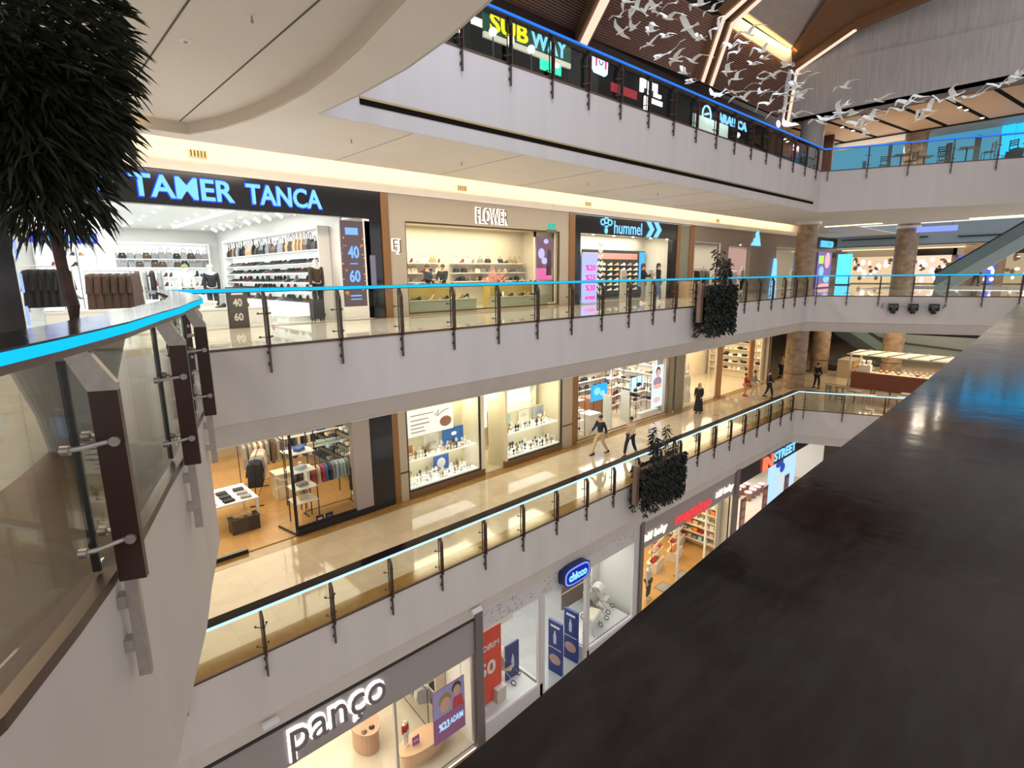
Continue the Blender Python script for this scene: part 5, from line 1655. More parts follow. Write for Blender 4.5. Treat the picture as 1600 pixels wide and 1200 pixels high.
em.lathe([(0.14, -0.03), (0.14, 0.03)], 3, (0.45, -0.05, 0.3)); em.ball((0.45, -0.04, 0.12), (0.12, 0.04, 0.14), 6)
em.build('emblem', G_cyan, t)
ch = MB()
for o_ in (0, 0.65):
    ch.prism_xz([(3.6 + o_, 0.7), (3.9 + o_, 0.7), (4.25 + o_, 0.34), (3.9 + o_, -0.03), (3.6 + o_, -0.03), (3.93 + o_, 0.34)], -0.08, -0.02)
ch.build('chevrons', G_cyan, t)
t = sign('shop_sign', 'pale blue lit three stripe triangle emblem on the taupe shop front', 34.9, 15.36, 2.95)
MB().prism_xz([(0, 0), (0.28, 0), (0.45, 0.2), (0.33, 0.25)], -0.08, 0).prism_xz([(0.36, 0.0), (0.85, 0), (0.6, 0.5), (0.38, 0.40)], -0.08, 0).prism_xz([(0.92, 0.0), (1.35, 0), (0.9, 0.95), (0.62, 0.75), (0.68, 0.5)], -0.08, 0).build('emblem', G_cyan, t)
t = sign('light_column', 'pale blue lit triangular display on the shop front, just above the railing', 38.0, 15.30, 0.0)
MB().prism_xz([(0.15, 0), (1.1, 0), (0.85, 2.1), (0.55, 2.2)], -0.1, 0).build('panel', G_cyan, t)
struct('wall_block', MB().box(46.2, 50.8, 15.2, 15.6, 0, 3.9).box(45.0, 46.2, 15.36, 15.6, 0, 3.8), M_black)
t = sign('shop_sign', 'blue lit letters on the black front beside the marble column', 46.9, 15.2, 3.15)
text_on(MB(), 'SIMCO', 0, 2.7, 0, 0.5, -0.0, 0.1, 0.03).build('lettering', glow('mid_blue', (0.1, 0.45, 1.0), 1.1), t)
t = sign('advert_screen', 'colourful advert screen with a large face beside the marble column', 46.6, 15.18, -0.0)
MB().box(0, 3.0, -0.05, 0, 0.05, 2.8).build('screen', glow('advert_base', (0.20, 0.16, 0.40), 0.9), t)
MB().ball((2.0, -0.06, 2.15), (0.62, 0.04, 0.62), 8).build('printed_face', glow('advert_skin', (0.9, 0.45, 0.42), 0.9), t)
MB().box(0.1, 1.1, -0.07, -0.05, 1.9, 2.5).build('patch', glow('advert_green', (0.5, 0.9, 0.15), 0.9), t)
MB().ball((0.8, -0.06, 1.3), (0.55, 0.03, 0.4), 8).ball((2.1, -0.06, 0.7), (0.7, 0.03, 0.3), 8).build('patch', glow('advert_blue', (0.3, 0.6, 1.0), 0.9), t)
MB().box(0.2, 2.8, -0.07, -0.05, 0.1, 0.35).build('patch', glow('advert_pink', (1.0, 0.5, 0.45), 0.8), t)

# ---- second shop (bags, cream interior)
def wall_shelf(label, x0, x1, y, zs, d=0.35, m=M_white):
    t = thing('display_shelf', label, 'shelves', ((x0 + x1) / 2, y, 0))
    for z in zs:
        MB().box(-(x1 - x0) / 2, (x1 - x0) / 2, -d, 0, z - 0.04, z).build('shelf', m, t)
    return t


wall_shelf('white wall shelves with shoes and bags in the left half of the cream bag shop', 10.6, 13.3, 18.56, (1.05, 1.4, 1.8))
wall_shelf('long white wall shelves with bags in the right half of the cream bag shop', 13.8, 17.9, 18.56, (1.05, 1.4, 1.8))
for (xa, xb, zz, w) in ((10.6, 13.3, (1.05, 1.4, 1.8), 'left'), (13.8, 17.9, (1.05, 1.4, 1.8), 'right')):
    for z in zz:
        x = xa + 0.2
        while x < xb - 0.1:
            if rs.random() < 0.45:
                dup(BAG0, (x, 18.38, z + 0.001), rs.uniform(-.2, .2), mats={'body': rs.choice([CB, CLAY, C_shoe[5], CW, C_shoe[2]]), 'handle': CB}, scale=0.85,
                    label='handbag on the %s wall shelves of the cream bag shop' % w, group='handbags on the %s cream shelves' % w)
            else:
                put(rs.choice([SHOE, HEEL]), (x, 18.38, z + 0.001), rs.uniform(-.5, .5), 'shoe on the %s wall shelves of the cream bag shop' % w, 'shoes on the %s cream shelves' % w, rs.choice(C_shoe), 1.1)
            x += rs.choice([0.3, 0.42])
gold = mat('gold_cloth', (0.50, 0.36, 0.08), 0.4)
for (nm, x0, x1, y0, y1) in (('left', 10.0, 12.9, 15.75, 16.6), ('right', 14.2, 16.9, 15.9, 16.6)):
    plinth('low grey plinth with shoes in the %s of the cream shop window' % nm, x0, x1, y0, y1, 0.45, mat('plinth_grey_green', (0.36, 0.38, 0.28), 0.5), 0.006)
    t = thing('display_block', 'gold display block behind the shoes in the %s of the cream window' % nm, 'display stand', ((x0 + x1) / 2, y1 + 0.25, 0.006))
    MB().box(-1.2, 1.2, -0.2, 0.2, 0, 0.88).build('body', gold, t)
    MB().box(-1.22, 1.22, -0.22, 0.22, 0.88, 0.90).build('top', M_cream, t)
    for i in range(9):
        put(rs.choice([HEEL, SHOE]), (x0 + 0.25 + i * (x1 - x0 - 0.5) / 8, y0 + 0.25 + rs.uniform(0, .15), 0.457), rs.uniform(0.6, 2.4), 'shoe on the low plinth in the %s of the cream window' % nm, 'shoes in the %s cream window' % nm, rs.choice([C_shoe[0], C_shoe[0], C_shoe[3], C_shoe[5]]), 1.2)
        put(rs.choice([HEEL, SHOE]), (x0 + 0.4 + i * 0.26, y1 + 0.2, 0.907), rs.uniform(0.6, 2.4), 'shoe on the gold block in the %s of the cream window' % nm, 'shoes on the %s gold block' % nm, rs.choice(C_shoe), 1.1)
# pink blossom tree
t = thing('blossom_tree', 'pink artificial blossom tree in a pot inside the cream shop window', 'plant', (15.35, 17.4, 0.006))
MB().lathe([(0.12, 0), (0.16, 0.3)], 14).build('pot', M_white, t)
tk = MB().tube([(0, 0, 0.3), (0.02, 0, 0.9)], [0.03, 0.02], 6); bl = MB(); br_ = random.Random(8)
for i in range(60):
    a = br_.uniform(0, 6.28); e = br_.uniform(0.1, 1.4); l = br_.uniform(0.5, 0.85)
    end = Vector((math.cos(a) * math.cos(e) * l, math.sin(a) * math.cos(e) * l * 0.6, 0.75 + math.sin(e) * l * 1.15))
    tk.tube([(0.01, 0, 0.6 + 0.3 * br_.random()), tuple(end)], [0.008, 0.003], 4)
    for j in range(9):
        p = Vector((0, 0, 0.9)).lerp(end, 0.35 + 0.65 * j / 8) + Vector((br_.uniform(-.05, .05),) * 3)
        bl.ball(tuple(p), br_.uniform(0.012, 0.028), 3)
tk.build('branches', mat('branch_pink', (0.45, 0.22, 0.18), 0.6), t); bl.build('blossoms', mat('blossom', (0.85, 0.42, 0.36), 0.6), t)
# pink poster screen at the right
t = sign('poster_screen', 'lit poster with pink floor and dark figure, right side of the cream window', 16.48, 16.2, 1.05)
MB().box(0, 1.0, -0.04, 0, 0, 1.75).build('screen', glow('poster_plum', (0.16, 0.08, 0.11), 1.0), t)
MB().box(0.02, 0.98, -0.05, -0.04, 0.02, 0.5).build('printed_floor', glow('poster_pink', (0.75, 0.16, 0.38), 0.9), t)
MB().ball((0.32, -0.05, 1.1), (0.2, 0.01, 0.22), 6).ball((0.5, -0.05, 0.8), (0.18, 0.01, 0.14), 6).ball((0.6, -0.05, 1.6), (0.15, 0.01, 0.1), 6).build('printed_patch', glow('poster_lilac', (0.55, 0.5, 0.9), 0.9), t)
MB().prism_xz([(0.6, 0.2), (0.95, 0.2), (0.9, 1.2), (0.7, 1.3)], -0.055, -0.05).build('printed_figure', glow('poster_dark', (0.06, 0.03, 0.04), 1.0), t)
MB().box(-0.08, 0, -0.06, 0.02, -0.9, 2.0).box(1.0, 1.08, -0.06, 0.02, -0.9, 2.0).box(-0.08, 1.08, -0.06, 0.02, -0.94, 0).box(-0.08, 1.08, -0.06, 0.02, 1.75, 2.0).build('surround', M_cream, t)
human('person', 'person in a dark shirt standing inside the cream bag shop', 'person', (12.0, 17.55, 0.006), 0.4, arm=(0.3, 0.2), bend=(1.2, 0.4), skin=SK, top=CN, pants=CB, hair=HBR, shoes=CB)
human('person', 'person in black facing left inside the cream bag shop', 'person', (12.75, 17.6, 0.006), -1.2, arm=(0.5, 0.4), bend=(1.0, 0.9), skin=SK, top=CB, pants=CB, hair=HBR, shoes=CB)
t = sign('exit_sign', 'small hanging exit sign with a green and white face before the cream shop', 15.32, 14.2, 3.02)
MB().box(-0.2, 0.2, -0.015, 0.015, -0.08, 0.12).build('face', glow('exit_green', (0.1, 0.55, 0.42), 0.7), t)
MB().box(-0.26, 0.26, -0.02, 0.02, -0.20, -0.10).build('text_plate', mat('plate_dark', (0.08, 0.10, 0.06), 0.5), t)
MB().tube([(0, 0, 0.12), (0, 0, 1.39)], 0.004, 5).build('wire', M_grey, t)

# ---- third shop (sport shoes on a dark wall)
t = thing('display_wall', 'dark wall panel with rows of lit sport shoes and a pink strip', 'display', (20.6, 17.1, 0.01))
MB().box(0, 5.3, 0, 0.06, 0.1, 2.45).build('panel', mat('slate_wall', (0.03, 0.035, 0.045), 0.4), t)
MB().box(0.05, 4.55, -0.02, 0, 2.0, 2.3).build('pink_strip', mat('pink_strip', (0.65, 0.30, 0.24), 0.5), t)
MB().box(4.75, 5.25, -0.03, 0, 0.6, 2.4).build('blue_screen', glow('screen_sky', (0.10, 0.45, 0.85), 0.9), t)
for r in range(6):
    for c_ in range(8):
        put(SHOE, (21.0 + c_ * 0.56, 17.03, 0.45 + r * 0.25), 1.57, 'pale sport shoe in the rows on the dark wall', 'sport shoes on the dark wall', rs.choice([C_shoe[3], C_shoe[3], C_shoe[5], mat('shoe_cream_yellow', (0.75, 0.6, 0.3), 0.5)]), 1.35)
t = thing('chevron_banner', 'hanging banner of white chevrons in the sport shop window', 'banner', (20.3, 15.9, 0.35))
for k in range(9):
    z = k * 0.27
    MB().prism_xz([(0, z + 0.2), (0.17, z + 0.12), (0.34, z + 0.2), (0.34, z + 0.08), (0.17, z - 0.04), (0, z + 0.08)], -0.01, 0.01).build('chevron', mat('chevron_white', (0.85, 0.87, 0.9), 0.4), t)
MB().tube([(0.17, 0, 2.3), (0.17, 0, 2.84)], 0.004, 5).build('wire', M_steel, t)
t = sign('sale_display', 'tall pink and blue lit sale column reading 20, 25 and 30 percent', 18.42, 15.30, 0.006)
MB().box(0, 0.95, -0.08, 0.02, 0.05, 2.15).build('panel', glow('column_blue', (0.40, 0.45, 1.0), 1.0), t)
MB().box(-0.02, 0.97, -0.09, 0.03, 0, 0.06).box(-0.02, 0.97, -0.09, 0.03, 2.15, 2.2).build('frame', mat('frame_blue_white', (0.7, 0.72, 0.85), 0.4), t)
G_mag = glow('magenta', (1.0, 0.06, 0.42), 1.0)
for s_, z in (('%20', 1.42), ('%25', 1.0), ('%30', 0.56), ('INDIRIM', 0.18)):
    text_on(MB(), s_, 0.15, 0.82, z, z + (0.26 if len(s_) < 5 else 0.16), -0.08, 0.012, 0.03).build('lettering', G_mag, t)
for (x, z) in ((19.9, 0.0), (22.6, 0.0), (25.0, 0.0)):
    t = thing('display_post', {19.9: 'left', 22.6: 'middle', 25.0: 'right'}[x] + ' of the three beige security posts in the sport shop entrance', 'gate', (x + 0.1, 16.2, 0.006))
    MB().box(-0.22, 0.22, -0.05, 0.05, 0, 1.45).build('body', mat('post_beige', (0.50, 0.46, 0.38), 0.4), t)
    MB().lathe([(0.10, -0.01), (0.10, 0.01)], 14, (0, -0.06, 1.1)).build('dial', M_blackm, t)
for i in range(5):
    downlight(19.4 + i * 1.5, 15.5, 2.99, 'round downlight under the black fascia of the sport shop', 'downlights of the sport shop', G_spot, 0.1)
human('person', 'woman in a black top and grey trousers holding something yellow outside the sport shop', 'person', (20.65, 13.7, 0), 0.5, arm=(0.5, 0.6), bend=(1.2, 1.3), skin=SK, top=CB, pants=CG, hair=HBR, shoes=CW, long_hair=True, h=1.72)
human('person', 'woman in a black top and blue jeans walking past the sport shop', 'person', (21.95, 13.75, 0), 0.35, stride=0.25, arm=(0.2, -0.1), bend=(0.5, 0.4), skin=SK, top=CB, pants=CJ, hair=HB, shoes=CW, long_hair=True, h=1.74)

# ---- fourth front (three stripes)
for k, (x0, x1, lab) in enumerate(((28.4, 30.9, 'left window of the taupe sportswear shop'), (32.2, 34.8, 'doorway of the taupe sportswear shop'))):
    x0 += 2.0; x1 += 2.0
    t = rack('black clothes rack in the ' + lab, ((x0 + x1) / 2, 17.0, 0.006), 0.0, 2.0, 1.5)
    for i in range(9):
        dup(G0, (x0 + 0.3 + i * 0.24, 17.0, 1.5), 1.2, label='garment on the rack in the ' + lab, group='garments in the ' + lab, mats={'garment_body': rs.choice([CW, CB, CG, CP, CB])})
t = sign('poster_screen', 'pinkish brown poster on the back wall of the taupe sportswear shop', 39.0, 18.95, 1.1)
MB().box(0, 3.2, -0.04, 0, 0, 1.9).build('screen', glow('poster_dusk', (0.42, 0.26, 0.22), 0.9), t)
MB().box(0.3, 0.9, -0.05, -0.04, 0.2, 1.2).build('printed_patch', glow('poster_dark', (0.06, 0.03, 0.04), 1.0), t)
for x in (31.9, 33.8):
    downlight(x, 15.5, 2.96, 'round downlight over the doorway of the taupe sportswear shop', 'downlights of the taupe shop', G_spot, 0.16)
human('mannequin', 'white mannequin in pale sportswear in the taupe shop doorway', 'mannequin', (36.3, 16.4, 0.006), 0, skin=MQ, top=CW, pants=CB, shoes=CW)
human('mannequin', 'white mannequin in a dark jacket in the left taupe shop window', 'mannequin', (30.6, 16.2, 0.006), 0, skin=MQ, top=CG, pants=CB, shoes=CW)
t = thing('plant_box', 'light wooden box with slatted sides beside the sport shop pier', 'box', (26.9, 14.95, 0))
MB().box(-0.55, 0.55, -0.3, 0.3, 0, 0.85).build('body', mat('box_wood', (0.42, 0.30, 0.19), 0.5), t)
for z in (0.2, 0.42, 0.64):
    MB().box(-0.56, 0.56, -0.31, -0.30, z, z + 0.02).build('groove', M_seam, t)

# cove grilles
for (x, z, lab) in ((4.0, 4.25, 'small dark air grille high on the lit band above the shoe shop sign'), (12.1, 4.22, 'small air grille on the lit band above the bag shop'), (18.9, 4.22, 'small air grille on the lit band above the sport shop'), (30.5, 4.2, 'small air grille on the lit band above the taupe shop')):
    t = thing('air_grille', lab, 'vent', (x, 15.41, z))
    MB().box(-0.2, 0.2, -0.02, 0, -0.09, 0.09).build('frame', M_beige, t)
    for k in range(5):
        MB().box(-0.17 + k * 0.075, -0.135 + k * 0.075, -0.025, -0.02, -0.07, 0.07).build('slot', M_blackm, t)
# sprinklers and detectors in the soffits
for i, (x, y, lab) in enumerate(((2.9, 8.0, 'nearest the tree'), (6.4, 12.2, 'left of the cove above the bag shop'), (9.9, 12.6, 'above the bag shop'), (15.4, 12.6, 'above the exit sign'), (19.5, 12.4, 'above the sport shop'))):
    t = thing('sprinkler', 'small ceiling sprinkler in the pale soffit ' + lab, 'sprinkler', (x, y, 4.63 if i == 0 else 4.39))
    MB().lathe([(0.04, -0.01), (0.04, 0)], 10).build('plate', M_white, t)
    MB().tube([(0, 0, -0.01), (0, 0, -0.07)], 0.012, 6).ball((0, 0, -0.075), 0.022, 5).build('head', M_grey, t)
t = thing('smoke_detector', 'flat white round detector on the curved ceiling beside the tree', 'detector', (2.45, 9.4, 4.63))
MB().lathe([(0.07, -0.03), (0.10, -0.01), (0.10, 0)], 16).build('body', M_white, t)
MB().lathe([(0.03, -0.04), (0.03, -0.03)], 10).build('sensor', M_grey, t)
# small lit boxes under the lower slab
for x, lab in ((2.9, 'left end of the fascia above the childrenswear letters'), (8.55, 'fascia above the grey pillar between the two lowest shops')):
    t = thing('fascia_box', 'small white box on the ' + lab, 'box', (x, 10.78, Z1 - 1.62))
    MB().box(-0.16, 0.16, -0.10, 0, -0.05, 0.05).build('body', M_white, t)
    MB().box(-0.14, 0.14, -0.105, -0.10, -0.03, 0.03).build('lens', mat('lens_pale', (0.7, 0.7, 0.68), 0.3), t)

# ================================================================== LEVEL BELOW (L1)
z1 = Z1 + 0.006
# -- menswear shop
t = thing('display_table', 'white table with folded clothes at the left of the oak floored clothes shop', 'table', (4.3, 18.0, z1))
MB().box(-0.75, 0.75, -0.8, 0.8, 0.80, 0.86).build('table_top', M_white, t)
for sx in (-1, 1):
    for sy in (-1, 1):
        MB().box(sx * 0.7 - 0.04, sx * 0.7 + 0.04, sy * 0.75 - 0.04, sy * 0.75 + 0.04, 0, 0.8).build('leg', M_white, t)
tw = random.Random(5)
for i in range(10):
    folded('folded garments on the white table of the oak floored shop', (3.75 + (i % 3) * 0.5, 17.45 + (i // 3) * 0.38, z1 + 0.861), tw.uniform(-.2, .2), tw.choice([CLAY, CN, CW, CG, CB]), 'folded clothes on the white table', 2)
t = thing('storage_box', 'dark brown box with shoes below the white display table', 'box', (4.5, 17.0, z1))
MB().box(-0.4, 0.4, -0.2, 0.2, 0, 0.42).build('body', mat('dark_brown_box', (0.05, 0.03, 0.025), 0.5), t)
MB().box(-0.42, 0.42, -0.22, 0.22, 0.42, 0.45).build('top', M_blackm, t)
put(SHOE, (4.35, 17.0, z1 + 0.451), 0.8, 'pair of shoes on the dark brown box below the table', 'shoes on the brown box', C_shoe[5], 1.3)
put(SHOE, (4.6, 17.0, z1 + 0.451), 0.6, 'pair of shoes on the dark brown box below the table', 'shoes on the brown box', C_shoe[5], 1.3)
rack('black rack of coats in the middle of the oak floored clothes shop', (5.75, 19.4, z1), 1.15, 1.9, 1.55)
cols = [CP, CLAY, CW, CLAY, CG, CG, CN, CN, CB]
for i in range(9):
    a = -0.85 + i * 0.21
    dup(G0, (5.75 - a * math.cos(1.15), 19.4 - a * math.sin(1.15), z1 + 1.55), 1.15 + math.pi / 2, label='coat on the middle rack of the oak floored shop', group='coats on the middle rack', mats={'garment_body': cols[8 - i] if False else cols[i]}, scale=0.95)
t = thing('open_shelving', 'tall black framed shelving with white shelves at the oak shop window', 'shelves', (6.1, 16.3, z1))
for sx in (-0.35, 0.35):
    for sy in (-0.3, 0.3):
        MB().box(sx - 0.015, sx + 0.015, sy - 0.015, sy + 0.015, 0, 3.0).build('upright', M_blackm, t)
for z in (0.75, 1.2, 1.75, 2.35):
    MB().box(-0.37, 0.37, -0.32, 0.32, z - 0.03, z).build('shelf', M_white, t)
for i, z in enumerate((0.75, 1.2, 1.75, 2.35)):
    folded('folded clothes in the black framed shelving at the oak shop window', (6.1, 16.3, z1 + z + 0.001), 0.2 * i, [CLAY, CG, CL, CBL][i], 'folded clothes in the tall shelving', 3)
t = thing('open_shelving', 'wide white double shelf of folded shirts above the colourful rack', 'shelves', (7.1, 17.9, z1))
for sx in (-0.95, 0.95):
    MB().box(sx - 0.015, sx + 0.015, -0.015, 0.015, 0, 2.6).build('upright', M_blackm, t)
for z in (1.9, 2.4):
    MB().box(-0.97, 0.97, -0.2, 0.2, z - 0.03, z).build('shelf', M_white, t)
for r, z in enumerate((1.9, 2.4)):
    for i in range(5):
        folded('folded shirts on the %s white shelf above the colourful rack' % ('lower', 'upper')[r], (6.4 + i * 0.36, 17.9, z1 + z + 0.001), 0, [[CBL, CBL, CLAY, CM, CM], [CLAY, CLAY, CL, CBL, CLAY]][r][i], 'folded shirts on the %s shelf' % ('lower', 'upper')[r], 3)
rack('black rack of colourful shirts by the oak shop window', (7.1, 16.7, z1), 0.0, 1.6, 1.65)
cc = [CW, CR, CO, CLAY, CR, CBL, CN, CG, CL, CL, CM, CG]
SH0 = garment('colourful shirt on the front rack by the oak shop window', (6.42, 16.7, z1 + 1.65), 1.45, CW, 'shirts on the front rack')
SH0.scale = (0.9,) * 3
reg(SH0)
for i in range(1, 12):
    dup(SH0, (6.42 + i * 0.125, 16.7, z1 + 1.65), 1.45 + tw.uniform(-.1, .1), mats={'garment_body': cc[i]}, scale=0.9)
human('mannequin', 'mannequin in a dark vest and beige shorts behind the tall shelving', 'mannequin', (6.35, 17.0, z1), 0.3, skin=mat('mannequin_tan', (0.60, 0.42, 0.30), 0.5), top=CBR, pants=CLAY, bare_legs=True, h=1.8)
human('mannequin', 'mannequin in a pale jacket at the right end of the colourful rack', 'mannequin', (8.3, 17.3, z1), 0.0, skin=MQ, top=CLAY, pants=CB, h=1.8)
rack('black rack at the back of the oak floored shop', (7.0, 20.6, z1), 0.0, 3.0, 1.7)
for i in range(14):
    dup(G0, (5.7 + i * 0.2, 20.6, z1 + 1.7), 1.4, label='dark garment on the rack at the back of the oak floored shop', group='garments on the rear rack', mats={'garment_body': tw.choice([CB, CG, CLAY, CN, CBR])})
shelf_unit('shelving_unit', 'dark wall shelving along the right wall of the oak floored shop', (8.9, 20.5, z1), -math.pi / 2, 6.0, 0.4, (0.5, 1.0, 1.5, 2.0, 2.5), 3.0, M_blackm, mat('shelf_back_taupe', (0.35, 0.28, 0.2), 0.5))
for r, z in enumerate((0.5, 1.0, 1.5, 2.0, 2.5)):
    for i in range(13):
        folded('folded clothes on the dark shelving along the right wall', (8.7, 17.8 + i * 0.44, z1 + z + 0.001), 1.57, tw.choice([CLAY, CW, CG, CN, CB, CL]), 'folded clothes on the right wall', 3)
plinth('cream counter with boxes in the middle of the oak floored shop', 6.1, 6.8, 18.6, 19.2, 0.9, M_cream, z1)
for i, (x, y) in enumerate(((6.35, 15.75), (6.65, 15.72))):
    t = sign('price_card', ('left', 'right')[i] + ' of the two small framed cards on the floor of the oak shop window', x, y, z1 + 0.0)
    MB().box(-0.12, 0.12, -0.012, 0.012, 0, 0.3).build('frame', M_blackm, t)
    MB().box(-0.07, 0.07, -0.018, -0.012, 0.08, 0.22).build('print', (M_white, mat('print_blue', (0.1, 0.2, 0.6), 0.5))[i], t)
struct('window_60', MB().box(2.2, 4.2, 15.45, 15.46, Z1, Z1 + 3.2), M_sglass)
struct('wall_base', MB().box(2.2, 4.1, 15.4, 15.52, Z1, Z1 + 0.12), M_black)
t = thing('glass_door', 'open clear glass door leaf of the oak floored shop', 'door', (5.5, 15.45, z1), 1.75)
MB().box(0, 1.0, -0.006, 0.006, 0.01, 2.9).build('pane', M_sglass, t)
MB().box(0, 1.0, -0.02, 0.02, 0.0, 0.06).box(0.0, 0.03, -0.015, 0.015, 0.06, 2.9).build('frame', M_blackm, t)
MB().tube([(0.9, -0.04, 0.9), (0.9, -0.04, 1.6)], 0.012, 6).build('handle', M_steel, t)

# -- jewellery shop
M_deck = mat('lit_deck', (0.85, 0.85, 0.80), 0.4, em=(1.0, 1.0, 0.9), st=0.3)


def jewel_case(side, x0, x1):
    t = thing('display_case', 'lit jewellery window case at the %s of the cream jewellery front' % side, 'display case', ((x0 + x1) / 2, 16.0, z1))
    w = (x1 - x0) / 2
    MB().box(-w, w, -0.5, 0.45, 0.24, 0.34).build('lower_deck', M_deck, t)
    MB().box(-w, w, -0.45, 0.35, 1.26, 1.30).build('upper_deck', M_deck, t)
    MB().box(-w + 0.05, w - 0.05, -0.40, 0.30, 1.24, 1.258).build('deck_light', glow('deck_light', (1.0, 0.97, 0.85), 2.2), t)
    MB().box(-w, w, 0.45, 0.5, 0.24, 3.1 if side == 'left' else 1.9).build('back_panel', mat('case_back', (0.66, 0.60, 0.42), 0.5), t)
    rj = random.Random(3 if side == 'left' else 4)
    for r, (z, y0, y1) in enumerate(((0.341, -0.42, 0.3), (1.301, -0.38, 0.25))):
        n = 0
        x = x0 + 0.12
        while x < x1 - 0.1:
            for yy in (16.0 + y0 + 0.04, 16.0 + y0 + (y1 - y0) * 0.33, 16.0 + y0 + (y1 - y0) * 0.66, 16.0 + y1):
                if rj.random() < 0.12: continue
                g = ('lower', 'upper')[r] + ' deck of the ' + side + ' jewellery case'
                if 'JB' not in globals():
                    b = MB(); b.lathe([(0.05, 0), (0.055, 0.01), (0.018, 0.03), (0.02, 0.08), (0.055, 0.12), (0.04, 0.17), (0.018, 0.20)], 10, sy=0.6)
                    globals()['JB'] = b.build('jewellery_bust', mat('velvet_white', (0.8, 0.8, 0.78), 0.6), None, True)
                    b = MB(); b.box(-0.055, 0.055, -0.05, 0.05, 0, 0.015).tube([(-0.035, 0, 0.03), (0.0, -0.025, 0.03), (0.035, 0, 0.03)], 0.010, 5)
                    globals()['JT'] = b.build('jewellery_tray', M_white)
                    b = MB(); b.tube([(0.03 * math.cos(q), 0, 0.045 + 0.035 * math.sin(q)) for q in [i_ * 0.785 for i_ in range(9)]], 0.009, 5).lathe([(0.022, -0.008), (0.022, 0.008)], 8, (0, -0.03, 0.045))
                    globals()['JW'] = b.build('wrist_watch', M_steel)
                    for q in (JB, JT, JW): q.location = (0, 0, -60); tag(q, 'x', 'jewellery', 'x')
                src = rj.choice([JB, JB, JT, JW, JW])
                mm = rj.choice([mat('velvet_white', (0.8, 0.8, 0.78), 0.6), mat('velvet_white', (0.8, 0.8, 0.78), 0.6), mat('velvet_dark', (0.05, 0.05, 0.07), 0.6), M_brass])
                nm = src.name.split('.')[0].replace('_', ' ')
                put(src, (x + rj.uniform(-.02, .02), yy, z1 + z), rj.uniform(-.4, .4), nm + ' on the ' + g, nm + 's, ' + g, mm if src is not JT else None, rj.uniform(1.0, 1.5))
            x += 0.14
    return t


jewel_case('left', 9.5, 12.6); jewel_case('right', 14.08, 17.25)
t = sign('poster_board', 'white poster with grey text lines and hands, upper left jewellery window', 9.9, 16.1, z1 + 1.95)
MB().box(0, 2.0, -0.02, 0, 0, 0.92).build('board', mat('board_lit', (0.85, 0.85, 0.88), 0.4, em=(1, 1, 1), st=0.25), t)
for k, (w, z) in enumerate(((1.0, 0.76), (0.75, 0.58), (0.8, 0.42), (0.55, 0.28), (0.6, 0.14))):
    MB().box(0.12, 0.12 + w, -0.026, -0.02, z, z + 0.035).build('text_line', M_grey, t)
MB().ball((1.65, -0.02, 0.34), (0.27, 0.01, 0.2), 8).build('printed_hands', mat('print_brown', (0.35, 0.17, 0.08), 0.5), t)
MB().tube([(1.15, -0.03, 0.65), (1.35, -0.03, 0.82), (1.25, -0.03, 0.6), (1.6, -0.03, 0.78), (1.8, -0.03, 0.8)], 0.012, 5).build('printed_script', M_blackm, t)
t = sign('poster_board', 'framed blue picture at the right of the left jewellery window', 11.4, 16.15, z1 + 1.31)
MB().box(0, 1.0, -0.02, 0, 0, 0.65).build('board', mat('poster_night_blue', (0.02, 0.10, 0.28), 0.3, em=(0.02, 0.1, 0.3), st=0.4), t)
MB().ball((0.55, -0.02, 0.4), (0.12, 0.01, 0.07), 6).build('printed_light', G_whitel, t)
t = sign('poster_board', 'white card with a grey watch face in the left jewellery window', 10.55, 16.1, z1 + 1.31)
MB().box(0, 0.65, -0.02, 0, 0, 0.58).build('board', M_white, t)
MB().lathe([(0.16, -0.005), (0.16, 0.005)], 16, (0.35, -0.025, 0.3)).build('printed_watch', M_grey, t)
t = sign('poster_board', 'orange brown card at the lower left of the jewellery window', 9.6, 16.0, z1 + 1.31)
MB().box(0, 0.4, -0.02, 0, 0, 0.4).build('board', mat('card_orange', (0.55, 0.22, 0.08), 0.5), t)
MB().box(0.05, 0.35, -0.026, -0.02, 0.05, 0.12).build('text_line', M_white, t)
t = sign('poster_board', 'dark red and blue picture card on the lower deck of the left jewellery window', 11.0, 16.2, z1 + 0.36)
MB().box(0, 0.7, -0.02, 0, 0, 0.6).build('board', CBL, t)
MB().ball((0.35, -0.02, 0.3), (0.2, 0.01, 0.2), 6).build('printed_patch', M_white, t)
t = shelf_unit('jewellery_cabinet', 'lit glass wall case at the back of the jewellery shop, upper right', (16.6, 17.6, z1 + 1.1), 0, 1.9, 0.35, (0.1, 0.6), 1.5, M_cream, glow('case_light', (0.92, 1.0, 0.86), 0.85))
for k in range(9):
    put(JB, (15.75 + k * 0.21, 17.45, z1 + 1.701), 0, 'jewellery bust in the lit wall case at the back', 'busts in the rear wall case', M_white, 1.5)
t = shelf_unit('jewellery_cabinet', 'lit glass wall case behind the jewellery shop door', (14.5, 17.6, z1 + 1.1), 0, 1.2, 0.35, (0.1, 0.6), 1.5, M_cream, glow('case_light', (0.92, 1.0, 0.86), 0.85))
for (x, c, lab) in ((14.5, CM, 'pale green'), (15.6, M_white, 'white'), (16.5, CL, 'light blue')):
    t = sign('poster_board', lab + ' picture card on the upper deck of the right jewellery window', x, 16.35, z1 + 1.31)
    MB().box(0, 0.6, -0.02, 0, 0, 0.55).build('board', c, t)
    MB().tube([(0.15, -0.03, 0.3), (0.3, -0.03, 0.4), (0.45, -0.03, 0.3)], 0.01, 5).build('printed_script', M_brass, t)
t = thing('door_leaf', 'open glass door with a long vertical handle at the jewellery entrance', 'door', (13.9, 15.5, z1), 1.75)
MB().box(0, 0.95, -0.006, 0.006, 0, 2.9).build('pane', M_sglass, t)
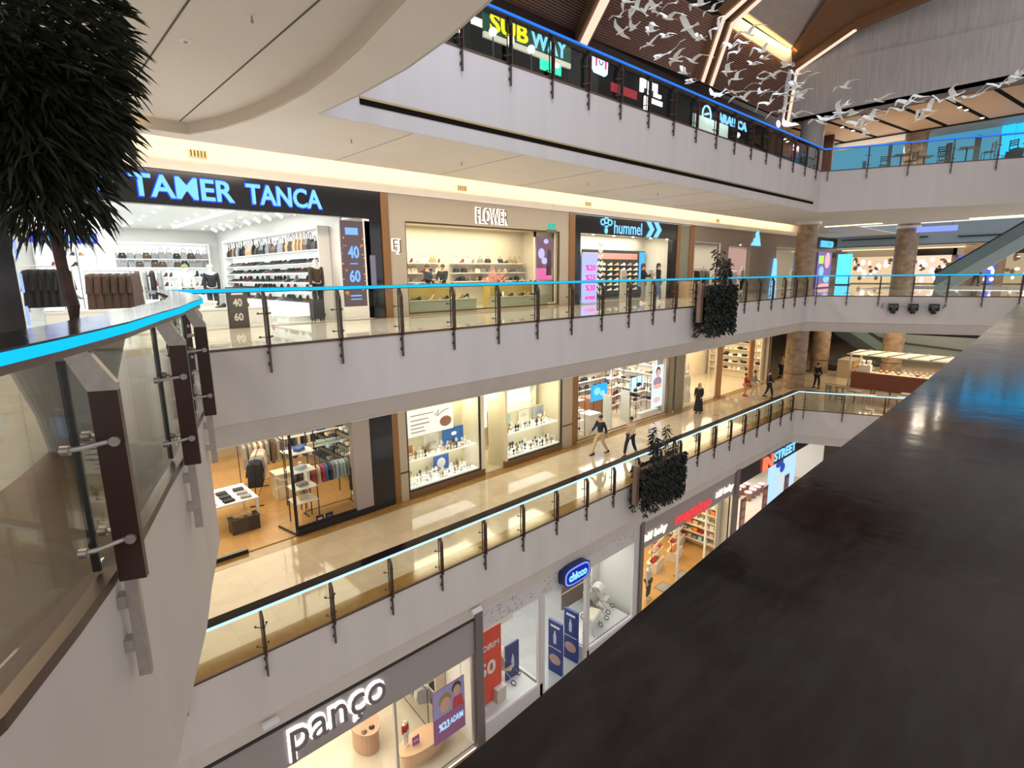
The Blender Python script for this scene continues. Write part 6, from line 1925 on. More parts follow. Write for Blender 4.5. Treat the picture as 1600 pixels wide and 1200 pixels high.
MB().tube([(0.82, -0.05, 0.75), (0.82, -0.05, 2.2)], 0.014, 6).build('handle', M_blackm, t)
struct('wall_jamb', MB().box(12.68, 12.85, 15.38, 16.5, Z1, Z1 + 3.2).box(13.95, 14.05, 15.38, 16.5, Z1, Z1 + 3.2), M_cream)

# -- bag shop on the lower floor
shelf_unit('shelving_unit', 'white wall shelving with bags and shoes along the back of the lower bag shop', (23.0, 19.72, z1), 0, 6.4, 0.4, (0.6, 1.1, 1.6, 2.1, 2.6), 3.1, M_white, mat('warm_back', (0.72, 0.66, 0.55), 0.5))
for r, z in enumerate((0.6, 1.1, 1.6, 2.1, 2.6)):
    x = 20.1
    while x < 26.0:
        if rs.random() < 0.5:
            dup(BAG0, (x, 19.5, z1 + z + 0.001), rs.uniform(-.2, .2), mats={'body': rs.choice([CB, CB, C_shoe[1], CLAY, C_shoe[2]]), 'handle': CB}, scale=rs.uniform(0.85, 1.1), label='handbag on the back shelving of the lower bag shop', group='handbags on the lower back shelving')
        else:
            put(rs.choice([SHOE, HEEL, BOOT]), (x, 19.5, z1 + z + 0.001), rs.uniform(0, 1.5), 'shoe on the back shelving of the lower bag shop', 'shoes on the lower back shelving', rs.choice(C_shoe), 1.2)
        x += rs.choice([0.33, 0.45])


def side_shelves(name, label, goods, grp, x, y0, y1, z, zs, h, m, back, cols, step=0.34, d=0.4, sc=1.0):
    shelf_unit(name, label, (x, (y0 + y1) / 2, z), -math.pi / 2, y1 - y0, d, zs, h, m, back)
    n = int((y1 - y0 - 0.2) / step)
    for zz in zs:
        for i in range(n):
            p = (x - d * 0.5, y0 + 0.2 + i * step, z + zz + 0.001)
            o = folded(goods, p, 1.57 + rs.uniform(-.1, .1), rs.choice(cols), grp, rs.choice([2, 3, 4]), 'toy_pack' if 'red letter' in goods else 'goods_box' if 'box' in goods else 'garment_pile')
            o.scale = (step / 0.36 * rs.uniform(0.8, 0.98), sc, sc * rs.uniform(1.0, 1.8))


side_shelves('shelving_unit', 'white shelving with boxes and bags, right wall of the lower bag shop', 'box or bag on the right wall shelving of the lower bag shop', 'goods on the right wall of the lower bag shop',
             26.4, 16.2, 19.2, z1, (0.6, 1.1, 1.6, 2.1, 2.6), 3.0, M_white, mat('warm_back', (0.72, 0.66, 0.55), 0.5), [CB, CB, CLAY, C_shoe[1], CW, C_shoe[2]])
side_shelves('shelving_unit', 'warm lit shelving at the far side of the lower corner shop', 'garment pile on the far shelving of the lower corner shop', 'garments on the far corner shop shelving',
             39.3, 15.8, 19.6, z1, (0.6, 1.1, 1.6, 2.1, 2.6), 3.1, M_cream, mat('warm_back', (0.72, 0.66, 0.55), 0.5), [CW, CLAY, CG, CW, CB])
side_shelves('shelving_unit', 'warm shelving with small toys, right wall of the red letter shop', 'small goods on the right wall of the red letter shop', 'goods on the right wall of the red letter shop',
             25.1, 11.6, 17.2, Z0 + 0.006, (0.4, 0.8, 1.2, 1.6, 2.0, 2.4), 2.9, M_cream, mat('warm_shelf', (0.70, 0.55, 0.35), 0.5), [CW, CP, CLAY, CO, CG, CR, CM], 0.3)
side_shelves('shelving_unit', 'blue lit shelving, right wall of the baby shop', 'boxed goods on the right wall of the baby shop', 'goods on the right wall of the baby shop',
             16.95, 13.0, 17.5, Z0 + 0.006, (0.6, 1.1, 1.6, 2.1, 2.6), 3.0, M_white, mat('shelf_blue', (0.15, 0.35, 0.55), 0.5), [CW, CL, CBL, CW], 0.34)


def display_frame(label, x, y, rz, w, h, zs, seed):
    t = thing('display_rack', label, 'shelves', (x, y, z1), rz)
    for sx in (-w / 2, w / 2):
        for sy in (-0.18, 0.18):
            MB().box(sx - 0.012, sx + 0.012, sy - 0.012, sy + 0.012, 0, h).build('upright', M_blackm, t)
    for z in zs:
        MB().box(-w / 2, w / 2, -0.19, 0.19, z - 0.02, z).build('shelf', M_white, t)
    r_ = random.Random(seed)
    for z in zs:
        n = int(w / 0.3)
        for i in range(n):
            a = -w / 2 + 0.15 + i * 0.3
            p = (x + a * math.cos(rz), y + a * math.sin(rz), z1 + z + 0.001)
            if r_.random() < 0.35:
                dup(BAG0, p, rz, mats={'body': r_.choice([CB, C_shoe[1], CLAY]), 'handle': CB}, scale=0.8, label='handbag on the ' + label.replace('black framed ', ''), group='bags, ' + label)
            else:
                put(r_.choice([SHOE, HEEL]), p, rz + r_.uniform(0.3, 1.2), 'shoe on the ' + label.replace('black framed ', ''), 'shoes, ' + label, r_.choice(C_shoe), 1.2)


display_frame('black framed rack at the left of the lower bag shop window', 19.0, 16.1, 0.0, 1.1, 2.5, (0.3, 0.8, 1.3, 1.8), 1)
display_frame('black framed rack behind the two glass screens of the lower bag shop', 23.6, 17.2, 0.2, 1.5, 2.9, (0.7, 1.2, 1.7, 2.2), 2)
display_frame('black framed rack near the portrait poster of the lower bag shop', 24.6, 16.3, 0.0, 1.0, 2.2, (0.4, 0.9, 1.4), 3)
t = sign('advert_screen', 'bright blue lit screen in the left of the lower bag shop', 21.3, 17.0, z1 + 1.2)
MB().box(0, 1.35, -0.03, 0, 0, 0.85).build('screen', glow('screen_azure', (0.03, 0.40, 0.95), 1.0), t)
MB().ball((0.5, -0.035, 0.5), (0.28, 0.01, 0.2), 6).ball((0.95, -0.035, 0.35), (0.2, 0.01, 0.15), 6).build('printed_patch', glow('screen_azure_light', (0.25, 0.65, 1.0), 1.0), t)
MB().tube([(0.3, 0.03, -1.35), (0.3, 0.03, 0)], 0.02, 6).tube([(1.05, 0.03, -1.35), (1.05, 0.03, 0)], 0.02, 6).build('stand', M_blackm, t)
t = sign('advert_screen', 'pale blue screen with a dark shoe in the middle of the lower bag shop', 24.2, 16.6, z1 + 1.35)
MB().box(0, 1.2, -0.03, 0, 0, 0.75).build('screen', glow('screen_pale', (0.55, 0.85, 1.0), 1.0), t)
MB().ball((0.75, -0.035, 0.3), (0.25, 0.01, 0.12), 6).build('printed_patch', M_blackm, t)
MB().tube([(0.6, 0, 0.75), (0.6, 0, 2.0)], 0.01, 6).build('wire', M_blackm, t)
t = sign('poster_screen', 'tall lit poster of a smiling woman with crossed arms at the lower bag shop', 24.95, 15.75, z1 + 1.35)
MB().box(0, 1.05, -0.03, 0, -0.9, 1.4).build('screen', glow('poster_sky', (0.62, 0.75, 1.0), 0.95), t)
MB().ball((0.55, -0.04, 0.98), (0.17, 0.02, 0.22), 8).ball((0.5, -0.04, 0.25), (0.42, 0.02, 0.14), 8).build('printed_skin', glow('poster_skin', (0.75, 0.40, 0.28), 0.9), t)
MB().ball((0.55, -0.032, 1.05), (0.22, 0.01, 0.28), 8).build('printed_hair', glow('poster_hair', (0.08, 0.03, 0.02), 1), t)
MB().ball((0.5, -0.036, 0.5), (0.42, 0.01, 0.28), 8).build('printed_top', glow('poster_mauve', (0.35, 0.22, 0.30), 0.9), t)
MB().ball((0.5, -0.036, -0.5), (0.35, 0.01, 0.16), 8).build('printed_bag', glow('poster_pinkish', (0.8, 0.45, 0.4), 0.9), t)
t = thing('sales_counter', 'reddish brown counter with a black till in the lower bag shop', 'counter', (23.9, 18.4, z1))
MB().box(-1.3, 1.3, -0.35, 0.35, 0, 0.95).build('body', mat('counter_red_brown', (0.28, 0.11, 0.06), 0.4), t)
MB().box(-1.33, 1.33, -0.38, 0.38, 0.95, 1.0).build('worktop', mat('counter_top', (0.42, 0.2, 0.12), 0.35), t)
for (x, lab) in ((21.4, 'left'), (22.9, 'right')):
    t = thing('security_gate', lab + ' glass security gate at the entrance of the lower bag shop', 'gate', (x, 16.0, z1), 1.3)
    MB().box(-0.35, 0.35, -0.01, 0.01, 0.1, 1.7).build('pane', mat('gate_glass', (0.45, 0.45, 0.42), 0.2), t)
    MB().tube([(-0.36, 0, 0), (-0.36, 0, 1.72), (0.36, 0, 1.72), (0.36, 0, 0)], 0.012, 6).build('frame', M_steel, t)
plinth('white plinth at the left of the lower bag shop window', 19.8, 20.6, 15.8, 16.5, 1.0, M_white, z1)
plinth('long white plinth at the right of the lower bag shop window', 23.9, 25.6, 15.7, 15.95, 0.35, M_white, z1)

# -- fourth shop on the lower floor
human('mannequin', 'white mannequin in a cream jacket and black trousers in the lower corner window', 'mannequin', (28.4, 16.1, z1), 0.2, skin=MQ, top=CW, pants=CB, shoes=CW, h=1.8, cap=M_white)
human('mannequin', 'white mannequin in a long cream coat in the lower corner window', 'mannequin', (29.5, 16.2, z1), -0.2, skin=MQ, top=CW, pants=CW, dress=True, h=1.85, cap=M_white)
rack('pale rail with five garments in the lower corner shop', (30.8, 17.6, z1), 0.0, 1.6, 1.7, M_white)
for i in range(6):
    dup(SH0, (30.2 + i * 0.24, 17.6, z1 + 1.7), 1.3, mats={'garment_body': [CW, CW, CL, CL, CB, CB][i]}, label='garment on the pale rail in the lower corner shop', group='garments on the pale rail', scale=1.1)
rack('black rail at the back of the lower corner shop', (34.0, 19.0, z1), 0.4, 2.0, 1.6)
for i in range(7):
    dup(SH0, (33.3 + i * 0.22, 18.75 + i * 0.08, z1 + 1.6), 1.9, mats={'garment_body': [CLAY, CW, CLAY, CP, CW, CG, CLAY][i]}, label='pale garment on the black rail at the back of the corner shop', group='garments on the black rear rail', scale=1.1)

# -- people on the lower walkway
human('person', 'man in a navy T-shirt and pale trousers walking past the jewellery shop', 'person', (17.95, 13.75, Z1), -1.75, stride=0.65, arm=(0.5, -0.4), bend=(0.4, 0.2), skin=SK, top=CN, pants=CLAY, hair=HB, shoes=CB, h=1.76)
human('person', 'person in a cream jacket with a rucksack walking beside the man in navy', 'person', (18.75, 12.75, Z1), -1.5, stride=0.6, arm=(-0.4, 0.5), bend=(0.6, 0.4), skin=SK, top=CLAY, pants=CN, hair=HB, shoes=CB, h=1.72)
human('person', 'woman in a long black dress and beige headscarf on the lower walkway', 'person', (27.45, 14.3, Z1), -1.3, stride=0.1, arm=(0.2, 0.1), bend=(0.8, 0.7), skin=SK, top=CB, pants=CB, dress=True, scarf=CC, shoes=CB, h=1.68)
human('person', 'child in a red and black jacket near the orange wooden door frame', 'person', (33.4, 14.35, Z1), 0.3, arm=(0.3, 0.3), bend=(1.0, 1.0), skin=SK, top=CR, pants=mat('cloth_salmon', (0.6, 0.3, 0.22), 0.8), hair=HB, shoes=CR, h=1.45)
human('person', 'person in a dark jacket and jeans walking toward the camera below', 'person', (33.9, 13.1, Z1), 0.6, stride=0.4, arm=(0.3, -0.3), bend=(0.5, 0.5), skin=SK, top=CN, pants=CN, hair=HBR, shoes=CB, h=1.75)
human('person', 'person in a grey top and pale trousers beside the one in dark jacket', 'person', (33.3, 13.75, Z1), 0.6, stride=0.35, arm=(0.3, -0.3), bend=(0.8, 0.5), skin=SK, top=CG, pants=CLAY, hair=HBR, shoes=CW, h=1.72)
human('person', 'person in black standing between column and kiosk on the lower floor', 'person', (38.9, 12.0, Z1), 1.2, stride=0.2, arm=(0.2, 0.2), bend=(0.4, 0.3), skin=SK, top=CB, pants=CB, hair=HB, shoes=CB, h=1.75)
for i, (x, y, c, lab) in enumerate(((42.6, 15.0, CB, 'standing dark figure at the left of the lounge behind the lower column'), (41.3, 15.2, CLAY, 'figure in a yellow beige coat at the lounge behind the lower column'), (43.9, 14.9, CB, 'standing dark figure just left of the marble column on the lower floor'))):
    human('person', lab, 'person', (x, y, Z1), i, arm=(0.2, 0.3), bend=(0.8, 0.6), skin=SK, top=c, pants=CB, hair=HB, shoes=CB)

# -- cafe kiosk on the lower floor
kx, ky = 42.2, 8.6
t = thing('kiosk_canopy', 'white slatted canopy on slim posts above the cafe kiosk', 'canopy', (kx, ky, Z1))
for sx in (-0.9, 1.6):
    for sy in (2.2, -4.0):
        MB().box(sx - 0.05, sx + 0.05, sy - 0.05, sy + 0.05, 0, 2.15).build('post', M_cream, t)
cn = MB().box(-1.1, 1.8, -4.3, 2.4, 2.15, 2.2)
cn.build('roof_panel', M_soffit, t)
for k in range(6):
    MB().add([(-1.12, 2.3 - k * 1.1, 2.2), (1.8, 1.7 - k * 1.1, 2.2), (1.8, 1.62 - k * 1.1, 2.2), (-1.12, 2.22 - k * 1.1, 2.2), (-1.12, 2.3 - k * 1.1, 2.26), (1.8, 1.7 - k * 1.1, 2.26), (1.8, 1.62 - k * 1.1, 2.26), (-1.12, 2.22 - k * 1.1, 2.26)],
             [(0, 1, 2, 3), (7, 6, 5, 4), (0, 4, 5, 1), (1, 5, 6, 2), (2, 6, 7, 3), (3, 7, 4, 0)]).build('slat', M_grey, t)
area('kiosk_lamp', (kx - 0.2, ky - 0.5, Z1 + 2.1), (2.0, 4.5), 130, (1.0, 0.75, 0.45))
t = thing('cafe_counter', 'reddish brown cafe counter with a lit cake case', 'counter', (kx - 0.9, ky - 0.6, Z1))
MB().box(-0.3, 0.3, -3.2, 2.6, 0, 1.05).build('body', mat('counter_maroon', (0.20, 0.06, 0.04), 0.4), t)
MB().box(-0.35, 0.35, -3.25, 2.65, 1.05, 1.1).build('worktop', mat('counter_wood', (0.4, 0.22, 0.12), 0.4), t)
MB().box(-0.25, 0.25, -3.0, 1.2, 1.1, 1.13).build('case_deck', glow('case_warm', (1.0, 0.75, 0.42), 0.9), t)
for k in range(12):
    t = thing('cake', 'glowing cake or pastry on the lit kiosk counter', 'food', (kx - 0.9 + rs.uniform(-.1, .1), ky + 0.4 - k * 0.33, Z1 + 1.131), 0, 'cakes on the kiosk counter')
    c = rs.choice([mat('cake_cream', (0.8, 0.66, 0.42), 0.5), mat('cake_red', (0.4, 0.04, 0.03), 0.5), mat('cake_brown', (0.35, 0.16, 0.06), 0.5)])
    MB().lathe([(0.11, 0), (0.12, 0.08), (0.10, 0.11)], 12).build('sponge', c, t)
    MB().ball((0, 0, 0.13), (0.06, 0.06, 0.04), 5).build('topping', M_white, t)
t = thing('coffee_machine', 'white coffee machine on the kiosk counter', 'machine', (kx - 0.9, ky + 1.3, Z1 + 1.1))
MB().box(-0.2, 0.2, -0.35, 0.35, 0, 0.45).build('body', M_white, t)
MB().lathe([(0.10, 0.45), (0.13, 0.6), (0.13, 0.75)], 12, (0, 0.15, 0)).lathe([(0.10, 0.45), (0.13, 0.6), (0.13, 0.75)], 12, (0, -0.2, 0)).build('hopper', M_cream, t)
t = thing('flower_vase', 'yellow orange flowers at the left end of the kiosk counter', 'plant', (kx - 0.9, ky + 1.85, Z1 + 1.1))
MB().lathe([(0.05, 0), (0.07, 0.12), (0.04, 0.2)], 10).build('vase', M_white, t)
fm = MB()
for k in range(18):
    fm.ball((rs.uniform(-.15, .15), rs.uniform(-.2, .2), rs.uniform(0.2, 0.42)), 0.045, 4)
fm.build('flowers', mat('flower_orange', (0.75, 0.40, 0.06), 0.6), t)
k1 = chair('dark cafe chair by the lower railing in front of the kiosk', (35.4, 9.6, Z1), 0.5, 'cafe chairs on the lower floor')
k2 = table('dark cafe table by the lower railing in front of the kiosk', (36.0, 9.0, Z1), 0, 'cafe tables on the lower floor')
for (x, y, r) in ((36.5, 8.4, 2.8), (36.1, 10.3, 1.0), (36.6, 7.2, 0.3), (37.5, 6.0, 2.0)):
    dup(k1, (x, y, Z1), r)
dup(k2, (37.0, 6.6, Z1)); dup(k2, (36.6, 9.8, Z1))
# dark lounge and escalator behind
def escalator(label, a, b, w, m_side, m_rail=M_blackm, light=None):
    A = Vector(a); B = Vector(b); d = B - A; hd = Vector((d.x, d.y, 0)).normalized(); s = Vector((-hd.y, hd.x, 0))
    t = thing('escalator', label, 'escalator', a)
    def slabp(o, z0, z1_, off0, off1):
        P = [A + s * off0 + Vector((0, 0, z0)), B + s * off0 + Vector((0, 0, z0)), B + s * off0 + Vector((0, 0, z1_)), A + s * off0 + Vector((0, 0, z1_)),
             A + s * off1 + Vector((0, 0, z0)), B + s * off1 + Vector((0, 0, z0)), B + s * off1 + Vector((0, 0, z1_)), A + s * off1 + Vector((0, 0, z1_))]
        o.add([p - A for p in P], [(0, 1, 2, 3), (7, 6, 5, 4), (0, 4, 5, 1), (1, 5, 6, 2), (2, 6, 7, 3), (3, 7, 4, 0)])
        return o
    slabp(MB(), -0.9, -0.02, -w / 2, w / 2).build('truss', m_side, t)
    for o_ in (-w / 2, w / 2):
        slabp(MB(), 0.0, 0.85, o_ - 0.01, o_ + 0.01).build('balustrade', M_teal if light is None else light, t)
        slabp(MB(), 0.85, 0.97, o_ - 0.05, o_ + 0.05).build('handrail', m_rail, t)
    n = int(d.z / 0.2) if d.z > 0 else int(-d.z / 0.2)
    st = MB()
    for i in range(abs(n)):
        f = (i + 0.5) / abs(n); p = d * f
        st.obox((p.x, p.y, p.z + 0.06), (0.36, w - 0.15, 0.2), math.atan2(hd.y, hd.x))
    st.build('steps', mat('step_metal', (0.08, 0.08, 0.085), 0.4, 0.5), t)
    return t


escalator('long glass sided escalator rising to the right on the camera level', (50.0, 8.2, 0.2), (50.5, 0.0, 6.6), 1.1, mat('truss_pale_teal', (0.32, 0.42, 0.44), 0.3))
escalator('dark escalator descending beside the marble column on the lower floor', (52.0, 10.2, Z1 + 0.3), (50.8, 15.8, Z1 + 4.2), 1.1, mat('truss_dark', (0.05, 0.06, 0.07), 0.4))
t = thing('glass_barrier', 'blue grey glass barrier band with black handrails behind the kiosk canopy', 'barrier', (53.0, 8.0, Z1))
MB().box(-0.03, 0.03, -12, 5.5, 0.5, 2.6).build('panel', mat('blue_grey_panel', (0.22, 0.27, 0.30), 0.3), t)
MB().tube([(-0.1, 5.5, 2.5), (-0.1, 2.0, 1.9), (-0.1, -6, 1.3)], 0.06, 6).build('handrail', M_blackm, t)
t = thing('lounge_sofa', 'dark sofa group in the lounge behind the marble column', 'sofa', (48.5, 13.4, Z1))
MB().box(-1.5, 1.5, -0.5, 0.5, 0.1, 0.45).build('seat', mat('sofa_dark', (0.04, 0.04, 0.05), 0.6), t)
MB().box(-1.5, 1.5, 0.35, 0.55, 0.45, 0.9).build('backrest', mat('sofa_dark', (0.04, 0.04, 0.05), 0.6), t)
plinth('beige service counter between column and kiosk on the lower floor', 44.3, 46.3, 11.3, 12.4, 1.3, mat('service_beige', (0.36, 0.29, 0.22), 0.5), Z1)
struct('wall_back', MB().box(66, 66.2, -14, 25, Z1, Z1 + 4.6), mat('dark_hall_wall', (0.10, 0.09, 0.085), 0.6))
for i, (y0, y1, c) in enumerate(((13.5, 17, 'warm'), (9.5, 12.8, 'warm'), (4.0, 8.5, 'blue'), (-3, 2, 'warm'))):
    t = thing('lit_shop_window', ('leftmost', 'second', 'blue', 'rightmost')[i] + ' lit shop window on the far wall of the lower floor', 'shop window', (65.9, (y0 + y1) / 2, Z1 + 2.3))
    h = (y1 - y0) / 2
    MB().box(-0.1, 0, -h, h, 0, 1.7).build('pane', glow('far_' + c, (0.85, 0.62, 0.42) if c == 'warm' else (0.22, 0.25, 0.6), 0.7), t)
    fw_ = MB()
    for k in range(7):
        yy = -h + (k + 0.5) * 2 * h / 7
        fw_.box(-0.15, -0.1, yy - 0.12, yy + 0.12, 0, rs.uniform(0.6, 1.3))
    fw_.build('silhouettes', CB, t)

# ---- far shops on the camera level
struct('wall_back', MB().box(66, 66.2, -14, 25, 0, 3.5), mat('far_wall', (0.28, 0.23, 0.19), 0.6))
far = [(13.6, 18.2, (0.85, 0.60, 0.36), 'cream and gold', None), (9.9, 12.6, (0.95, 0.70, 0.52), 'bright peach', 'dark band'), (6.7, 9.4, (0.12, 0.18, 0.75), 'blue and red', None), (1.0, 6.0, (0.45, 0.35, 0.22), 'dim green and gold', 'dark band')]
for i, (y0, y1, c, lab, band) in enumerate(far):
    t = thing('lit_shop_window', lab + ' lit shop window on the far wall of the camera level', 'shop window', (65.9, (y0 + y1) / 2, 0))
    h = (y1 - y0) / 2
    MB().box(-0.1, 0, -h, h, 0.1, 2.7).build('pane', glow('far_win_%d' % i, c, 0.75), t)
    MB().box(-0.3, 0, -h - 0.4, h + 0.4, 2.7, 3.3).build('sign_band', M_black if band else M_beige, t)
    r_ = random.Random(i)
    fb = MB(); fd = MB()
    for k in range(26):
        (fb if k % 2 else fd).ball((-0.15, r_.uniform(-h, h), r_.uniform(0.4, 2.4)), (0.05, r_.uniform(0.1, 0.25), r_.uniform(0.1, 0.35)), 4)
    fb.build('bright_goods', glow('far_goods', (1.0, 0.85, 0.75), 1.3), t); fd.build('dark_goods', mat('goods_brown', (0.2, 0.12, 0.08), 0.6), t)
struct('trim_18', MB().box(65.2, 65.6, -10, 19, 3.35, 3.45), glow('far_cove', (1.0, 0.72, 0.38), 1.0))
t = sign('advert_screen', 'tall cyan lit directory screen at the far end left of the second column', 59.5, 17.0, 0)
MB().box(-0.1, 0.1, -0.6, 0.6, 0.1, 2.9).build('screen', glow('directory_cyan', (0.10, 0.62, 1.0), 1.1), t)
MB().box(-0.12, 0.12, -0.65, 0.65, 0, 0.1).build('base', M_blackm, t)
t = sign('shop_sign', 'violet blue hanging lit sign under the far soffit right of the second column', 46.5, 8.2, 4.0)
MB().box(-0.1, 0.1, -1.3, 0.9, -0.15, 0.2).build('panel', glow('violet_sign', (0.22, 0.28, 0.9), 1.0), t)
MB().tube([(0, -1, 0.2), (0, -1, 0.39)], 0.01, 5).tube([(0, 0.6, 0.2), (0, 0.6, 0.39)], 0.01, 5).build('hanger', M_blackm, t)
t = thing('cove_light', 'warm light slot in the far soffit of the camera level', 'lamp', (44.0, 5.0, 4.385))
MB().box(-0.2, 0.2, -3.5, 1.0, -0.03, 0.0).build('diffuser', G_warm, t)
t = thing('cove_light', 'warm light slot in the soffit left of the second column', 'lamp', (43.2, 12.2, 4.385))
MB().box(-0.2, 0.2, -1.8, 1.6, -0.03, 0.0).build('diffuser', G_warm, t)
for i, (x, y, lab) in enumerate(((59.0, 9.6, 'dark silhouette walking at the far end right of the second column'), (60.0, 7.2, 'dark silhouette at the far end near the foot of the escalator'))):
    human('person', lab, 'person', (x, y, 0), 1.0, stride=0.4, arm=(0.3, -0.3), bend=(0.3, 0.3), skin=SK, top=CB, pants=CB, hair=HB, shoes=CB)
railing('dark glass railing around the second void on the camera level', Z2, [(45.3, -6), (45.3, 12.2)][::-1], along((45.3, 12.2), (45.3, -6), 0.5, 2.2), M_blackm, None) if False else None

# ================================================================== LOWEST LEVEL (L0)
z0 = Z0 + 0.006
t = sign('shop_sign', 'backlit dark rounded letters on the lowest grey fascia, bottom left', 3.29, 10.97, -9.42)
vv = MB(); text_on(vv, 'panço', -0.03, 2.41, 0.0, 0.86, 0.0, 0.03, 0.04)
vv.build('halo', glow('halo_white', (1.0, 0.95, 0.9), 2.0), t)
vv = MB(); text_on(vv, 'panço', 0.0, 2.38, 0.03, 0.83, -0.09, 0.04, 0.0)
vv.build('lettering', mat('letter_mauve', (0.16, 0.13, 0.15), 0.4), t)
t = sign('hanging_poster', 'purple poster with two children and large text hung in the lowest left window', 7.27, 11.25, -12.0)
MB().box(0, 1.13, -0.02, 0.0, 0, 1.75).build('board', mat('poster_purple', (0.20, 0.07, 0.16), 0.4, em=(0.2, 0.07, 0.16), st=0.3), t)
MB().box(0.02, 1.11, -0.025, -0.02, 0.85, 1.73).build('printed_sky', mat('poster_lavender', (0.40, 0.38, 0.70), 0.5), t)
MB().ball((0.42, -0.03, 1.18), (0.19, 0.015, 0.26), 8).ball((0.84, -0.03, 1.42), (0.14, 0.015, 0.19), 8).build('printed_face', mat('poster_face', (0.70, 0.42, 0.33), 0.5), t)
MB().ball((0.42, -0.028, 1.30), (0.22, 0.01, 0.26), 8).build('printed_hair', mat('poster_blond', (0.40, 0.24, 0.10), 0.5), t)
MB().ball((0.84, -0.028, 1.50), (0.17, 0.01, 0.2), 8).build('printed_hair', mat('poster_brown_hair', (0.06, 0.03, 0.02), 0.5), t)
MB().prism_xz([(0.66, 0.85), (1.08, 0.85), (1.02, 1.2), (0.72, 1.2)], -0.032, -0.02).build('printed_shirt', mat('poster_red', (0.65, 0.05, 0.06), 0.5), t)
text_on(MB(), '%23', 0.18, 0.55, 0.36, 0.62, -0.02, 0.012, 0.03).build('lettering', mat('poster_cyan', (0.4, 0.65, 0.95), 0.4, em=(0.4, 0.65, 0.95), st=0.5), t)
text_on(MB(), 'ADRIM', 0.58, 1.05, 0.40, 0.60, -0.02, 0.012, 0.02).build('lettering', MAT['poster_cyan'], t)
MB().tube([(0.1, 0, 1.75), (0.1, 0, 2.9)], 0.006, 5).tube([(1.03, 0, 1.75), (1.03, 0, 2.9)], 0.006, 5).build('wire', M_blackm, t)


def kids_table(label, x, y, w, d, h, m):
    t = thing('display_table', label, 'table', (x, y, z0))
    pts = [(w * math.cos(a * math.pi / 10) / 2, d * math.sin(a * math.pi / 10) / 2) for a in range(20)]
    MB().poly_slab(pts, h - 0.06, h).build('table_top', m, t)
    MB().poly_slab([(a * 0.85, b * 0.85) for a, b in pts], 0, h - 0.06).build('body', m, t)
    return t


peach = mat('peach_table', (0.70, 0.45, 0.28), 0.4)
kids_table('round brown display table with a red ornament in the lowest left shop', 6.25, 13.45, 0.85, 1.2, 0.8, mat('table_brown', (0.45, 0.28, 0.18), 0.4))
kids_table('long peach display table in front of the rails in the lowest left shop', 7.35, 12.0, 1.7, 0.8, 0.5, peach)
kids_table('peach display table under the letters in the lowest left shop', 4.0, 11.9, 0.9, 0.8, 0.6, peach)
t = thing('ornament', 'red starry ornament on a stand in the lowest left shop', 'ornament', (6.3, 13.6, z0 + 0.8))
MB().tube([(0, 0, 0), (0, 0, 0.5)], 0.015, 6).build('stand', M_white, t)
st = MB()
for k in range(10):
    st.obox((rs.uniform(-.25, .25), rs.uniform(-.1, .1), 0.55 + rs.uniform(-.1, .12)), (0.22, 0.12, 0.08), rs.uniform(0, 3), ry=rs.uniform(0, 3))
st.build('cloth', mat('ornament_red', (0.75, 0.02, 0.03), 0.5), t)
for (dx, lab) in ((0.0, 'black flower shaped toy beside the red ornament'), (-0.25, 'small brown ring toy beside the red ornament')):
    t = thing('toy', lab, 'toy', (6.3 + dx, 13.1, z0 + 0.801))
    MB().lathe([(0.07, 0), (0.09, 0.02), (0.06, 0.05)], 8).build('body', CB if dx == 0 else M_bronze, t)
    MB().ball((0, 0, 0.06), 0.03, 5).build('knob', M_brass, t)
human('mannequin', 'child mannequin in a red top with blue trousers in the lowest left shop', 'mannequin', (6.85, 12.1, z0 + 0.5), 0.2, skin=MQ, top=CR, pants=CW, h=0.9)
for k, (x, lab) in enumerate(((6.8, 'left of'), (7.7, 'below'))):
    t = sign('price_card', 'small purple price card on the peach table ' + lab + ' the hanging poster', x + 0.3, 11.95 - 0.15 * k, z0 + 0.501)
    MB().box(-0.12, 0.12, -0.01, 0.01, 0, 0.28).build('card', mat('card_purple', (0.35, 0.12, 0.40), 0.5), t)
    MB().box(-0.08, 0.08, -0.015, -0.01, 0.12, 0.16).build('text_line', M_white, t)
rack('black rail of small clothes in the lowest left shop', (8.0, 13.7, z0), 1.5, 2.4, 1.5)
for i in range(12):
    a = -1.0 + i * 0.18
    dup(SH0, (8.0 + a * math.cos(1.5), 13.7 + a * math.sin(1.5), z0 + 1.5), 2.6, mats={'garment_body': tw.choice([CB, CW, CG, CN, CLAY, CG])}, label='small garment on the rail of the lowest left shop', group='garments on the childrens rail', scale=0.85)
shelf_unit('shelving_unit', 'cream wall shelving behind the rail of the lowest left shop', (8.6, 14.9, z0), -math.pi / 2, 4.6, 0.35, (0.5, 1.1, 1.7, 2.3), 2.8, M_cream, M_cream)
for r, z in enumerate((0.5, 1.1, 1.7, 2.3)):
    for i in range(10):
        folded('folded clothes on the cream shelving of the lowest left shop', (8.42, 12.85 + i * 0.44, z0 + z + 0.001), 1.57, tw.choice([CB, CW, CG, CLAY, CC]), 'folded clothes on the cream shelving', 3)
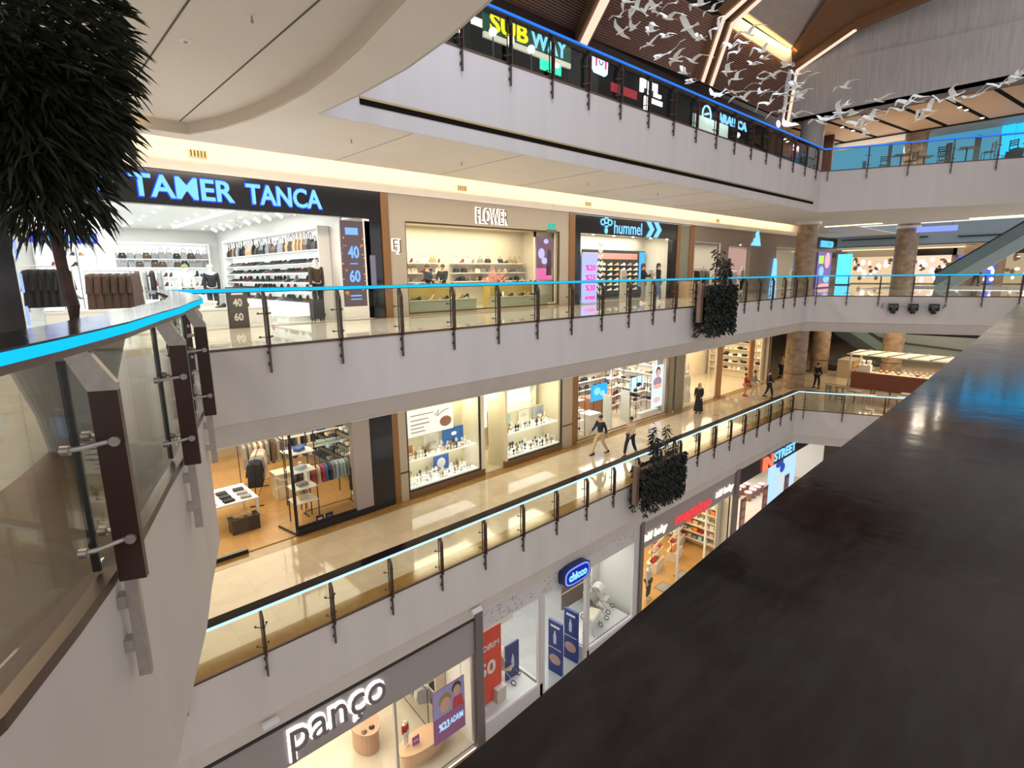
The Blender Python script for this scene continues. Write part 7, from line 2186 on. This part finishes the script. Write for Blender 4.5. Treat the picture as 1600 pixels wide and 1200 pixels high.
# baby shop
t = sign('shop_sign', 'oval blue lit projecting sign on the patterned white front', 12.9, 10.92, -8.62)
ov = [(0.68 * math.copysign(abs(math.cos(a * math.pi / 12)) ** 0.6, math.cos(a * math.pi / 12)), 0.36 * math.copysign(abs(math.sin(a * math.pi / 12)) ** 0.6, math.sin(a * math.pi / 12))) for a in range(24)]
MB().prism_xz(ov, -0.22, 0.05).build('body', mat('sign_navy', (0.01, 0.02, 0.10), 0.3), t)
MB().prism_xz([(a * 0.92, b * 0.86) for a, b in ov], -0.235, -0.22).build('rim', glow('rim_blue', (0.18, 0.25, 1.0), 1.1), t)
MB().prism_xz([(a * 0.84, b * 0.72) for a, b in ov], -0.245, -0.235).build('face', glow('face_navy', (0.01, 0.02, 0.25), 1.0), t)
text_on(MB(), 'chicco', -0.46, 0.46, -0.14, 0.16, -0.245, 0.02, 0.04).build('lettering', G_cyan, t)
for (x, y, lab) in ((12.72, 11.5, 'nearer'), (13.62, 11.55, 'farther, right-hand')):
    t = sign('standing_banner', 'dark blue standing panel with a bottle picture, the %s of the pair' % lab, x, y, z0)
    rz = -1.5
    t.rotation_euler = (0, 0, rz)
    MB().box(-0.30, 0.30, -0.05, 0.05, 0, 2.05).build('panel', mat('panel_navy', (0.02, 0.04, 0.20), 0.35), t)
    MB().box(-0.28, 0.28, -0.055, -0.05, 0.98, 1.0).build('divider', M_white, t)
    MB().lathe([(0.06, 1.2), (0.07, 1.5), (0.03, 1.62), (0.03, 1.7)], 10, (0, -0.06, 0), sy=0.2).build('printed_bottle', mat('print_silver', (0.55, 0.58, 0.66), 0.4), t)
    MB().ball((0, -0.055, 0.55), (0.26, 0.01, 0.2), 8).build('printed_face', mat('print_face', (0.45, 0.30, 0.26), 0.5), t)
    MB().box(-0.2, 0.2, -0.056, -0.05, 1.82, 1.9).build('text_line', M_white, t)
t = sign('standing_banner', 'dark blue panel with a bottle at the right edge of the left baby window', 10.95, 11.9, z0)
MB().box(-0.3, 0.3, -0.03, 0.03, 0.0, 1.9).build('panel', mat('panel_navy', (0.02, 0.04, 0.20), 0.35), t)
MB().lathe([(0.06, 1.0), (0.07, 1.3), (0.03, 1.42), (0.03, 1.5)], 10, (0, -0.04, 0), sy=0.2).build('printed_bottle', MAT['print_silver'], t)
t = sign('window_banner', 'red banner with white letters at the left edge of the baby shop window', 9.1, 11.5, z0 + 0.7)
MB().box(0, 1.0, -0.02, 0, 0, 2.6).build('board', mat('banner_red', (0.75, 0.06, 0.03), 0.5), t)
text_on(MB(), '50', 0.05, 0.75, 1.0, 1.5, -0.02, 0.01, 0.03).build('lettering', M_white, t)
text_on(MB(), 'NDIRIM', 0.05, 0.9, 1.9, 2.1, -0.02, 0.01, 0.02).build('lettering', M_white, t)
t = sign('window_banner', 'pale wall panel with thin red lettering behind the pushchair', 10.2, 13.2, z0 + 1.6)
MB().box(0, 2.0, -0.02, 0, 0, 1.8).build('board', M_cream, t)
text_on(MB(), 'NOVORIM', 0.2, 1.8, 1.1, 1.3, -0.02, 0.01, 0.0).build('lettering', mat('thin_red', (0.6, 0.1, 0.08), 0.5), t)
text_on(MB(), 'MOMENTI', 0.5, 1.7, 0.8, 1.0, -0.02, 0.01, 0.0).build('lettering', MAT['thin_red'], t)
plinth('pale raised window floor of the left baby window', 9.0, 11.3, 11.15, 12.6, 0.6, M_white, z0)
plinth('pale raised window floor of the right baby window', 14.0, 16.7, 11.2, 12.6, 0.55, M_white, z0)
struct('wall_divider', MB().box(13.88, 13.93, 11.15, 12.6, z0, Z0 + 0.55).box(11.42, 11.5, 11.15, 12.6, z0, Z0 + 0.6), M_white)


def pushchair(label, loc, rz, seatm, wheels=True):
    t = thing('pushchair', label, 'pushchair', loc, rz)
    fr = MB()
    for sx in (-0.24, 0.24):
        fr.tube([(sx, 0.45, 1.05), (sx, 0.15, 0.7), (sx, -0.35, 0.15)], 0.014, 6)
        fr.tube([(sx, 0.15, 0.62), (sx, 0.38, 0.12)], 0.014, 6)
    fr.tube([(-0.24, 0.45, 1.05), (0.24, 0.45, 1.05)], 0.018, 6).tube([(-0.24, 0.38, 0.14), (0.24, 0.38, 0.14)], 0.012, 6).tube([(-0.24, -0.1, 0.42), (0.24, -0.1, 0.42)], 0.012, 6)
    fr.build('frame', M_steel, t)
    s = MB()
    loft(s, [[(-0.2, -0.25, 0.48), (0.2, -0.25, 0.48), (0.2, -0.25, 0.53), (-0.2, -0.25, 0.53)], [(-0.21, 0.08, 0.42), (0.21, 0.08, 0.42), (0.21, 0.06, 0.50), (-0.21, 0.06, 0.50)],
             [(-0.2, 0.28, 0.85), (0.2, 0.28, 0.85), (0.2, 0.22, 0.88), (-0.2, 0.22, 0.88)]])
    s.build('seat', seatm, t)
    h = MB(); rings = []
    for k in range(6):
        a = math.radians(15 + k * 26)
        rings.append([(x_, 0.2 - 0.30 * math.cos(a) * 0.9, 0.72 + 0.33 * math.sin(a)) for x_ in (-0.22, 0.22)] + [(x_, 0.2 - 0.28 * math.cos(a) * 0.9, 0.70 + 0.31 * math.sin(a)) for x_ in (0.22, -0.22)])
    loft(h, rings); h.build('hood', seatm, t)
    for (x, y) in ((-0.26, -0.36), (0.26, -0.36), (-0.27, 0.38), (0.27, 0.38)):
        w = MB(); r0 = 0.09 if y < 0 else 0.13
        w.tube([(x + r0 * 0, y + r0 * math.cos(q), r0 + 0.01 + r0 * math.sin(q)) for q in [k * math.pi / 6 for k in range(13)]], 0.016, 5)
        w.build('wheel', M_blackm, t)
    return t


beigef = mat('pram_beige', (0.60, 0.52, 0.42), 0.8)
pushchair('large beige pushchair in the left baby window', (10.75, 12.0, z0 + 0.6), 0.5, beigef)
pushchair('small brown pushchair at the left of the left baby window', (9.9, 12.0, z0 + 0.6), -0.3, mat('pram_brown', (0.25, 0.15, 0.11), 0.8))
pushchair('pale high pushchair at the back of the right baby window', (16.3, 12.2, z0 + 0.55), 0.3, M_white)
pushchair('grey pushchair in the middle of the right baby window', (15.5, 11.9, z0 + 0.55), 0.2, mat('pram_grey', (0.25, 0.24, 0.22), 0.8))
t = thing('baby_cot', 'white baby cot on legs at the left of the right baby window', 'cot', (14.9, 11.6, z0 + 0.55), 0.3)
MB().box(-0.4, 0.4, -0.22, 0.22, 0.42, 0.7).build('basket', M_white, t)
MB().box(-0.37, 0.37, -0.19, 0.19, 0.70, 0.74).build('mattress', mat('mattress_yellow', (0.7, 0.65, 0.5), 0.8), t)
for sx in (-1, 1):
    MB().tube([(sx * 0.35, -0.25, 0), (sx * 0.2, 0.0, 0.42), (sx * 0.35, 0.25, 0)], 0.014, 6).build('leg', M_grey, t)
for (x, y, s, lab) in ((9.5, 11.7, 0.25, 'smaller'), (9.95, 11.5, 0.38, 'larger')):
    t = thing('toy_box', lab + ' beige box among toys in the left baby window', 'box', (x, y, z0 + 0.6))
    MB().box(-s / 2, s / 2, -s / 2, s / 2, 0, s * 1.3).build('body', beigef, t)
    MB().box(-s / 2 - 0.01, s / 2 + 0.01, -s / 2 - 0.01, s / 2 + 0.01, s * 1.3, s * 1.3 + 0.03).build('lid', M_white, t)
shelf_unit('shelving_unit', 'blue lit shelving at the back of the baby shop behind the oval sign', (13.6, 17.9, z0), 0, 4.5, 0.4, (0.6, 1.2, 1.8, 2.4), 3.0, M_white, mat('shelf_blue', (0.15, 0.35, 0.55), 0.5))
for r, z in enumerate((0.6, 1.2, 1.8, 2.4)):
    for i in range(12):
        folded('boxed goods on the blue shelving of the baby shop', (11.6 + i * 0.37, 17.7, z0 + z + 0.001), 0, tw.choice([CW, CL, CBL, CP, M_white]), 'goods on the blue shelving', 3, 'goods_box')
t = thing('hanging_banner', 'dark picture panel in the right baby window with small clothes', 'picture', (14.5, 12.8, z0 + 1.0))
MB().box(0, 1.3, 0, 0.04, 0, 1.9).build('panel', mat('picture_brown', (0.18, 0.13, 0.10), 0.5), t)
for z in (0.7, 1.2, 1.6):
    MB().box(0, 1.3, -0.02, 0, z, z + 0.03).build('rail', M_cream, t)
# third lowest shop
for (x0, x1, zz, lab) in ((17.23, 18.9, -9.25, 'left'), (23.2, 24.95, -9.2, 'right')):
    t = sign('shop_sign', 'cream lit script letters at the %s of the grey fascia with the red letters' % lab, x0, 10.96, -9.28 if lab == 'left' else -9.22)
    text_on(MB(), 'idil baby', 0, x1 - x0, 0, 0.42, 0, 0.03, 0.012, shear=0.2).build('lettering', glow('script_cream', (1.0, 0.88, 0.62), 1.5), t)
t = sign('shop_sign', 'bold red letters on the grey fascia between the two cream scripts', 19.65, 10.96, -9.30)
text_on(MB(), 'mamino', 0, 3.1, 0.05, 0.50, 0, 0.03, 0.012).build('lettering', G_red, t)
MB().box(0.8, 3.0, -0.02, 0, -0.08, -0.03).build('small_print', G_red, t)
human('mannequin', 'white mannequin in a patterned shirt behind the left window of the red letter shop', 'mannequin', (19.0, 11.75, z0), 0.2, skin=MQ, top=CW, pants=CB, h=1.72, cap=M_white)
human('mannequin', 'small white mannequin in yellow at the left edge of the red letter shop', 'mannequin', (17.7, 12.1, z0), 0.0, skin=MQ, top=mat('cloth_yellow', (0.65, 0.45, 0.1), 0.8), pants=CW, h=1.25)
kids_table('low display table with stools below the red letters', 18.9, 13.3, 1.2, 1.0, 0.75, peach)
shelf_unit('shelving_unit', 'warm lit wall shelving with small goods in the red letter shop', (21.6, 17.9, z0), 0, 7.0, 0.4, (0.5, 1.0, 1.5, 2.0, 2.5), 3.1, M_cream, mat('warm_shelf', (0.70, 0.55, 0.35), 0.5))
for r, z in enumerate((0.5, 1.0, 1.5, 2.0, 2.5)):
    for i in range(17):
        folded('small goods on the warm shelving of the red letter shop', (18.3 + i * 0.4, 17.7, z0 + z + 0.001), 0, tw.choice([CW, CP, CLAY, CO, CG, CR]), 'goods on the warm shelving', 3, 'toy_pack')
display_z = z1
z1_keep = z1
for k, (x, y, lab) in enumerate(((21.4, 12.9, 'left'), (23.0, 12.8, 'middle'), (24.4, 13.4, 'right'))):
    t = thing('shelf_ladder', lab + ' cream shelf stand with goods in the red letter shop', 'shelves', (x, y, z0), 0.2)
    MB().box(-0.5, 0.5, -0.25, 0.25, 0, 0.5).build('base', M_cream, t)
    MB().tube([(-0.5, 0, 0.5), (-0.5, 0, 2.2), (0.5, 0, 2.2), (0.5, 0, 0.5)], 0.02, 6).build('frame', M_blackm, t)
    for z in (1.0, 1.5, 2.0):
        MB().box(-0.5, 0.5, -0.2, 0.2, z - 0.03, z).build('shelf', M_cream, t)
    for z in (0.5, 1.0, 1.5, 2.0):
        for i in range(3):
            folded('goods on the %s cream shelf stand of the red letter shop' % lab, (x - 0.32 + i * 0.32, y - 0.06 + i * 0.06, z0 + z + 0.001), 0.2, tw.choice([CP, CW, CLAY, CO, CR]), 'goods on the %s shelf stand' % lab, 3, 'toy_pack')
for k, (x, y) in enumerate(((20.3, 11.7), (21.8, 11.6))):
    t = thing('door_mat', ('left', 'right')[k] + ' dark square mat on the wooden floor of the red letter shop', 'mat', (x, y, z0))
    MB().box(-0.35, 0.35, -0.3, 0.3, 0, 0.012).build('pile', CG, t)
    MB().box(-0.38, 0.38, -0.33, 0.33, 0, 0.006).build('border', CB, t)
rack('white rail of small clothes in the middle of the red letter shop', (23.2, 14.6, z0), 0.3, 2.2, 1.5, M_white)
for i in range(13):
    dup(SH0, (22.3 + i * 0.15, 14.33 + i * 0.045, z0 + 1.5), 1.6, mats={'garment_body': [CP, CW, CLAY, CO, CM, CR][i % 6]}, label='small garment on the white rail of the red letter shop', group='garments on the white childrens rail', scale=0.75)
# fourth lowest shop
t = sign('shop_sign', 'lit sign with orange then pale blue capitals on the lowest black fascia', 28.4, 10.95, -9.05)
text_on(MB(), 'IN', 0, 1.35, -0.12, 0.62, 0, 0.05, 0.05).build('lettering', G_orange, t)
text_on(MB(), 'STREET', 1.5, 4.6, 0.05, 0.58, 0, 0.03, 0.02).build('lettering', G_cyan, t)
t = sign('advert_screen', 'large pale blue advert screen with a falling figure in the lowest right shop', 31.9, 11.95, z0 + 0.3)
MB().box(0, 4.2, -0.06, 0, 0, 3.3).build('screen', glow('advert_ice', (0.38, 0.58, 1.0), 1.0), t)
MB().ball((1.5, -0.07, 2.3), (0.6, 0.02, 0.25), 8).ball((2.0, -0.07, 1.9), (0.4, 0.02, 0.3), 8).build('printed_patch', glow('advert_navy', (0.03, 0.06, 0.3), 1.0), t)
MB().tube([(1.7, -0.07, 1.6), (1.9, -0.07, 1.0), (1.8, -0.07, 0.4)], 0.09, 6).tube([(2.4, -0.07, 2.5), (2.9, -0.07, 2.6)], 0.07, 6).build('printed_limb', glow('advert_limb', (0.9, 0.45, 0.35), 1.0), t)
for k, (x, y, lab) in enumerate(((28.6, 11.9, 'nearest'), (31.2, 11.75, 'middle'), (34.0, 11.6, 'farthest'))):
    t = sign('standing_banner', lab + ' brown standing panel with three picture fields in the lowest right shop', x, y, z0)
    MB().box(-0.3, 0.3, -0.03, 0.03, 0, 1.8).build('panel', mat('panel_brown', (0.16, 0.08, 0.06), 0.4), t)
    for z in (0.2, 0.7, 1.2):
        MB().box(-0.22, 0.22, -0.04, -0.03, z, z + 0.38).build('picture', mat('panel_salmon', (0.5, 0.24, 0.18), 0.5), t)
for k in range(7):
    t = thing('stool', 'small wooden stool in the cluster at the back of the lowest right shop', 'stool', (32.6 + (k % 4) * 0.65, 13.3 + (k // 4) * 0.7, z0), 0, 'stools of the lowest right shop')
    MB().lathe([(0.22, 0.0), (0.2, 0.5)], 12).build('body', mat('stool_brown', (0.25, 0.12, 0.07), 0.5), t)
    MB().lathe([(0.24, 0.5), (0.24, 0.56), (0.2, 0.58)], 12).build('cushion', CP, t)
for q in (JB, JT, JW):
    bpy.data.objects.remove(q)

for _n in ('shoe', 'heeled_shoe', 'ankle_boot'):
    if _n in bpy.data.objects and bpy.data.objects[_n].location.z < -40:
        bpy.data.objects.remove(bpy.data.objects[_n])
